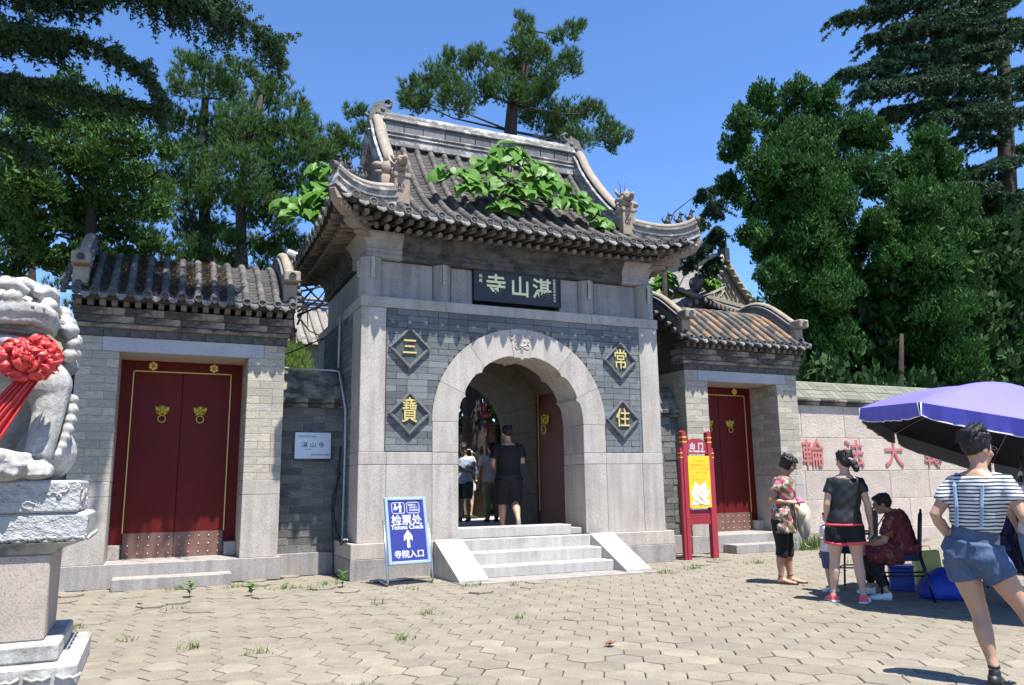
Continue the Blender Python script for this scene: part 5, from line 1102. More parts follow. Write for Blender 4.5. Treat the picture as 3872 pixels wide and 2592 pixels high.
for x, z in ((-.08, .72), (.05, .82), (.18, .78), (.2, .62)):
    f = MB(); f.ell((x, -.33, z), (.02, .02, .045), 6, 5); f.build('candle_flame', FLM, inc, True)
WB = plain('white_board', (.72, .74, .76), .5)
def signboard(label, loc, w_, h_, txt):
    t = thing('notice_board', label, 'sign', loc); m = MB(); m.box(-w_/2, w_/2, -.02, .02, 1.1, 1.1+h_, c=.005); m.build('panel', WB, t)
    p = MB(); p.box(-w_/2+.04, -w_/2+.09, -.015, .045, 0, 1.1+h_*.5); p.box(w_/2-.09, w_/2-.04, -.015, .045, 0, 1.1+h_*.5); p.build('posts', SOOT, t)
    if txt: text('lettering', txt, .17, INK, t, (0, -.022, 1.1+h_*.55))
    return t
signboard('white notice board with dark mark in courtyard, right of tree trunk', (3.86, 10, .49), .46, .75, '')
signboard('small white notice board with two characters beside the tree trunk', (3.25, 10.3, .49), .40, .72, '念佛')
k = bpy.data.objects['notice_board']; m = MB(); m.ell((0, -.022, 1.68), (.10, .006, .06), 10, 6); m.build('printed_mark', plain('print_mauve', (.20, .07, .14), .6), k, True)
lan = thing('lantern_pole', 'red palace lantern and yellow streamers hanging beyond the arch', 'lantern', (2.62, 8, 2.2)); LR = plain('lantern_red', (.62, .04, .03), .5)
m = MB(); m.ell((0, 0, .9), (.17, .17, .07), 12, 7); m.tube([(0, 0, .95), (0, 0, 1.2)], .05, 8); m.build('canopy', LR, lan, True)
m = MB(); m.box(-.02, .03, -.01, .01, .05, .55); m.box(-.14, -.09, -.01, .01, .1, .7); m.build('streamer', GOLDP, lan); m = MB(); m.box(.03, .1, -.015, .015, -.35, .75); m.build('red_streamer', plain('deep_red', (.16, .02, .03), .7), lan)
m = MB(); m.tube([(0, 0, -1.7), (0, 0, 2.2)], .018, 6); m.build('pole', SOOT, lan)
# ---------------------------------------------------------------- stone lion on its pedestal, left foreground
MARB = stone('white_marble', (.40, .39, .365), .8, .16, .14, 4, .4, dirt=(.17, .16, .135), dirtlim=(.50, .72), fine=26, streak=.3, bumpd=.02)
MARBW = stone('worn_marble', (.35, .35, .34), .75, .16, .10, 4, 1.0, dirt=(.36, .35, .31), dirtlim=(.5, .72), fine=14, bumpd=.03)
MOSSY = stone('damp_marble', (.30, .27, .20), .85, .35, .2, 6, .6, dirt=(.10, .11, .09), dirtlim=(.46, .62))
PINKG = stone('pink_granite_die', (.36, .30, .255), .8, .10, .26, 3, .2, fine=80)
def pedestal(label, loc):
    t = thing('stone_pedestal', label, 'pedestal', loc, 0, 'carved stone pedestals in front of the gates')
    B = lambda n, hx, y0, y1, z0, z1, mat, c=.012: blk(n, -hx, hx, y0, y1, z0, z1, mat, c, t)
    B('base_slab', .765, -.63, .69, 0, .165, MARB, .018)
    m = MB()
    for s in range(9):
        x = -.72+.18*s; m.tube([(x-.075, -.64, .10), (x-.03, -.645, .075), (x, -.64, .085), (x+.03, -.645, .075), (x+.075, -.64, .10)], .012, 5)
    m.build('scalloped_edge', MARB, t, True)
    B('step_slab', .635, -.52, .58, .167, .285, MARB, .015)
    B('die', .53, -.37, .37, .287, .862, PINKG, .01)
    m = MB(); ring = lambda hx, y0, y1, z: [(-hx, y0, z), (hx, y0, z), (hx, y1, z), (-hx, y1, z)]
    m.loft([ring(.53, -.37, .37, .864), ring(.55, -.39, .39, .87), ring(.57, -.40, .40, .90), ring(.66, -.41, .43, .925), ring(.70, -.42, .44, .94)]); m.build('ogee_moulding', MOSSY, t)
    B('lotus_slab', .74, -.37-.02, .47, .942, 1.145, MARBW, .02)
    m = MB()
    for s in range(9):
        x = -.66+.165*s
        for k in (-1, 1): m.tube([(x+k*.07, -.40, .955), (x+k*.055, -.405, .975), (x+k*.025, -.41, .972), (x, -.41, .985)], .010, 5)
        m.ell((x, -.385, .953), (.055, .03, .018), 8, 5)
    for s in range(5):
        y = -.32+.17*s
        for k in (-1, 1): m.tube([(.75, y+k*.07, .955), (.755, y+k*.055, .975), (.76, y+k*.025, .972), (.76, y, .985)], .010, 5)
    m.build('lotus_petal_carving', MARBW, t, True)
    B('carved_slab', .68, -.40, .36, 1.147, 1.372, MARBW, .015)
    m = MB(); 
    for s in range(34):
        x = RNG.uniform(-.6, .6); z = RNG.uniform(1.19, 1.31); a = RNG.uniform(0, 6.28)
        m.tube([(x+.05*math.cos(a+q)*(.5+q*.35), -.402, z+.03*math.sin(a+q)*(.5+q*.35)) for q in (0, .6, 1.2, 1.8, 2.4)], .008, 5)
    for s in range(14):
        y = RNG.uniform(-.33, .3); z = RNG.uniform(1.19, 1.31); a = RNG.uniform(0, 6.28)
        m.tube([(.682, y+.05*math.cos(a+q)*(.5+q*.35), z+.03*math.sin(a+q)*(.5+q*.35)) for q in (0, .6, 1.2, 1.8, 2.4)], .008, 5)
    m.build('slab_relief', MARBW, t, True)['kind'] = 'stuff'
    return t
PEDL = (-6.40, -4.35, 0)
pedestal('pale carved stone pedestal carrying the lion, pink granite middle', PEDL)
pedestal('carved stone pedestal under purple umbrella, cups on its top', (6.22, -3.75, 0))
lion = thing('stone_lion', 'white marble guardian lion with turned head and paw on cub', 'statue', (PEDL[0]-.01, PEDL[1]-.05, 1.372)); lion.scale = (.86, .86, .82)
m = MB(); hd = Matrix.Rotation(R(38), 3, 'Z'); HC = Vector((.10, -.16, 1.45))
def H_(x, y, z): return HC+hd @ Vector((x, y, z))
# body and legs
m.ell((0, .36, .60), (.40, .36, .58), 20, 14); m.ell((0, .08, .96), (.44, .28, .32), 20, 14); m.ell((.0, -.06, 1.0), (.28, .20, .20), 16, 12)
for s in (-1, 1):
    m.ell((s*.46, -.06, .86), (.19, .22, .23), 16, 12)
    m.tube([(s*.48, -.10, .80), (s*.49, -.14, .58), (s*.47, -.20, .36), (s*.45, -.26, .18)], [.155, .125, .115, .105], 14)
    m.ell((s*.46, -.33, .085), (.135, .16, .09), 14, 10); m.ell((s*.46, .28, .26), (.24, .30, .27), 14, 10)
    for q in range(4): m.tube([(s*.46+(q-1.5)*.062, -.34, .10), (s*.46+(q-1.5)*.066, -.45, .09), (s*.46+(q-1.5)*.066, -.475, .03)], [.04, .040, .028], 8)
    # mane and leg curls
    for x, y, z, r in ((.60, -.12, 1.37, .075), (.625, -.10, 1.25, .07), (.61, -.10, 1.14, .07), (.60, .02, 1.05, .08), (.56, .0, 1.45, .08), (.50, .08, 1.55, .09), (.60, .06, 1.30, .09), (.60, .08, 1.17, .09), (.52, .14, 1.40, .1), (.64, .07, .74, .062), (.645, .05, .645, .062), (.64, .03, .55, .060), (.63, .0, .46, .058), (.615, -.03, .38, .055), (.60, -.07, .30, .052), (.575, -.12, .225, .05)):
        m.ell((s*x, y, z), (r, r*1.05, r), 10, 8); m.ell((s*(x+r*.35), y-r*.5, z+r*.15), (r*.55, r*.5, r*.55), 8, 6)
# cub / ball under the near paw
m.ell((.26, -.42, .10), (.16, .13, .11), 14, 10); m.ell((.20, -.48, .19), (.10, .09, .085), 12, 9); m.ell((.14, -.53, .17), (.05, .05, .04), 8, 6)
for q in range(26): 
    a = RNG.uniform(0, 6.28); m.ell((.29+.13*math.cos(a)*RNG.random()**.5, -.50+RNG.uniform(-.05, .03), .05+.09*RNG.random()), .030, 8, 6)
m.tube([(.40, -.36, .19), (.32, -.46, .20), (.24, -.50, .24)], [.05, .045, .03], 8)
for q in range(4): m.tube([(.35+.02*q, -.40, .21-.02*q), (.31+.015*q, -.52, .20-.03*q), (.30+.015*q, -.545, .15-.03*q)], [.03, .026, .018], 7)
# head: skull, brows, eyes, nose, jaws
m.ell(HC, (.34, .33, .30), 22, 16); m.ell(H_(0, -.10, -.02), (.33, .26, .22), 20, 14)
m.tube([H_(-.31, -.24, -.06), H_(-.16, -.36, .0), H_(0, -.40, .01), H_(.16, -.36, .0), H_(.31, -.24, -.06)], [.045, .075, .085, .075, .045], 10)
m.tube([H_(-.32, -.20, -.12), H_(-.18, -.36, -.09), H_(0, -.42, -.075), H_(.18, -.36, -.09), H_(.32, -.20, -.12)], [.03, .04, .045, .04, .03], 10)
for s in (-1, 1):
    m.tube([H_(s*.03, -.36, .17), H_(s*.13, -.345, .235), H_(s*.25, -.27, .215), H_(s*.33, -.17, .11)], [.04, .05, .05, .035], 10)
    m.ell(H_(s*.15, -.345, .10), (.082, .075, .07), 14, 10); m.tube([H_(s*.06, -.39, .03), H_(s*.15, -.40, .015), H_(s*.25, -.33, .04)], .018, 8)
    m.ell(H_(s*.05, -.42, .035), (.05, .045, .045), 10, 8); m.ell(H_(s*.34, -.02, .16), (.06, .10, .09), 10, 8)
    for q in range(6): m.ell(H_(s*(.30+.03*(q % 2)), -.12+.09*(q//2), .25-.13*(q % 3)), .085, 9, 7)
m.tube([H_(-.12, -.26, .24), H_(.0, -.24, .275), H_(.12, -.26, .24)], [.06, .07, .06], 10)
m.tube([H_(-.27, -.18, -.25), H_(-.14, -.31, -.27), H_(0, -.34, -.275), H_(.14, -.31, -.27), H_(.27, -.18, -.25)], [.045, .055, .06, .055, .045], 10); m.ell(H_(0, -.10, -.24), (.27, .20, .08), 16, 10)
for k in range(22):
    a = R(200+16*k); m.ell(H_(.33*math.cos(a)*.9, .02+.22*abs(math.sin(a*1.7)), .05+.30*math.sin(a)), .075, 8, 6)
lion_me = remeshed(m, .0145, 2, 'body', [MARB], .35); link('body', lion_me, lion)
m = MB()
for s in (-1, 1): m.ell(H_(s*.045, -.462, .03), (.02, .01, .018), 8, 6)
m.tube([H_(-.24, -.215, -.17), H_(-.13, -.325, -.175), H_(0, -.36, -.175), H_(.13, -.325, -.175), H_(.24, -.215, -.17)], [(.02, .03)]*5, 8, side=(0, 0, 1)); m.build('mouth_recess', stone('shadowed_mouth', (.16, .12, .10), .9), lion, True)  # mouth and nostrils coloured dark to stand for the shade in them
# red silk rosette and tails tied on the lion
RIB = stone('red_silk', (.58, .045, .042), .42, .14, 0, 9, .25, fine=30, bumpd=.006)
rs = thing('red_ribbon', 'red silk ribbon rosette with long tail tied on the lion', 'ribbon', (-6.10, -4.82, 2.22)); rs.scale = (.80, .80, .72)
def crumple(c, ax, nrm, L, W, seed):
    """one scrunched loop of silk: a strip that rises from the knot, rolls over and wrinkles"""
    r = np.random.default_rng(seed); sd = ax.cross(nrm).normalized(); m = MB(); G = []; p = r.uniform(0, 6.28, 5)
    for j in range(11):
        t = j/10; roll = math.sin(math.pi*t**.85); row = []
        for q in range(15):
            s_ = q/14*2-1; wd = W*(.28+.9*math.sin(math.pi*min(1, .12+t*.88))**.8)
            wr = .16*W*math.sin(4.2*s_+p[0]+2.5*t)+.24*W*math.sin(8.5*s_+p[1]-3*t)*(.3+t)+.12*W*math.sin(15*s_+p[2]+7*t)
            row.append(c+ax*(L*(t-.30*max(0, t-.55)**1.3*2)+.05*L*math.sin(3*s_+p[3]))+nrm*(.55*L*roll*(.65+.25*math.cos(1.5*s_))+wr)+sd*(wd*s_+.12*W*math.sin(5*t+p[4])))
        G.append(row)
    m.sheet(G); return m
for k in range(30):
    ring_ = 0 if k < 13 else (1 if k < 24 else 2); a = (k*2.39996)+RNG.normal(0, .12); rad = (.15, .075, .015)[ring_]; el = (.06, .5, 1.05)[ring_]+RNG.normal(0, .12)
    out_ = Vector((math.cos(a), 0, math.sin(a)*.85)); ax_ = (out_*math.cos(el)+Vector((0, -1, 0))*math.sin(el)).normalized(); nr_ = (Vector((0, -1, 0))*math.cos(el)-out_*math.sin(el)*.8+Vector(RNG.normal(0, .25, 3))).normalized(); nr_ = (nr_-ax_*nr_.dot(ax_)).normalized()
    crumple(out_*rad*.7+Vector((0, -.02-.045*ring_, 0)), ax_, nr_, (.17, .13, .10)[ring_]*RNG.uniform(.8, 1.2), (.085, .07, .055)[ring_]*RNG.uniform(.8, 1.25), 100+k).build('ruffle', RIB, rs, True, fix=False)
m = MB(); m.tube([(-.05, .12, -.02), (-.35, .20, .06), (-.55, .35, .1)], [.07, .09, .07], 12); m.build('band', RIB, rs, True)
m = MB(); G = []
for j in range(14):
    t = j/13; c = Vector((.05-.34*t, .02-.06*math.sin(t*2), -.16-.68*t)); wd = .085+.09*t; G.append([tuple(c+Vector((wd*(q/16-.5)*2*.8, .030*math.sin(q*1.5+t*1.3)+.02*math.sin(q*.6), wd*(q/16-.5)*.5))) for q in range(17)])
m.sheet(G); G2 = [[(x-.06-.05*i/13, y+.05, z+.02) for x, y, z in r] for i, r in enumerate(G)]; m.sheet(G2); o = m.build('tail', RIB, rs, True, fix=False)
sd = o.modifiers.new('s', 'SOLIDIFY'); sd.thickness = .004
# ---------------------------------------------------------------- A-frame ticket sign
CHROME = plain('steel_tube', (.42, .46, .52), .28, .9); ALU = plain('brushed_frame', (.36, .46, .60), .4, .35); BLUE = plain('sign_blue', (.030, .036, .20), .35); WHT = plain('sign_white', (.70, .72, .75), .5)
sg = thing('ticket_sign', 'blue A-frame ticket check sign with white arrow and steel tube frame', 'sign', (-2.075, -.82, 0), R(8.2))
lean = R(13); PM = Matrix.Translation((0, .0, .265)) @ Matrix.Rotation(-lean, 4, 'X')
tl = lambda x, y, z: tuple(PM @ Vector((x, y, z)))
def panel(name, x0, x1, y0, y1, z0, z1, mat, parent, c=0):
    m = MB(); m.box(x0, x1, y0, y1, z0, z1, c=c); m.v = [tl(*p) for p in m.v]; return m.build(name, mat, parent)
pn = panel('sign_panel', -.27, .27, -.012, .012, .03, .86, BLUE, sg); 
fr = MB()
for a in ((-.305, -.262, -.028, .02, 0, .895), (.262, .305, -.028, .02, 0, .895), (-.261, .261, -.028, .02, 0, .043), (-.261, .261, -.028, .02, .852, .895)): fr.box(*a, c=.008)
fr.v = [tl(*p) for p in fr.v]; fr.build('sign_frame', ALU, sg)
for s in (-1, 1):
    m = MB(); m.tube([tl(s*.328, .01, .60), tl(s*.328, .01, .0), (s*.328, -.03, .05), (s*.325, .0, .016), (s*.31, .06, .015), (s*.26, .40, .015), (s*.2, .44, .02)], .0165, 8); m.build('tube_leg', CHROME, sg, True)
m = MB(); m.tube([(-.27, .42, .02), (.27, .42, .02)], .0165, 8); m.build('rear_bar', CHROME, sg, True)
RX = (R(90)-lean, 0, 0)
text('characters', '检票处', .148, WHT, pn, tl(0, -.0145, .575), RX, .001, .0012, sx=1.02)
text('lettering', 'Tickets Check', .082, WHT, pn, tl(0, -.0145, .487), RX, .001, .001)
text('characters', '寺院入口', .108, WHT, pn, tl(0, -.0145, .125), RX, .001, .001, sx=1.02)
m = MB(); m.extr([(-.02, .215), (.02, .215), (.02, .345), (.062, .305), (.062, .37), (0, .45), (-.062, .37), (-.062, .305), (-.02, .345)], 'xz', -.0145, -.0125); m.v = [tl(*p) for p in m.v]; m.build('arrow', WHT, pn)
def frame_round(x0, x1, z0, z1):
    m = MB(); r = .025; P = []
    for cx_, cz_, a0 in ((x1-r, z1-r, 0), (x0+r, z1-r, 90), (x0+r, z0+r, 180), (x1-r, z0+r, 270)): P += [(cx_+r*math.cos(R(a0+q)), cz_+r*math.sin(R(a0+q))) for q in (0, 30, 60, 90)]
    P.append(P[0]); m.tube([tl(x, -.0135, z) for x, z in P], .004, 4); return m
frame_round(-.205, -.02, .675, .82).build('pictogram_frame', WHT, pn); frame_round(.015, .20, .675, .82).build('notice_frame', WHT, pn)
m = MB()
m.ell((-.155, -.014, .795), (.013, .002, .013), 10, 4); m.extr([(-.185, .725), (-.13, .725), (-.12, .755), (-.135, .758), (-.145, .775), (-.168, .775), (-.175, .74)], 'xz', -.0145, -.0125)
m.ell((-.085, -.014, .80), (.013, .002, .013), 10, 4); m.extr([(-.098, .69), (-.072, .69), (-.07, .735), (-.062, .77), (-.068, .783), (-.10, .783), (-.125, .755), (-.12, .748), (-.097, .765)], 'xz', -.0145, -.0125); m.v = [tl(*p) for p in m.v]; m.build('pictogram', WHT, pn)
for i, s_ in enumerate(('温馨提示：', '若找师父', '请拨通电话')): text('small_lettering', s_, .030, WHT, pn, tl(.105+.008*i, -.0145, .785-.036*i), RX, .0008)
st = MB(); st.box(-.12, .12, -.07, .07, 0, .035, c=.012); tag(st.build('stone_slab', PAVE, None, False, (-2.42, -.36, .0), R(20)), 'broken pinkish paving slab lying beside the blue sign', 'stone')
# ---------------------------------------------------------------- red information sign
SRED = stone('sign_red', (.30, .022, .036), .5, .06, 0, 4, .05); SRD2 = plain('sign_dark_red', (.14, .01, .018), .6); YEL = plain('sign_yellow', (.78, .49, .014), .5); YTX = plain('faded_orange', (.76, .40, .03), .6)
rg = thing('information_sign', 'red two-post information sign with yellow panel and white lotus', 'sign', (3.315, .0, 0), R(6.4))
for s in (-1, 1):
    m = MB(); m.box(s*.29-.045, s*.29+.045, -.045, .045, 0, 2.14, c=.006); m.extr([(s*.29-.045, 2.14), (s*.29+.045, 2.14), (s*.29, 2.17)], 'xz', -.045, .045); q = m.build('post', SRED, rg)
    m = MB(); m.box(*sorted((s*.336, s*.39)), -.03, .04, 0, 1.87, c=.005); m.build('outer_post', SRED, rg)
    b = MB()
    for z in (2.045, 1.965): b.box(s*.29-.047, s*.29+.047, -.047, .047, z, z+.018)
    for z in (1.775, 1.70): b.box(*sorted((s*.337, s*.392)), -.033, .043, z, z+.016)
    b.build('gold_band', YEL, q)
m = MB(); P = [(-.245, 1.77), (.245, 1.77), (.245, 1.955), (.19, 1.955)]+[(.19*math.cos(R(a)), 1.965+.072*math.sin(R(a))) for a in range(8, 180, 12)]+[(-.19, 1.955), (-.245, 1.955)]
m.extr(P, 'xz', -.02, .02); hp_ = m.build('header_board', SRED, rg)
text('characters', '山  门', .125, WHT, hp_, (0, -.0215, 1.895), ext=.001, off=.003); text('lettering', 'The Temple Gate', .052, WHT, hp_, (0, -.0215, 1.815), ext=.001, off=.001)
m = MB(); m.box(-.25, .25, -.058, -.046, .855, 1.735); yp = m.build('yellow_panel', YEL, rg)
for i, s_ in enumerate(('山门，俗称“三门”，', '是佛教寺院的外门。一般', '有三个门，象征“三解脱', '门”，即空门、无相门、', '无作门。')): text('small_lettering', s_, .042, YTX, yp, (-.20 if i else -.16, -.0595, 1.64-.064*i), ext=.0006, align='LEFT')
for i, s_ in enumerate(('The Temple Gate refers to the', 'outer gate of a temple, with', 'three doors as a symbol of')): text('small_lettering', s_, .028, YTX, yp, (-.20, -.0595, 1.335-.038*i), ext=.0006, align='LEFT')
def petal(cx_, cz_, L, W, ang, nrow=7):
    P = []
    for t in np.linspace(0, 1, nrow): P.append((W*math.sin(math.pi*t**.8)*.5, L*t))
    for t in np.linspace(1, 0, nrow): P.append((-W*math.sin(math.pi*t**.8)*.5, L*t))
    c_, s_ = math.cos(ang), math.sin(ang); return [(cx_+x*c_-z*s_, cz_+x*s_+z*c_) for x, z in P[:-1]]
LOT = MB(); y_ = -.0595
for cx_, cz_, L, W, a in ((-.03, 1.06, .25, .17, R(22)), (.03, 1.06, .25, .17, R(-22)), (-.03, 1.02, .24, .12, R(58)), (.03, 1.02, .24, .12, R(-58)), (-.02, 1.0, .21, .13, R(115)), (.02, 1.0, .21, .13, R(-115)), (0, 1.0, .09, .11, R(180)), (0, 1.02, .12, .10, 0), (-.02, 1.02, .13, .10, R(100)), (.02, 1.02, .13, .10, R(-100))):
    LOT.extr(petal(cx_, cz_, L, W, a), 'xz', y_, y_+.0015); y_ -= .0008
LOT.build('lotus_emblem', WHT, yp)
LL = MB(); 
for cx_, cz_, L, W, a in ((0, 1.02, .12, .10, 0), (-.02, 1.02, .13, .10, R(100)), (.02, 1.02, .13, .10, R(-100)), (0, 1.0, .09, .11, R(180)), (-.03, 1.06, .20, .11, R(16)), (.03, 1.06, .20, .11, R(-16))):
    P = petal(cx_, cz_, L, W, a); LL.tube([(x, -.068, z) for x, z in P+[P[0]]], .0022, 4)
LL.build('lotus_outline', YEL, yp)
m = MB(); m.box(-.245, .245, -.02, .02, .575, .825); gp_ = m.build('perforated_board', SRED, rg)
d = MB()
for i in range(15):
    for j in range(6): d.box(-.215+.0307*i-.006, -.215+.0307*i+.006, -.0225, -.019, .605+.038*j, .605+.038*j+.014)
d.build('hole_pattern', SRD2, gp_)
# ---------------------------------------------------------------- big sun umbrella
UMB, n_, b_ = nodes('umbrella_cloth'); b_.inputs['Base Color'].default_value = (.20, .17, .60, 1); b_.inputs['Roughness'].default_value = .5
t__ = N(n_, 'ShaderNodeBsdfTranslucent'); t__.inputs[0].default_value = (.12, .10, .5, 1); mx = N(n_, 'ShaderNodeMixShader'); mx.inputs[0].default_value = .12
n_.links.new(b_.outputs[0], mx.inputs[1]); n_.links.new(t__.outputs[0], mx.inputs[2]); n_.links.new(mx.outputs[0], n_.nodes['Material Output'].inputs[0])
LIN = plain('black_lining', (.012, .012, .02), .7); GLN = plain('grey_lining', (.16, .16, .175), .6); TRIM = plain('white_trim', (.75, .75, .80), .6); BLV = plain('blue_valance', (.11, .10, .50), .5)
ub = thing('sun_umbrella', 'large purple-blue sun umbrella with black lining, tilted over the stall', 'umbrella', (3.3, -5.85, 0))
c_ = Vector((3.16, -5.82, 1.60)); nrm_ = Vector((.28, -.17, 1)).normalized(); e1 = Vector((0, 1, 0)).cross(nrm_).normalized(); e2 = nrm_.cross(e1); U0 = Vector((3.3, -5.85, 0)); RU, DU, PH = 1.658, .62, 1.593
def upt_(a, f, dn=0, sag=1):
    k = (a-PH)/(math.pi/4); fr_ = k-math.floor(k); cs = math.cos(math.pi/8)/math.cos((fr_-.5)*math.pi/4); rr = RU*f*(1-(1-cs)*f)      # straight edges between ribs
    s_ = -.045*math.sin(math.pi*fr_)*math.sin(math.pi*min(1, f))*sag
    return c_+(e1*math.cos(a)+e2*math.sin(a))*rr+nrm_*(DU*(1-f**2.1)+s_-dn)-U0
NA = 64; AA = [PH+2*math.pi*i/NA for i in range(NA+1)]
m = MB(); m.sheet([[upt_(a, f) for a in AA] for f in np.linspace(.0, 1, 13)]); m.build('canopy', UMB, ub, True, fix=False)
m = MB(); m.sheet([[upt_(a, f, .008) for a in AA] for f in np.linspace(.0, .995, 13)]); m.build('lining', LIN, ub, True, fix=False)
dn = Vector((0, 0, -1))
for k in range(8):
    aa = np.linspace(PH+k*math.pi/4+.012, PH+(k+1)*math.pi/4-.012, 19); E_ = [upt_(a, 1) for a in aa]
    out = lambda a: (e1*math.cos(a)+e2*math.sin(a))
    rows = []
    for j in range(5):
        t = j/4; rows.append([E_[i]+dn*(.165*t)*(1-.22*abs(2*i/18-1)**6)-nrm_*0+out(aa[i])*(.018*t*math.sin(i*2.3+k)+.010*t*math.sin(i*5.1)) for i in range(19)])
    m = MB(); m.sheet(rows); m.build('valance', BLV, ub, True, fix=False)
    m = MB(); m.sheet([[p-out(aa[i])*.006 for i, p in enumerate(r)] for r in rows]); m.build('valance_lining', GLN, ub, True, fix=False)
    m = MB(); m.tube([E_[0]]+rows[-1]+[E_[-1]], .006, 5); m.build('white_piping', TRIM, ub, True)
    m = MB(); m.tube([upt_(PH+k*math.pi/4, f, .02) for f in np.linspace(.03, 1.0, 9)], .006, 5); m.tube([c_-U0+nrm_*.02+Vector((0, 0, .12)), upt_(PH+k*math.pi/4, .55, .03)], .005, 5); m.build('rib', CHROME, ub, True)
m = MB(); top = c_+nrm_*(DU+.05)-U0; m.tube([top, c_-nrm_*.25-U0, c_-nrm_*.32-U0], .019, 8); pb = c_-nrm_*.30-U0; m.tube([pb, (pb.x, pb.y, .05)], .021, 8); m.build('pole', CHROME, ub, True)
m = MB(); m.tube([(pb.x, pb.y, 0), (pb.x, pb.y, .09)], .24, 16); m.build('base', SOOT, ub); 
m = MB(); m.tube([top, top+nrm_*.05], [.03, .012], 8); m.build('finial', plain('finial_blue', (.03, .04, .3), .4), ub)
# ---------------------------------------------------------------- chairs
NAVY = stone('navy_cushion', (.010, .018, .055), .8, .2, 0, 30, .2); FRAME = plain('black_frame', (.012, .012, .014), .4, .3)
def chair(label, loc, ang, arms):
    t = thing('banquet_chair', label, 'chair', loc, ang, 'navy metal-framed chairs at the stall')
    m = MB(); m.loft([[(.21*math.cos(a)*(abs(math.cos(a))**-.35 if abs(math.cos(a)) > .02 else 1)*k, .21*math.sin(a)*(abs(math.sin(a))**-.35 if abs(math.sin(a)) > .02 else 1)*k, z) for a in np.linspace(0, 2*math.pi, 29)[:-1]] for z, k in ((.42, .97), (.44, 1.0), (.475, 1.0), (.495, .9), (.50, .5))]); m.build('seat', NAVY, t, True)
    lean_ = .18
    bk = [(.185*math.sin(a)**1 if 0 else .19*math.cos(a), -.20-lean_*max(0, z-.5)*.55, z) for a, z in [(math.pi, .45), (math.pi, .60), (math.pi, .75), (R(160), .86), (R(135), .925), (R(110), .955), (R(90), .96), (R(70), .955), (R(45), .925), (R(20), .86), (0, .75), (0, .60), (0, .45)]]
    m = MB(); m.tube(bk, .0125, 8); m.build('back_frame', FRAME, t, True)
    pts = [p for p in bk if p[2] > .50]; cxb = [(x*.93, y+.006, .53+(z-.53)*.95) for x, y, z in pts]
    m = MB(); m.loft([[(x, y-.016, z) for x, y, z in cxb], [(x, y-.02, z) for x, y, z in [(q[0]*.95, q[1], .545+(q[2]-.545)*.95) for q in cxb]], [(x, y+.022, z) for x, y, z in [(q[0]*.95, q[1], .545+(q[2]-.545)*.95) for q in cxb]], [(x, y+.016, z) for x, y, z in cxb]]); m.build('backrest', NAVY, t)
    for sx in (-1, 1):
        m = MB(); m.tube([(sx*.19, -.20, .45), (sx*.195, -.25, .2), (sx*.20, -.30, 0)], .0125, 8); m.build('leg', FRAME, t, True)
        m = MB(); m.tube([(sx*.19, .18, .42), (sx*.195, .20, .2), (sx*.20, .215, 0)], .0125, 8); m.build('leg', FRAME, t, True)
        if arms: m = MB(); m.tube([(sx*.20, -.215, .66), (sx*.235, -.05, .67), (sx*.235, .12, .665), (sx*.235, .185, .62), (sx*.225, .17, .52), (sx*.20, .16, .44)], .0135, 8); m.build('armrest', FRAME, t, True)
    m = MB(); m.tube([(-.19, .195, .25), (.19, .195, .25)], .009, 6); m.tube([(-.19, -.235, .27), (.19, -.235, .27)], .009, 6)
    for sx in (-1, 1): m.tube([(sx*.195, .195, .25), (sx*.195, -.235, .27)], .009, 6)
    m.build('stretcher', FRAME, t, True); return t
chair('empty navy armchair with black metal frame, behind the woman in black', (2.62, -3.95, 0), R(30), True)
chair('navy chair with rounded back, occupied by woman in dark red', (2.38, -4.78, 0), R(38), False)
chair('navy chair draped with a blue jacket beside striped woman', (4.2, -4.55, 0), R(70), False)
JK = stone('blue_cloth', (.012, .02, .12), .85, .2, 0, 20, .3)
jk = MB(); G = []
for j in range(10):
    z = .99-.095*j; G.append([(.22*(q/10-.5)*2*(1+.1*j/9), -.30-.05*max(0, .9-z)*0+.02*math.sin(q*1.7+j*.4)-(.02 if j else -.1), z+(.0 if j else -.02)) for q in range(11)])
jk.sheet(G); jk.sheet([[(x*1.02, .42*0-.14+.02*math.sin(i*1.3), z) for i, (x, y, z) in enumerate(r)] for r in G[:5]]); jk.sheet([G[0], [(x, -.14, z) for x, y, z in G[0]]]); o = jk.build('draped_jacket', JK, None, True, (4.2, -4.55, 0), R(70), fix=False); tag(o, 'dark blue jacket draped over a chair back behind striped woman', 'jacket'); o.modifiers.new('s', 'SOLIDIFY').thickness = .008
# ---------------------------------------------------------------- bags, bottle, cups, leaf
BAGB = stone('blue_bag_cloth', (.012, .045, .36), .55, .12, 0, 12, .3, fine=25, bumpd=.008)
m = MB(); rings = []
for z, kx, ky in ((0, .92, .92), (.03, 1.02, 1.02), (.12, 1.0, .98), (.22, .80, .70), (.28, .52, .34), (.315, .34, .10)):
    rings.append([(.31*kx*(abs(math.cos(a))**.6)*math.copysign(1, math.cos(a))+.012*math.sin(5*a+z*20), .20*ky*(abs(math.sin(a))**.6)*math.copysign(1, math.sin(a))+.012*math.sin(7*a+z*30), z+.01*math.sin(3*a)*(z > .2)) for a in np.linspace(0, 2*math.pi, 41)[:-1]])
m.loft(rings); bg = thing('shopping_bag', 'large blue woven shopping bag slumped on the paving', 'bag', (2.83, -5.0, 0), R(-40)); bgo = m.build('bag_body', BAGB, bg, True)
m = MB()
for s in (-1, 1): m.tube([(-.12, s*.03, .30), (-.10, s*.10, .27), (0, s*.17, .20), (.10, s*.10, .27), (.12, s*.03, .30)], [(.015, .004)]*5, 6); 
m.build('handle', BAGB, bg, True)
YB = stone('yellow_bag', (.55, .50, .16), .6, .1, 0, 8, .2)
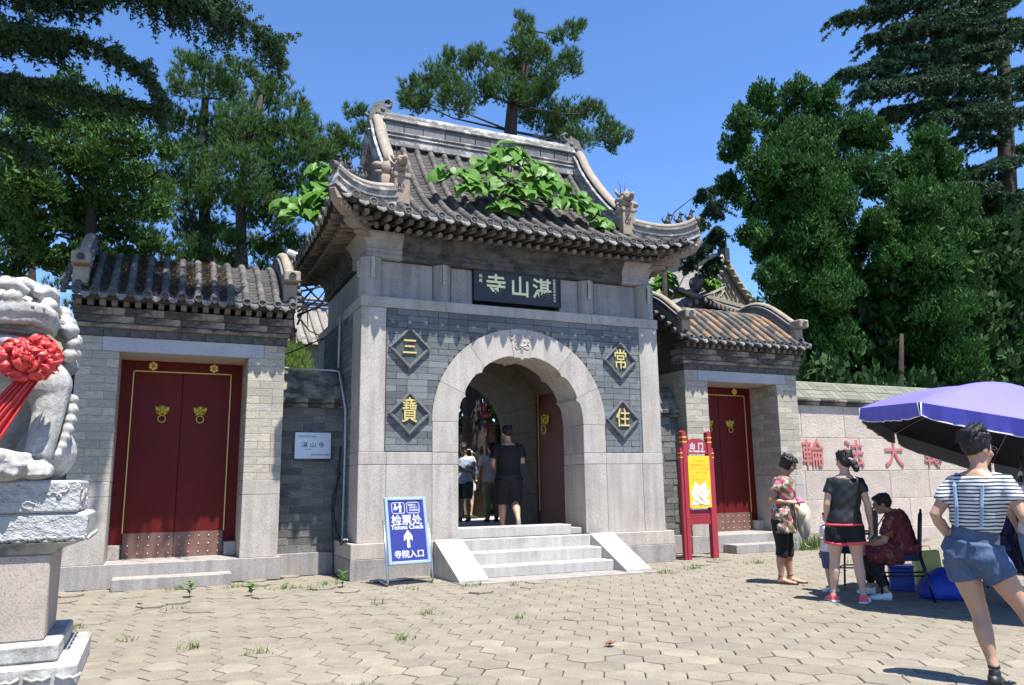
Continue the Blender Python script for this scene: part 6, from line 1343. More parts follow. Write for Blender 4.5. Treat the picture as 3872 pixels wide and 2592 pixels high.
yb = thing('paper_bag', 'tall pale yellow carrier bag standing behind the blue bag', 'bag', (3.60, -4.12, 0), R(-30)); m = MB(); m.loft([[(-.15, -.06, 0), (.15, -.06, 0), (.15, .06, 0), (-.15, .06, 0)], [(-.15, -.075, .2), (.15, -.08, .2), (.15, .07, .2), (-.15, .07, .2)], [(-.15, -.03, .40), (.15, -.05, .41), (.15, .03, .42), (-.15, .045, .40)]], cap=False); m.build('bag_body', YB, yb)
m = MB(); m.tube([(-.06, -.03, .40), (-.04, -.03, .47), (.04, -.035, .47), (.06, -.035, .40)], .005, 5); m.build('handle', plain('bag_cord', (.3, .2, .12), .8), yb)
m = MB(); P_ = [(0, 0), (.038, 0), (.040, .02), (.040, .13), (.032, .16), (.018, .18), (.018, .20)]
m.loft([[(r*math.cos(a), r*math.sin(a), z) for a in np.linspace(0, 6.283, 17)[:-1]] for r, z in P_[1:]]); bt = thing('drink_bottle', 'lime green drink bottle with grey cap between the bags', 'bottle', (3.52, -4.42, 0)); m.build('bottle_body', plain('lime_plastic', (.35, .55, .06), .35), bt, True); m = MB(); m.tube([(0, 0, .20), (0, 0, .245)], .026, 12); m.build('cap', plain('grey_cap', (.12, .13, .13), .5), bt, True)
m = MB(); m.box(-.13, .13, -.13, .13, 0, .26, c=.01); m.box(-.14, .14, -.14, .14, .262, .29, c=.008); tag(m.build('plastic_tub', plain('blue_plastic', (.02, .06, .42), .4), None, False, (2.95, -4.28, 0), R(-45)), 'blue plastic tub under the seated woman\'s chair', 'tub')
pt = Vector((6.22, -3.75, 1.374))
for i, (dx, dy, r, h, mt, lb, k) in enumerate(((-.60, -.30, .036, .10, WHT, 'white paper cup at left end of pedestal top under the umbrella', 'cup'), (-.50, -.26, .040, .11, plain('tea_brown', (.12, .05, .02), .3), 'brown drink bottle standing next to white cup on pedestal top', 'bottle'), (-.10, -.30, .038, .09, WHT, 'white cup near the middle of the pedestal top', 'cup'), (.05, -.28, .034, .085, WHT, 'smaller white cup right of the middle one on pedestal top', 'cup'))):
    m = MB(); m.loft([[(q*math.cos(a), q*math.sin(a), z) for a in np.linspace(0, 6.283, 17)[:-1]] for q, z in ((r*.8, 0), (r, h), (r*.92, h), (r*.74, .008))]); tag(m.build('paper_cup' if k == 'cup' else 'tea_bottle', mt, None, True, tuple(pt+Vector((dx, dy, 0)))), lb, k)
m = MB(); rings = []
for z, k in ((0, 1), (.06, 1.03), (.14, .8), (.20, .45), (.22, .1)): rings.append([(.34*k*math.cos(a)+.02*math.sin(4*a), .2*k*math.sin(a)+.02*math.sin(5*a+1), z+.015*math.sin(3*a)*(z > .03)) for a in np.linspace(0, 6.283, 33)[:-1]])
m.loft(rings); tag(m.build('cloth_bundle', stone('grey_bundle_cloth', (.16, .15, .14), .85, .2, .1, 8, .4), None, True, (6.35, -3.6, 1.374), .2), 'crumpled grey cloth bundle lying on the pedestal under umbrella', 'bundle')
m = MB(); m.sheet([[(.05*x, .035*y*(1-.2*x*x), .012+.016*abs(y)+.012*x*x) for y in (-1, -.5, 0, .5, 1)] for x in (-1, -.5, 0, .5, 1)]); tag(m.build('fallen_leaf', plain('brown_leaf', (.16, .045, .02), .7), None, True, (-1.80, -5.46, .002), .5), 'curled reddish brown fallen leaf on the paving', 'leaf')
0 and None
if 0: m = MB(); n = 40; m.add([(0, 0, .0035)]+[((.19+.03*math.sin(3*a+1)+.02*math.sin(5*a))*math.cos(a), (.085+.015*math.sin(4*a))*math.sin(a), .0035) for a in np.linspace(0, 6.283, n+1)[:-1]], [(0, 1+i, 1+(i+1) % n) for i in range(n)]); tag(m.build('water_stain', stone('damp_paving', (.19, .155, .12), .6, .15), None, False, tuple((1.23, -5.55, .004)), R(-32)), 'damp brown patch on the paving in front of umbrella shade', 'stain', kind='structure')
# ---------------------------------------------------------------- weeds between the pavers
wp = []
for (x, y, n, s) in [(-3.6, -.35, 26, .12), (-4.15, .1, 20, .1), (-3.0, -.25, 22, .10), (-3.35, -.7, 12, .06), (-4.85, .25, 20, .09), (-2.2, -1.3, 10, .05), (2.3, -1.15, 26, .10), (3.6, -1.05, 26, .10), (3.3, -.45, 10, .06), (4.7, -1.6, 16, .12), (-5.9, -2.4, 12, .06), (-5.4, -3.3, 8, .04), (-4.9, -3.9, 14, .05), (-4.4, -4.4, 10, .05), (-3.2, -4.4, 12, .05), (-4.0, -5.9, 12, .05), (-3.4, -6.3, 22, .05), (-3.3, -6.8, 14, .06), (-1.4, -1.4, 20, .09), (1.5, -1.45, 24, .12), (6.3, .45, 50, .2), (5.9, .35, 40, .2), (6.9, .7, 60, .25), (9.3, .75, 40, .3), (8.6, .8, 20, .2), (-2.6, -3.2, 10, .04), (-1.9, -3.9, 8, .03), (-2.9, -2.3, 8, .04), (-.9, -1.6, 8, .05), (-5.0, -1.6, 8, .05)]:
    wp += [(x+RNG.normal(0, s), y+RNG.normal(0, s*.6), -.01) for _ in range(int(n*.7))]
blades('weeds', wp, .11, .0042, GRASSM, per=4, spread=1.3)
hp2 = [(6.15+RNG.normal(0, .12), .42+RNG.normal(0, .06), 0) for _ in range(40)]+[(6.95+RNG.normal(0, .2), .75+RNG.normal(0, .08), 0) for _ in range(60)]
blades('tall_weeds', hp2, .36, .005, GRASSM, per=4, spread=.5)
sm_ = MB(); q = [(0, 0, 0), (.028, .03, .006), (.022, .075, 0), (0, .11, -.012), (-.022, .075, 0), (-.028, .03, .006)]; sm_.add(q, [(0, 1, 2, 3), (0, 3, 4, 5)]); SL = sm_.mesh('leaf', [BIGL], False, fix=False)
for (x, y, h, lb) in ((-4.78, -.62, .20, 'leafy green seedling growing between pavers before the left door step'), (-4.1, -.92, .17, 'small leafy seedling second from left among the raised pavers'), (-2.93, -.62, .19, 'leafy seedling between pavers nearest the blue ticket sign')):
    t = thing('seedling', lb, 'plant', (x, y, 0)); m = MB(); m.tube([(0, 0, -.02), (.01, 0, h*.6), (0, .01, h)], .004, 5); m.build('stem', STEMM, t)
    pieces('leaf', t, SL, [TRS((0, 0, h*(.25+.75*k/11)), (R(RNG.uniform(5, 45)), 0, 2.4*k), (RNG.uniform(.6, 1.1),)*3) for k in range(12)])
# ---------------------------------------------------------------- people
def skinmat(name, c):
    m, n, b = nodes(name); b.inputs['Base Color'].default_value = (*c, 1); b.inputs['Roughness'].default_value = .5
    b.inputs['Subsurface Weight'].default_value = .12; b.inputs['Subsurface Radius'].default_value = (.02, .008, .004); b.inputs['Subsurface Scale'].default_value = .3
    return m
SK1 = skinmat('skin_tan', (.38, .21, .13)); SK2 = skinmat('skin_fair', (.50, .32, .235)); SK3 = skinmat('skin_warm', (.42, .245, .16))
HAIR = stone('black_hair', (.012, .010, .010), .38, .3, .2, 20, .6, fine=140)
def V3(p): return Vector(p)
def mix(a, b, t): return a.lerp(b, t)
class Figure:
    """a posed human: joints in local metres (x = own right, y = forward, z up)"""
    def __init__(s, name, label, loc, face, H, J, female=True, skin=SK1, k=1.0, cat='person', vox=.0088):
        s.vox = vox
        s.t = thing(name, label, cat, loc, R(face-90)); s.H = H; s.skin = skin; h = H; sw = .098 if female else .112
        D = dict(pel=(0, 0, .515), waist=(0, .005, .61), chest=(0, 0, .72), up=(0, -.005, .79), nb=(0, -.008, .845), head=(0, .012, .932),
                 shR=(sw, -.005, .805), shL=(-sw, -.005, .805), elR=(sw+.035, -.015, .63), elL=(-sw-.035, -.015, .63), wrR=(sw+.05, .02, .49), wrL=(-sw-.05, .02, .49),
                 hpR=(.052, 0, .50), hpL=(-.052, 0, .50), knR=(.056, .008, .275), knL=(-.056, .008, .275), anR=(.058, -.012, .045), anL=(-.058, -.012, .045), toR=(.068, .10, .015), toL=(-.068, .10, .015))
        s.J = {q: Vector(v)*h for q, v in D.items()}
        for q, v in J.items():
            if q in s.J: s.J[q] = Vector(v)
        s.opt = J; s.k = k; s.side = s.opt.get('side', (1, 0, 0)); s.body()
    def torso(s, m, grow=0, lo=0, hi=1, flare=0):
        J, h, k = s.J, s.H, s.k; c0 = J['pel']+(J['pel']-J['waist']).normalized()*.035*h
        P = [c0, J['pel'], mix(J['pel'], J['waist'], .5), J['waist'], J['chest'], J['up'], mix(J['up'], J['nb'], .55), J['nb']]
        A = [(.078, .060), (.100, .073), (.093, .068), (.078, .058), (.094, .066), (.100, .060), (.082, .05), (.038, .04)]
        T = [0, .10, .22, .34, .62, .82, .92, 1]
        q = [(t, p, (a[0]*h*k+grow, a[1]*h*k+grow)) for t, p, a in zip(T, P, A) if lo-.001 <= t <= hi+.001]
        m.tube([x[1] for x in q], [x[2] for x in q], 18, side=s.side)
    def arm(s, m, c, grow=0, to=2.0):
        J, h, k = s.J, s.H, s.k; a, b, w = J['sh'+c], J['el'+c], J['wr'+c]
        m.ell(a+(J['up']-a)*.18+Vector((0, 0, -.006*h)), (.031*h*k+grow*.55,)*3, 12, 8)
        if to <= 1: m.tube([mix(a, J['up'], .45), mix(a, b, .06), mix(a, b, to*.5), mix(a, b, to)], [.032*h*k+grow*.5, .032*h*k+grow*.6, .031*h*k+grow*.8, (.028)*h*k+grow*1.05], 12); return
        m.tube([mix(a, J['up'], .45), mix(a, b, .06), mix(a, b, .5), b, mix(b, w, .25), mix(b, w, .6), w], [r*h*k+grow for r in (.030, .0305, .0275, .0225, .0245, .020, .015)], 12)
    def hand(s, m, c):
        J, h = s.J, s.H; w = J['wr'+c]; fd = s.opt.get('hd'+c); fd = Vector(fd).normalized() if fd else (w-J['el'+c]).normalized()
        pn = Vector(s.opt.get('pn'+c, (1 if c == 'L' else -1, 0, 0))); pn = (pn-fd*pn.dot(fd)).normalized(); sd = fd.cross(pn)*(1 if c == 'R' else -1)   # sd: towards the thumb
        cu = s.opt.get('curl'+c, .45); L = .108*h; m.tube([w-fd*.01, w+fd*L*.18, w+fd*L*.50, w+fd*L*.54], [(.017*h, .013*h), (.0225*h, .0125*h), (.0245*h, .011*h), (.022*h, .009*h)], 10, side=sd)
        for i, (o, ln) in enumerate(((.0165, .43), (.0055, .48), (-.0055, .45), (-.016, .36))):
            b = w+fd*L*.46+sd*o*h; a1 = cu*1.0; a2 = cu*2.0; d1 = fd*math.cos(a1)+pn*math.sin(a1); d2 = fd*math.cos(a2)+pn*math.sin(a2)
            p1 = b+d1*L*ln*.5; p2 = p1+d2*L*ln*.32; d3 = fd*math.cos(a2*1.4)+pn*math.sin(a2*1.4); m.tube([b-fd*L*.1, b, p1, p2, p2+d3*L*ln*.22], [.0062*h, .0062*h, .0056*h, .0052*h, .0042*h], 7)
        b = w+fd*L*.14+sd*.017*h; m.tube([b, b+(fd*.55+sd*.75+pn*.25).normalized()*L*.24, b+(fd*.8+sd*.5+pn*.35).normalized()*L*.44], [.0075*h, .0068*h, .005*h], 7)
    def leg(s, m, c, grow=0, fr=0, to=2.0, rag=1.15):
        J, h, k = s.J, s.H, s.k; a, b, w = J['hp'+c], J['kn'+c], J['an'+c]
        St = [(0, a, .058), (.3, mix(a, b, .3), .054), (.6, mix(a, b, .6), .045), (.85, mix(a, b, .85), .037), (1, b, .0345), (1.12, mix(b, w, .12), .0325), (1.32, mix(b, w, .32), .0350), (1.55, mix(b, w, .55), .0290), (1.8, mix(b, w, .8), .0205), (2, w, .0195)]
        q = [(t, p, r) for t, p, r in St if fr <= t <= to+1e-6]
        if to < 2 and q[-1][0] < to-.01:
            i = [x[0] for x in St].index(q[-1][0]); f = (to-St[i][0])/(St[i+1][0]-St[i][0]); q.append((to, mix(St[i][1], St[i+1][1], f), St[i][2]*(1-f)+St[i+1][2]*f))
        bw = Vector((0, -1, 0))*.006*h
        m.tube([x[1]+(bw if 1.2 < x[0] < 1.7 else Vector()) for x in q], [x[2]*h*k+grow*(1 if to >= 2 else 1+(rag-1)*x[0]/to) for x in q], 14)
    def foot(s, m, c, grow=0):
        J, h = s.J, s.H; a, t = J['an'+c], J['to'+c]; d = (t-a); d.z = 0; d = d.normalized() if d.length > .01 else Vector((0, 1, 0)); z0 = J['to'+c].z-.015*h
        hl = a-d*.028*h; hl.z = z0+.020*h; sd = Vector((d.y, -d.x, 0)); tip = Vector((t.x, t.y, z0)); pts = [hl, Vector((a.x, a.y, z0+.026*h))+d*.01*h, mix(hl, tip, .55)+Vector((0, 0, .010*h)), mix(hl, tip, .8)+Vector((0, 0, .008*h)), tip+Vector((0, 0, .012*h))]
        if s.opt.get('tilt'+c): pts = [a+(p-a)*1 for p in pts]
        m.tube(pts, [(.019*h+grow, .020*h+grow), (.021*h+grow, .026*h+grow), (.026*h+grow, .020*h+grow), (.029*h+grow, .015*h+grow), (.020*h+grow, .010*h+grow)], 12, side=sd)
        m.tube([a, hl+Vector((0, 0, .012*h))+d*.018*h], [.0195*h+grow*.5, .02*h+grow], 10)
    def headM(s):
        y, p, r = s.opt.get('hrot', (0, 0, 0)); return Matrix.Rotation(R(y), 3, 'Z') @ Matrix.Rotation(R(p), 3, 'X') @ Matrix.Rotation(R(r), 3, 'Y')
    def hp(s, x, y, z): return s.J['head']+s.headM() @ (Vector((x, y, z))*s.H)
    def body(s):
        m = MB(); h = s.H; s.torso(m); J = s.J
        for c in 'RL':
            s.arm(m, c); s.hand(m, c); s.leg(m, c); s.foot(m, c)
        m.tube([J['up'], J['nb'], mix(J['nb'], J['head'], .35), s.hp(0, -.012, -.02)], [.04*h, .034*h, .031*h, .033*h], 12)
        RT_ = s.headM(); m.ell(s.hp(0, -.006, .012), (.0445*h, .0545*h, .056*h), 18, 14, rot=RT_); m.ell(s.hp(0, .012, -.028), (.036*h, .040*h, .038*h), 16, 12, rot=RT_); m.ell(s.hp(0, .030, -.052), (.018*h, .018*h, .014*h), 10, 8, rot=RT_)
        m.tube([s.hp(0, .047, .012), s.hp(0, .056, -.006), s.hp(0, .060, -.016)], [.006*h, .0085*h, .010*h], 8); m.ell(s.hp(0, .046, -.034), (.016*h, .009*h, .006*h), 10, 6, rot=RT_)
        for a in (-1, 1): m.ell(s.hp(a*.045, -.006, -.004), (.006*h, .013*h, .019*h), 8, 8, rot=RT_); m.ell(s.hp(a*.026, .036, -.014), (.014*h, .012*h, .012*h), 8, 6, rot=RT_)
        link('body', remeshed(m, s.vox, 3, 'body', [s.skin], .4), s.t)
        f = MB()
        for a in (-1, 1): f.ell(s.hp(a*.019, .0475, .006), (.0075*h, .003*h, .0035*h), 8, 6, rot=RT_)
        f.build('eyes', plain('eye_dark', (.02, .014, .012), .3), s.t, True)
        f = MB()
        for a in (-1, 1): f.tube([s.hp(a*.009, .0525, .016), s.hp(a*.02, .051, .0195), s.hp(a*.032, .043, .016)], .0025*h, 5)
        f.build('eyebrows', HAIR, s.t, True); f = MB(); f.ell(s.hp(0, .0525, -.0355), (.0125*h, .004*h, .0035*h), 8, 6, rot=RT_); f.build('lips', plain('lips', (.34, .12, .10), .5), s.t, True)
    def cloth(s, name, mat, fn, vox=.0115, sm=4, label=None, fold=.0):
        m = MB(); fn(m); me = remeshed(m, vox, sm, name, [mat], .5)
        if fold:
            n = len(me.vertices); co = np.empty(n*3, np.float32); me.vertices.foreach_get('co', co); co = co.reshape(-1, 3); no = np.empty(n*3, np.float32); me.vertex_normals.foreach_get('vector', no); no = no.reshape(-1, 3)
            ph = RNG.uniform(0, 6.28, 6); d = np.sin(co[:, 2]*34+co[:, 0]*26+ph[0])*np.sin(co[:, 0]*17+co[:, 1]*21+ph[1])*.6+np.sin(co[:, 2]*58-co[:, 0]*44+co[:, 1]*30+ph[2])*.4
            me.vertices.foreach_set('co', (co+no*(d*fold)[:, None]).ravel())
        o = link(name, me, s.t); 
        if label: o['label'] = label
        return o
    def hair(s, extra=None, cut=.0, vol=1.0, back=-.018, mat=None, name='hair'):
        m = MB(); h = s.H; RT_ = s.headM()
        m.ell(s.hp(0, back, .024), (.049*h*vol, .053*h*vol, .052*h*vol), 18, 14, rot=RT_); m.ell(s.hp(0, back-.012, -.004+cut), (.046*h*vol, .042*h*vol, .048*h), 16, 12, rot=RT_)
        for a in (-1, 1): m.ell(s.hp(a*.036, -.008, .018), (.014*h, .030*h, .034*h), 10, 8, rot=RT_)
        m.ell(s.hp(0, .020, .052), (.034*h*vol, .028*h, .018*h), 12, 8, rot=RT_)
        for _ in range(46):
            a = RNG.uniform(-2.6, 2.6); z0 = RNG.uniform(.0, .05); rr = .047*vol; x, y = rr*math.sin(a), back-rr*1.08*math.cos(a)
            m.tube([s.hp(x*.7, y*.8+back*.2, .065), s.hp(x, y, z0+.02), s.hp(x*1.03, y*1.03, z0-.022+cut)], [.007*h, .008*h, .004*h], 6)
        if extra: extra(m)
        o = link(name, remeshed(m, .006, 2, name, [mat or HAIR], .3), s.t); n = len(o.data.vertices)
        co = np.empty(n*3, np.float32); o.data.vertices.foreach_get('co', co); co = co.reshape(-1, 3); no = np.empty(n*3, np.float32); o.data.vertex_normals.foreach_get('vector', no); no = no.reshape(-1, 3)
        i = RNG.integers(0, n, 2600); c0 = np.array(s.hp(0, -.02, .075)); d = co[i]-c0; d[:, 2] -= .02; d -= no[i]*(d*no[i]).sum(1)[:, None]; d /= np.linalg.norm(d, axis=1)[:, None]+1e-6
        d = d+RNG.normal(0, .12, d.shape); sd = np.cross(d, no[i]); sd /= np.linalg.norm(sd, axis=1)[:, None]+1e-6; l = (.014*s.H*RNG.uniform(.5, 1.3, len(i)))[:, None]; p = co[i]+no[i]*.0015
        T = np.stack([p-sd*.0012, p+sd*.0012, p+d*l+no[i]*.002*RNG.random((len(i), 1))], 1); q = link('loose_hair', to_mesh('loose_hair', T, mat or HAIR), o); q['kind'] = 'stuff'
    def shoes(s, name, mat, grow=.006, sole=None):
        for c in 'RL':
            m = MB(); s.foot(m, c, grow); o = link(name, remeshed(m, .007, 2, name, [mat], .4), s.t)
            if sole:
                J, h = s.J, s.H; a, t = J['an'+c], J['to'+c]; d = (t-a); d.z = 0; d.normalize(); sd = Vector((d.y, -d.x, 0)); z = max(.004, t.z-.015*h); hl = Vector((a.x, a.y, z))-d*.048*h; tp = Vector((t.x, t.y, z))+d*.014*h
                q = MB(); pts = [(0, .0), (.02, .024), (.45, .027), (.75, .033), (.95, .026), (1, 0), (.95, -.026), (.75, -.033), (.45, -.027), (.02, -.024)]
                q.loft([[tuple(hl.lerp(tp, u)+sd*v*h+Vector((0, 0, zz))) for u, v in pts] for zz in (0, .014)]); q.build('sole', sole, o)
def pattern(name, base, spots, scale=16, rough=.85, warp=.6):
    """irregular printed blotches in several colours"""
    m, n, b = nodes(name); L = n.links.new; tc = N(n, 'ShaderNodeTexCoord'); nz = N(n, 'ShaderNodeTexNoise', Scale=scale*.8, Detail=3); L(tc.outputs['Object'], nz.inputs['Vector'])
    mixv = N(n, 'ShaderNodeMix', data_type='RGBA', blend_type='LINEAR_LIGHT'); mixv.inputs[0].default_value = warp*.12; L(tc.outputs['Object'], mixv.inputs[6]); L(nz.outputs['Color'], mixv.inputs[7])
    vo = N(n, 'ShaderNodeTexVoronoi', Scale=scale); L(mixv.outputs[2], vo.inputs['Vector']); sp = N(n, 'ShaderNodeSeparateColor'); L(vo.outputs['Color'], sp.inputs[0])
    st_ = []; acc = 0
    for frac, c in [(1-sum(q[0] for q in spots), base)]+list(spots): st_.append((acc, c)); acc += frac
    r = ramp(n, st_); r.color_ramp.interpolation = 'CONSTANT'; L(sp.outputs[0], r.inputs[0]); L(r.outputs[0], b.inputs['Base Color']); b.inputs['Roughness'].default_value = rough
    return m
def fabric(name, c, vary=.12, rough=.85): return stone(name, c, rough, vary, 0, 9, .25, fine=120, bumpd=.003)
def stripes(name, c1, c2, pitch, frac):
    m, n, b = nodes(name); L = n.links.new; tc = N(n, 'ShaderNodeTexCoord'); sp = N(n, 'ShaderNodeSeparateXYZ'); nz = N(n, 'ShaderNodeTexNoise', Scale=7.0, Detail=2); L(tc.outputs['Object'], nz.inputs['Vector']); L(tc.outputs['Object'], sp.inputs[0])
    a = N(n, 'ShaderNodeMath', operation='MULTIPLY_ADD'); L(nz.outputs[0], a.inputs[0]); a.inputs[1].default_value = .018; L(sp.outputs[2], a.inputs[2])
    q = N(n, 'ShaderNodeMath', operation='DIVIDE'); L(a.outputs[0], q.inputs[0]); q.inputs[1].default_value = pitch; f = N(n, 'ShaderNodeMath', operation='FRACT'); L(q.outputs[0], f.inputs[0]); g_ = N(n, 'ShaderNodeMath', operation='LESS_THAN'); L(f.outputs[0], g_.inputs[0]); g_.inputs[1].default_value = frac
    mx = N(n, 'ShaderNodeMix', data_type='RGBA'); L(g_.outputs[0], mx.inputs[0]); mx.inputs[6].default_value = (*c1, 1); mx.inputs[7].default_value = (*c2, 1); L(mx.outputs[2], b.inputs['Base Color']); b.inputs['Roughness'].default_value = .9
    return m
BLK = fabric('black_cloth', (.0055, .006, .008)); WHITE = fabric('white_cloth', (.60, .60, .62), .06); CORAL = fabric('coral_trim', (.80, .085, .10), .05); DENIM = stone('denim', (.060, .095, .165), .9, .28, .2, 7, .4, fine=110, bumpd=.004)
# --- woman in floral blouse
H = 1.62
P1 = Figure('person', 'woman in pink floral tunic holding a hat, black capri trousers, looking down', (2.21, -3.15, 0), -52, H, dict(
    pel=(0, .03, .515*H), waist=(0, .05, .61*H), chest=(0, .065, .72*H), up=(0, .07, .79*H), shR=(.155, .065, .80*H), shL=(-.155, .065, .80*H), head=(0, .15, .930*H), nb=(0, .085, .838*H), hrot=(0, -30, 0),
    elR=(.195, -.075, 1.045), wrR=(.13, .15, 1.02), elL=(-.20, .04, 1.06), wrL=(-.14, .20, .93), hdR=(-.25, .95, .08), pnR=(-.6, 0, -.8), hdL=(.15, .5, -.8), curlR=.75, curlL=.8,
    anR=(.075, -.04, .073), toR=(.09, .15, .024), anL=(-.06, .05, .073), toL=(-.07, .24, .024), knR=(.075, .0, .44), knL=(-.06, .05, .44)), skin=SK1, k=1.08)
FLOR = pattern('floral_print', (.16, .15, .075), [(.16, (.30, .045, .085)), (.16, (.42, .10, .17)), (.14, (.52, .50, .38)), (.14, (.055, .055, .03)), (.12, (.34, .32, .20))], 24)
def f(m):
    P1.torso(m, .034, 0, .95); J = P1.J
    m.tube([J['pel']+Vector((0, .01, -.20)), J['pel']+Vector((0, .01, -.02)), J['waist'], J['chest']], [(.215, .150), (.205, .15), (.178, .135), (.18, .14)], 20, side=(1, 0, 0))
    for c in 'RL': P1.arm(m, c, .022, .58)
P1.cloth('tunic', FLOR, f, fold=.006)
P1.cloth('capri_trousers', BLK, lambda m: [P1.leg(m, c, .016, 0, 1.28) for c in 'RL'], fold=.003)
def ex(m):
    for a in np.linspace(-2.4, 2.4, 15): m.tube([P1.hp(0, -.02, .078), P1.hp(.05*math.sin(a), -.02-.052*math.cos(a), .035), P1.hp(.046*math.sin(a), -.015-.046*math.cos(a), -.045)], [.016, .02, .01], 6)
    m.tube([P1.hp(-.03, .035, .05), P1.hp(0, .05, .045), P1.hp(.035, .035, .04)], [.012, .014, .012], 6)
P1.hair(ex)
LEA = plain('brown_leather', (.05, .024, .018), .5)
for c in 'RL':
    J = P1.J; a, t = J['an'+c], J['to'+c]; d = (t-a); d.z = 0; d.normalize(); sd = Vector((d.y, -d.x, 0)); z = max(.004, t.z-.015*1.62); hl = Vector((a.x, a.y, z))-d*.075; tp = Vector((t.x, t.y, z))+d*.025
    q = MB(); q.loft([[tuple(hl.lerp(tp, u)+sd*v*1.62+Vector((0, 0, zz))) for u, v in [(0, .0), (.02, .021), (.45, .025), (.75, .031), (.95, .024), (1, 0), (.95, -.024), (.75, -.031), (.45, -.025), (.02, -.021)]] for zz in (-.002, .016)]); so_ = q.build('sandal', LEA, P1.t)
    for u, h_, w_ in ((.42, .058, .040), (.60, .046, .045), (.76, .036, .046)):
        b = hl.lerp(tp, u); q = MB(); q.tube([b-sd*w_+Vector((0, 0, .01)), b-sd*w_*.75+Vector((0, 0, h_*.75)), b+Vector((0, 0, h_)), b+sd*w_*.75+Vector((0, 0, h_*.75)), b+sd*w_+Vector((0, 0, .01))], [(.011, .004)]*5, 6, side=d); q.build('strap', LEA, so_, True)
    q = MB(); q.tube([a+Vector((0, 0, .018)), a+Vector((0, 0, .034))], .0355, 12); q.build('strap', LEA, so_, True)
bw = Figure.hp
J = P1.J; wl = Vector((P1.J['wrR']))
m = MB(); d = (J['wrR']-J['elR']).normalized(); m.tube([J['wrR']-d*.02, J['wrR']+d*.004], .031, 12); m.build('wrist_watch', plain('watch_steel', (.6, .6, .6), .3, .8), P1.t, True)
def world(F, p): return F.t.matrix_basis @ Vector(p)
bpy.context.view_layer.update()
t = thing('sun_hat', 'cream cloth sun hat and grey jacket held at woman\'s side', 'hat', world(P1, (-.12, .26, .88)), R(-52-90)); t.scale = (.72, .72, .78); HATM = fabric('cream_cloth', (.62, .57, .42), .08); GREY = fabric('grey_cloth', (.36, .34, .30), .12)
m = MB(); T_ = Matrix.Rotation(R(78), 3, 'Y') @ Matrix.Rotation(R(12), 3, 'X'); m.loft([[tuple(T_ @ Vector((r*1.25*math.cos(a), r*.85*math.sin(a), z+.012*math.sin(3*a)*(r > .1)))) for a in np.linspace(0, 6.283, 29)[:-1]] for r, z in ((.15, 0), (.09, .012), (.085, .03), (.07, .085), (.03, .10), (.005, .102))], cap=False)
m.build('brim_and_crown', HATM, t, True, fix=False)
m = MB(); m.loft([[(rx*math.cos(a)+.012*math.sin(5*a+z*9)+ox, ry*math.sin(a)+.012*math.sin(4*a+z*14)-.01, z) for a in np.linspace(0, 6.283, 25)[:-1]] for z, rx, ry, ox in ((.0, .03, .02, 0), (-.06, .055, .11, 0), (-.16, .06, .12, 0), (-.28, .055, .105, 0), (-.38, .04, .07, -.01), (-.44, .01, .015, -.01))]); m.build('folded_jacket', GREY, t, True)
m = MB(); m.tube([(0, -.05, -.36), (.01, -.04, -.46), (.01, .02, -.53), (.0, .08, -.55)], .006, 6); m.build('chin_cord', HATM, t, True)
m = MB(); 
for q in range(5): m.ell((RNG.normal(0, .022), RNG.normal(0, .022), RNG.normal(0, .02)), (.035, .028, .022), 9, 6)
m.tube([(0, .02, -.01), (.02, .06, -.05)], [.012, .006], 6); tag(m.build('pink_pouch', plain('pink_satin', (.72, .16, .34), .4), None, True, tuple(world(P1, (.085, .265, 1.045)))), 'small shiny pink pouch held in woman\'s hands', 'pouch')
# --- woman in black T-shirt seen from behind
H = 1.61
P2 = Figure('person', 'woman seen from behind in black t-shirt and black shorts with coral trim', (1.66, -4.66, 0), 52, H, dict(
    pel=(.035, 0, .515*H), waist=(.055, .005, .61*H), chest=(.07, 0, .72*H), up=(.08, -.005, .79*H), nb=(.085, -.008, .845*H), shR=(.225, -.005, .80*H), shL=(-.065, -.005, .80*H),
    head=(.085, .005, .932*H), hrot=(26, -8, 0), elR=(.285, -.02, 1.03), wrR=(.315, .07, .79), elL=(-.135, -.03, 1.03), wrL=(-.12, .09, .80), hdR=(.05, .2, -.97), hdL=(.3, .5, -.8),
    anR=(.155, -.06, .072), toR=(.215, .09, .024), knR=(.14, .0, .44), hpR=(.118, 0, .80), anL=(-.135, .02, .072), toL=(-.165, .175, .024), knL=(-.09, .025, .44), hpL=(-.05, 0, .80)), skin=SK2, k=1.0)
TEE = stone('black_jersey', (.009, .0105, .014), .5, .15, 0, 5, .3, fine=60, bumpd=.006)
def f(m):
    P2.torso(m, .020, .1, .95); J = P2.J; m.tube([J['pel']+Vector((0, -.0, -.01)), mix(J['pel'], J['waist'], .6), J['waist'], J['chest']], [(.195, .135), (.172, .128), (.158, .118), (.17, .125)], 20, side=(1, 0, 0))
    for c in 'RL': P2.arm(m, c, .018, .52)
P2.cloth('t_shirt', TEE, f, fold=.005)
P2.cloth('shirt_hem', CORAL, lambda m: m.tube([P2.J['pel']+Vector((0, 0, -.024)), P2.J['pel']+Vector((0, 0, .0))], [(.198, .138)]*2, 22, side=(1, 0, 0)), .008, 2)
def sh(m, g=.026):
    P2.torso(m, g-.004, 0, .12)
    for c in 'RL': P2.leg(m, c, g, 0, .50, 1.35)
P2.cloth('shorts', BLK, sh, fold=.004)
for c in 'RL':
    d = (P2.J['kn'+c]-P2.J['hp'+c]); a = P2.J['hp'+c]+d*.455; m = MB(); m.tube([a, a+d.normalized()*.03], [(.118, .112), (.121, .115)], 20, side=(1, 0, 0)); m.build('shorts_trim', CORAL, P2.t, True)
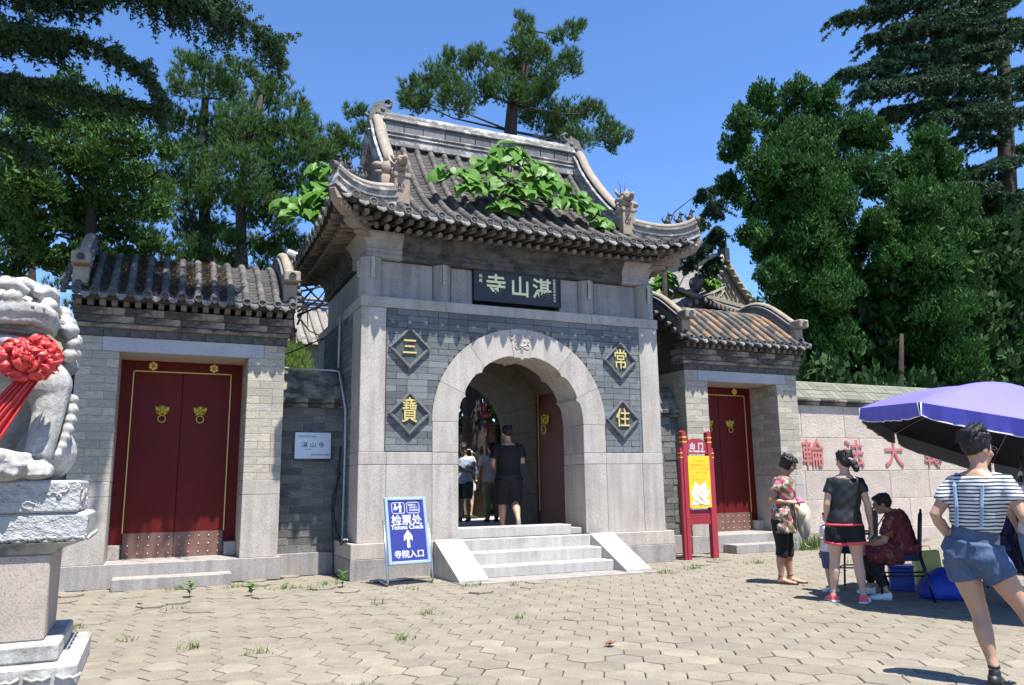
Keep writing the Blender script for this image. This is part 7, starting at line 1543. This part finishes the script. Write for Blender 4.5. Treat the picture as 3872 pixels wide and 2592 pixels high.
def bun(m):
    m.ell(P2.hp(.02, -.075, -.03), (.042, .040, .050), 12, 9); m.ell(P2.hp(.025, -.085, -.062), (.036, .034, .042), 12, 9); m.tube([P2.hp(0, -.05, .0), P2.hp(.01, -.075, -.02)], [.03, .028], 8)
P2.hair(bun, .006); m = MB(); m.tube([P2.hp(-.012, -.078, .008), P2.hp(.03, -.075, -.004)], .007, 6); m.build('hair_clip', plain('pearl_clip', (.75, .75, .72), .25), P2.t, True)
P2.shoes('sport_shoe', plain('coral_shoe', (.78, .13, .14), .5), .010, WHT)
for c in 'RL':
    J = P2.J; d = (J['to'+c]-J['an'+c]); d.z = 0; d.normalize(); sd = Vector((d.y, -d.x, 0)); m = MB()
    for q in range(3): 
        b = J['an'+c]+d*(.018+.024*q); m.tube([Vector((b.x, b.y, .068))+sd*.022, Vector((b.x, b.y, .05))+sd*.046-d*.008, Vector((b.x, b.y, .022))+sd*.053-d*.016], .0055, 5)
    m.build('shoe_stripe', WHT, P2.t)
# --- seated woman in dark red
H = 1.54
P3 = Figure('person', 'seated woman in dark red patterned dress with short black hair, leaning forward', (2.38, -4.78, 0), 128, H, dict(
    pel=(0, -.05, .53), waist=(0, -.04, .66), chest=(0, -.0, .80), up=(0, .035, .885), nb=(0, .07, .935), head=(0, .145, 1.02), hrot=(8, -18, 0),
    shR=(.15, .045, .875), shL=(-.15, .045, .875), elR=(.20, .16, .64), elL=(-.21, .14, .63), wrR=(.10, .37, .54), wrL=(-.12, .39, .535), hdR=(-.5, .8, -.1), hdL=(.5, .8, -.1), pnR=(0, -.2, -1), pnL=(0, -.2, -1),
    hpR=(.085, -.02, .51), hpL=(-.085, -.02, .51), knR=(.15, .36, .475), knL=(-.15, .34, .475), anR=(.24, .34, .075), toR=(.26, .50, .022), anL=(-.17, .16, .075), toL=(-.20, .33, .022)), skin=SK1, k=1.16)
DRES = pattern('dark_red_print', (.105, .010, .020), [(.20, (.14, .016, .026)), (.10, (.17, .075, .035)), (.08, (.045, .010, .012)), (.05, (.14, .10, .05))], 22)
def f(m):
    P3.torso(m, .026, 0, .95)
    for c in 'RL': P3.arm(m, c, .024, .80); P3.leg(m, c, .040, 0, 1.0, 1.3)
    J = P3.J; m.tube([J['pel']+Vector((0, .05, -.02)), Vector((0, .20, .50)), Vector((0, .36, .455))], [(.20, .085), (.215, .075), (.21, .07)], 18, side=(1, 0, 0)); m.tube([Vector((0, .30, .46)), Vector((0, .33, .38)), Vector((0, .33, .33))], [(.20, .06), (.19, .06), (.18, .05)], 16, side=(1, 0, 0))
P3.cloth('dress', DRES, f, fold=.006); P3.cloth('leggings', BLK, lambda m: [P3.leg(m, c, .010, .9, 1.85) for c in 'RL'])
P3.hair(None, .010, 1.06); P3.shoes('slip_on_shoe', fabric('white_canvas', (.70, .71, .72), .05), .007)
m = MB(); J = P3.J
for a in (-1, 1): m.tube([P3.hp(a*.019+.016*math.cos(q), .055, .004+.013*math.sin(q)) for q in np.linspace(0, 6.283, 15)], .0016, 4); m.tube([P3.hp(a*.036, .050, .006), P3.hp(a*.047, -.004, .006)], .0016, 4)
m.build('spectacles', SOOT, P3.t); m = MB(); m.tube([J['nb']+Vector((.05, .03, 0)), Vector((.05, .24, .72)), Vector((.06, .34, .55))], .006, 5); m.tube([J['nb']+Vector((-.05, .03, 0)), Vector((-.03, .24, .72)), Vector((.05, .34, .55))], .006, 5); m.build('bag_strap', plain('red_strap', (.20, .014, .02), .6), P3.t)
# --- child behind
H = .92
PC = Figure('person', 'small child in pale top and denim shorts standing behind woman in black', (2.12, -4.02, 0), 175, H, dict(elL=(-.16, .05, .60), wrL=(-.17, .18, .62), hrot=(0, -10, 0)), skin=SK2, k=1.16)
PC.cloth('top', fabric('pale_top', (.60, .58, .60)), lambda m: [PC.torso(m, .016, 0, .95)]+[PC.arm(m, c, .012, .7) for c in 'RL'], .008); PC.cloth('shorts', DENIM, lambda m: [PC.torso(m, .02, 0, .2)]+[PC.leg(m, c, .018, 0, .95, 1.2) for c in 'RL'], .008); PC.hair(); PC.shoes('shoe', fabric('white_shoe', (.7, .7, .72)), .006)
# --- striped woman walking, right foreground
H = 1.60
P4 = Figure('person', 'short-haired woman in striped t-shirt and denim dungaree shorts walking away', (-.29, -7.60, 0), 20, H, dict(
    pel=(-.0, 0, .815), waist=(.03, .0, .975), chest=(.065, .0, 1.15), up=(.085, -.01, 1.265), nb=(.095, -.01, 1.35), head=(.10, .02, 1.487), hrot=(-34, -6, 4),
    shL=(-.06, -.005, 1.275), shR=(.235, -.005, 1.285), elL=(-.175, -.10, 1.06), wrL=(-.115, .02, .875), hdL=(.30, .3, -.8), pnL=(.8, .2, .3), elR=(.33, -.06, 1.06), wrR=(.40, .10, .87), hdR=(.2, .4, -.9),
    hpL=(-.085, 0, .79), knL=(-.01, .03, .445), anL=(.062, -.05, .105), toL=(.035, .085, .022), hpR=(.082, 0, .795), knR=(.25, .06, .47), anR=(.44, -.04, .11), toR=(.49, .10, .022), side=(1, 0, 0)), skin=SK3, k=1.02)
STR = stripes('striped_jersey', (.58, .60, .62), (.022, .026, .042), .0232, .42)
P4.cloth('t_shirt', STR, lambda m: [P4.torso(m, .024, .3, .95)]+[P4.arm(m, c, .020, .62) for c in 'RL'], fold=.0035)
def f(m):
    P4.torso(m, .026, 0, .26); J = P4.J; m.tube([J['pel']+Vector((0, -.02, -.05)), J['pel']+Vector((0, -.01, .03)), mix(J['pel'], J['waist'], .5), J['waist']+Vector((0, 0, .0)), J['waist']+Vector((0, 0, .03))], [(.158, .130), (.154, .125), (.146, .115), (.138, .108), (.137, .106)], 22, side=(1, 0, 0))
    for a in (-1, 1): m.ell(J['pel']+Vector((a*.078, -.065, -.015)), (.082, .072, .09), 12, 9)
    for c in 'RL': P4.leg(m, c, .017, 0, .42, 1.25)
P4.cloth('denim_shorts', DENIM, f, .009, 4, fold=.005)
m = MB(); LD = fabric('pale_denim_strap', (.20, .29, .40), .15)
for a, b in ((-.075, -.10), (.085, .05)):
    m = MB(); m.tube([(a*.9+.03, -.138, .99), ((a+b)/2*.95+.06, -.146, 1.12), (b*1.1+.08, -.120, 1.25), (b*1.2+.09, -.048, 1.335), (b*1.25+.095, .045, 1.32)], [(.012, .004)]*5, 6, side=(1, 0, 0)); m.build('dungaree_strap', LD, P4.t)
def ex(m):
    for _ in range(60):
        x = RNG.uniform(-.034, .034); m.tube([P4.hp(x*.8, .02, .068), P4.hp(x+.004, -.02, .094+RNG.uniform(-.012, .012)), P4.hp(x*1.25, -.066, .060+RNG.uniform(-.01, .012)), P4.hp(x*1.25, -.074, .024)], [.012, .013, .011, .005], 6)
P4.hair(ex, .022, 1.0); m = MB()
for a in (-1, 1): m.tube([P4.hp(a*.019+.017*math.cos(q), .056, .004+.014*math.sin(q)) for q in np.linspace(0, 6.283, 15)], .0018, 4); m.tube([P4.hp(a*.036, .050, .006), P4.hp(a*.048, -.006, .006)], .0022, 5)
m.build('spectacles', SOOT, P4.t); m = MB(); m.tube([P4.J['wrL']+Vector((-.02, -.01, .035)), P4.J['wrL']+Vector((-.012, -.005, .012))], .034, 12); m.build('wrist_band', SOOT, P4.t, True)
P4.shoes('platform_sandal', plain('black_leather', (.010, .010, .011), .45), .008, SOOT)
for c in 'RL': m = MB(); a = P4.J['an'+c]; m.tube([a+Vector((0, 0, .012)), a+Vector((0, 0, .028))], .036, 12); m.tube([a+Vector((0, -.045, -.09)), a+Vector((0, -.035, -.03))], [.036, .034], 10); m.build('ankle_strap', plain('black_strap', (.01, .01, .011), .5), P4.t, True)
# --- person in white at the right edge
H = 1.50
P5 = Figure('person', 'person in white t-shirt and blue jeans cut off by the right edge', (2.72, -6.12, 0), 20, H, dict(elL=(-.24, .03, .98), wrL=(-.22, .16, .80)), skin=SK2)
P5.cloth('t_shirt', WHITE, lambda m: [P5.torso(m, .024, 0, .95)]+[P5.arm(m, c, .022, .62) for c in 'RL'], fold=.004); P5.cloth('jeans', fabric('faded_jeans', (.14, .20, .28)), lambda m: [P5.torso(m, .016, 0, .2)]+[P5.leg(m, c, .016) for c in 'RL']); P5.hair(); P5.shoes('shoe', SOOT, .008)
# --- people in and beyond the arch
H = 1.74
P6 = Figure('person', 'man in black t-shirt and long black shorts walking through the arch', (.16, .95, .516), 72, H, dict(head=(-.02, .02, .932*H), hrot=(24, -10, 0), elL=(-.26, .02, 1.12), wrL=(-.15, .20, 1.0), elR=(.25, .04, 1.14), wrR=(.20, .27, 1.20), anL=(-.10, .08, .08), toL=(-.11, .26, .026), knL=(-.10, .08, .48), knR=(.11, .03, .47), anR=(.13, -.26, .20), toR=(.14, -.22, .04)), female=False, skin=SK3, k=1.12, vox=.0105)
P6.cloth('t_shirt', BLK, lambda m: [P6.torso(m, .03, 0, .95), m.tube([P6.J['pel']+Vector((0, 0, -.04)), P6.J['waist'], P6.J['chest']], [(.215, .15), (.20, .145), (.205, .145)], 18, side=(1, 0, 0))]+[P6.arm(m, c, .028, .68) for c in 'RL'], fold=.004)
P6.cloth('long_shorts', BLK, lambda m: [P6.torso(m, .03, 0, .2)]+[P6.leg(m, c, .040, 0, 1.08, 1.2) for c in 'RL'], fold=.003); P6.hair(None, .018); P6.shoes('shoe', plain('grey_shoe', (.22, .23, .22), .6), .008, plain('pale_sole', (.42, .40, .36), .7))
H = 1.70
P7 = Figure('person', 'man in blue speckled t-shirt looking down at his phone beyond the arch', (1.05, 5.4, .497), -128, H, dict(head=(0, .04, .925*H), hrot=(0, -32, 0), elL=(-.24, .02, 1.08), wrL=(-.08, .24, 1.10), elR=(.24, .02, 1.08), wrR=(.06, .26, 1.12), hdL=(.6, .6, .2), hdR=(-.6, .6, .2), knL=(-.11, .08, .47), anL=(-.10, -.02, .08)), female=False, skin=SK1, k=1.08, vox=.0115)
P7.cloth('t_shirt', pattern('speckled_blue', (.40, .46, .58), [(.3, (.16, .22, .38)), (.25, (.62, .66, .72))], 60), lambda m: [P7.torso(m, .026, 0, .95)]+[P7.arm(m, c, .024, .62) for c in 'RL'], fold=.004); P7.cloth('shorts', fabric('dark_grey_shorts', (.045, .052, .05)), lambda m: [P7.torso(m, .02, 0, .2)]+[P7.leg(m, c, .026, 0, .95, 1.3) for c in 'RL']); P7.hair(None, .016); P7.shoes('shoe', SOOT, .006)
bpy.context.view_layer.update(); m = MB(); m.box(-.035, .035, -.005, .005, -.07, .07, c=.004); q = m.build('mobile_phone', SOOT); q.matrix_basis = P7.t.matrix_basis @ Matrix.Translation((-.01, .30, 1.15)) @ Matrix.Rotation(R(-50), 4, 'X'); tag(q, 'dark mobile phone in the hands of man beyond the arch', 'phone')
H = 1.62
P8 = Figure('person', 'woman in white cap, denim jacket and white shorts beyond the arch', (1.62, 6.6, .497), 20, H, dict(elL=(-.21, .06, 1.02), wrL=(-.05, .16, .92), elR=(.21, .06, 1.02), wrR=(.05, .17, .92)), skin=SK2, vox=.0115)
P8.cloth('denim_jacket', DENIM, lambda m: [P8.torso(m, .026, .2, .95)]+[P8.arm(m, c, .020, 1.0) for c in 'RL'], fold=.004); P8.cloth('white_shorts', WHITE, lambda m: [P8.torso(m, .02, 0, .26)]+[P8.leg(m, c, .024, 0, .45, 1.4) for c in 'RL']); P8.hair(lambda m: m.tube([P8.hp(0, -.05, .01), P8.hp(0, -.075, -.06), P8.hp(0, -.06, -.13)], [.03, .032, .015], 8)); P8.shoes('shoe', SOOT, .006)
m = MB(); m.ell(P8.hp(0, -.005, .035), (.083, .098, .075), 16, 10); m.tube([P8.hp(0, .05, .03), P8.hp(0, .10, .022)], [(.06, .008), (.045, .006)], 10, side=(1, 0, 0)); m.build('cap', fabric('white_cap', (.68, .72, .78), .05), P8.t, True)
H = 1.70
P9 = Figure('person', 'man in pinkish t-shirt and khaki trousers behind the man in black', (1.42, 4.7, .497), 80, H, dict(head=(0, .03, .93*H)), female=False, skin=SK1, k=1.06, vox=.0115)
P9.cloth('t_shirt', fabric('pink_shirt', (.58, .47, .48)), lambda m: [P9.torso(m, .028, 0, .95)]+[P9.arm(m, c, .024, .6) for c in 'RL'], fold=.004); P9.cloth('trousers', fabric('khaki', (.24, .20, .12)), lambda m: [P9.torso(m, .018, 0, .2)]+[P9.leg(m, c, .020) for c in 'RL'], fold=.003); P9.hair(None, .016); P9.shoes('shoe', SOOT, .008)
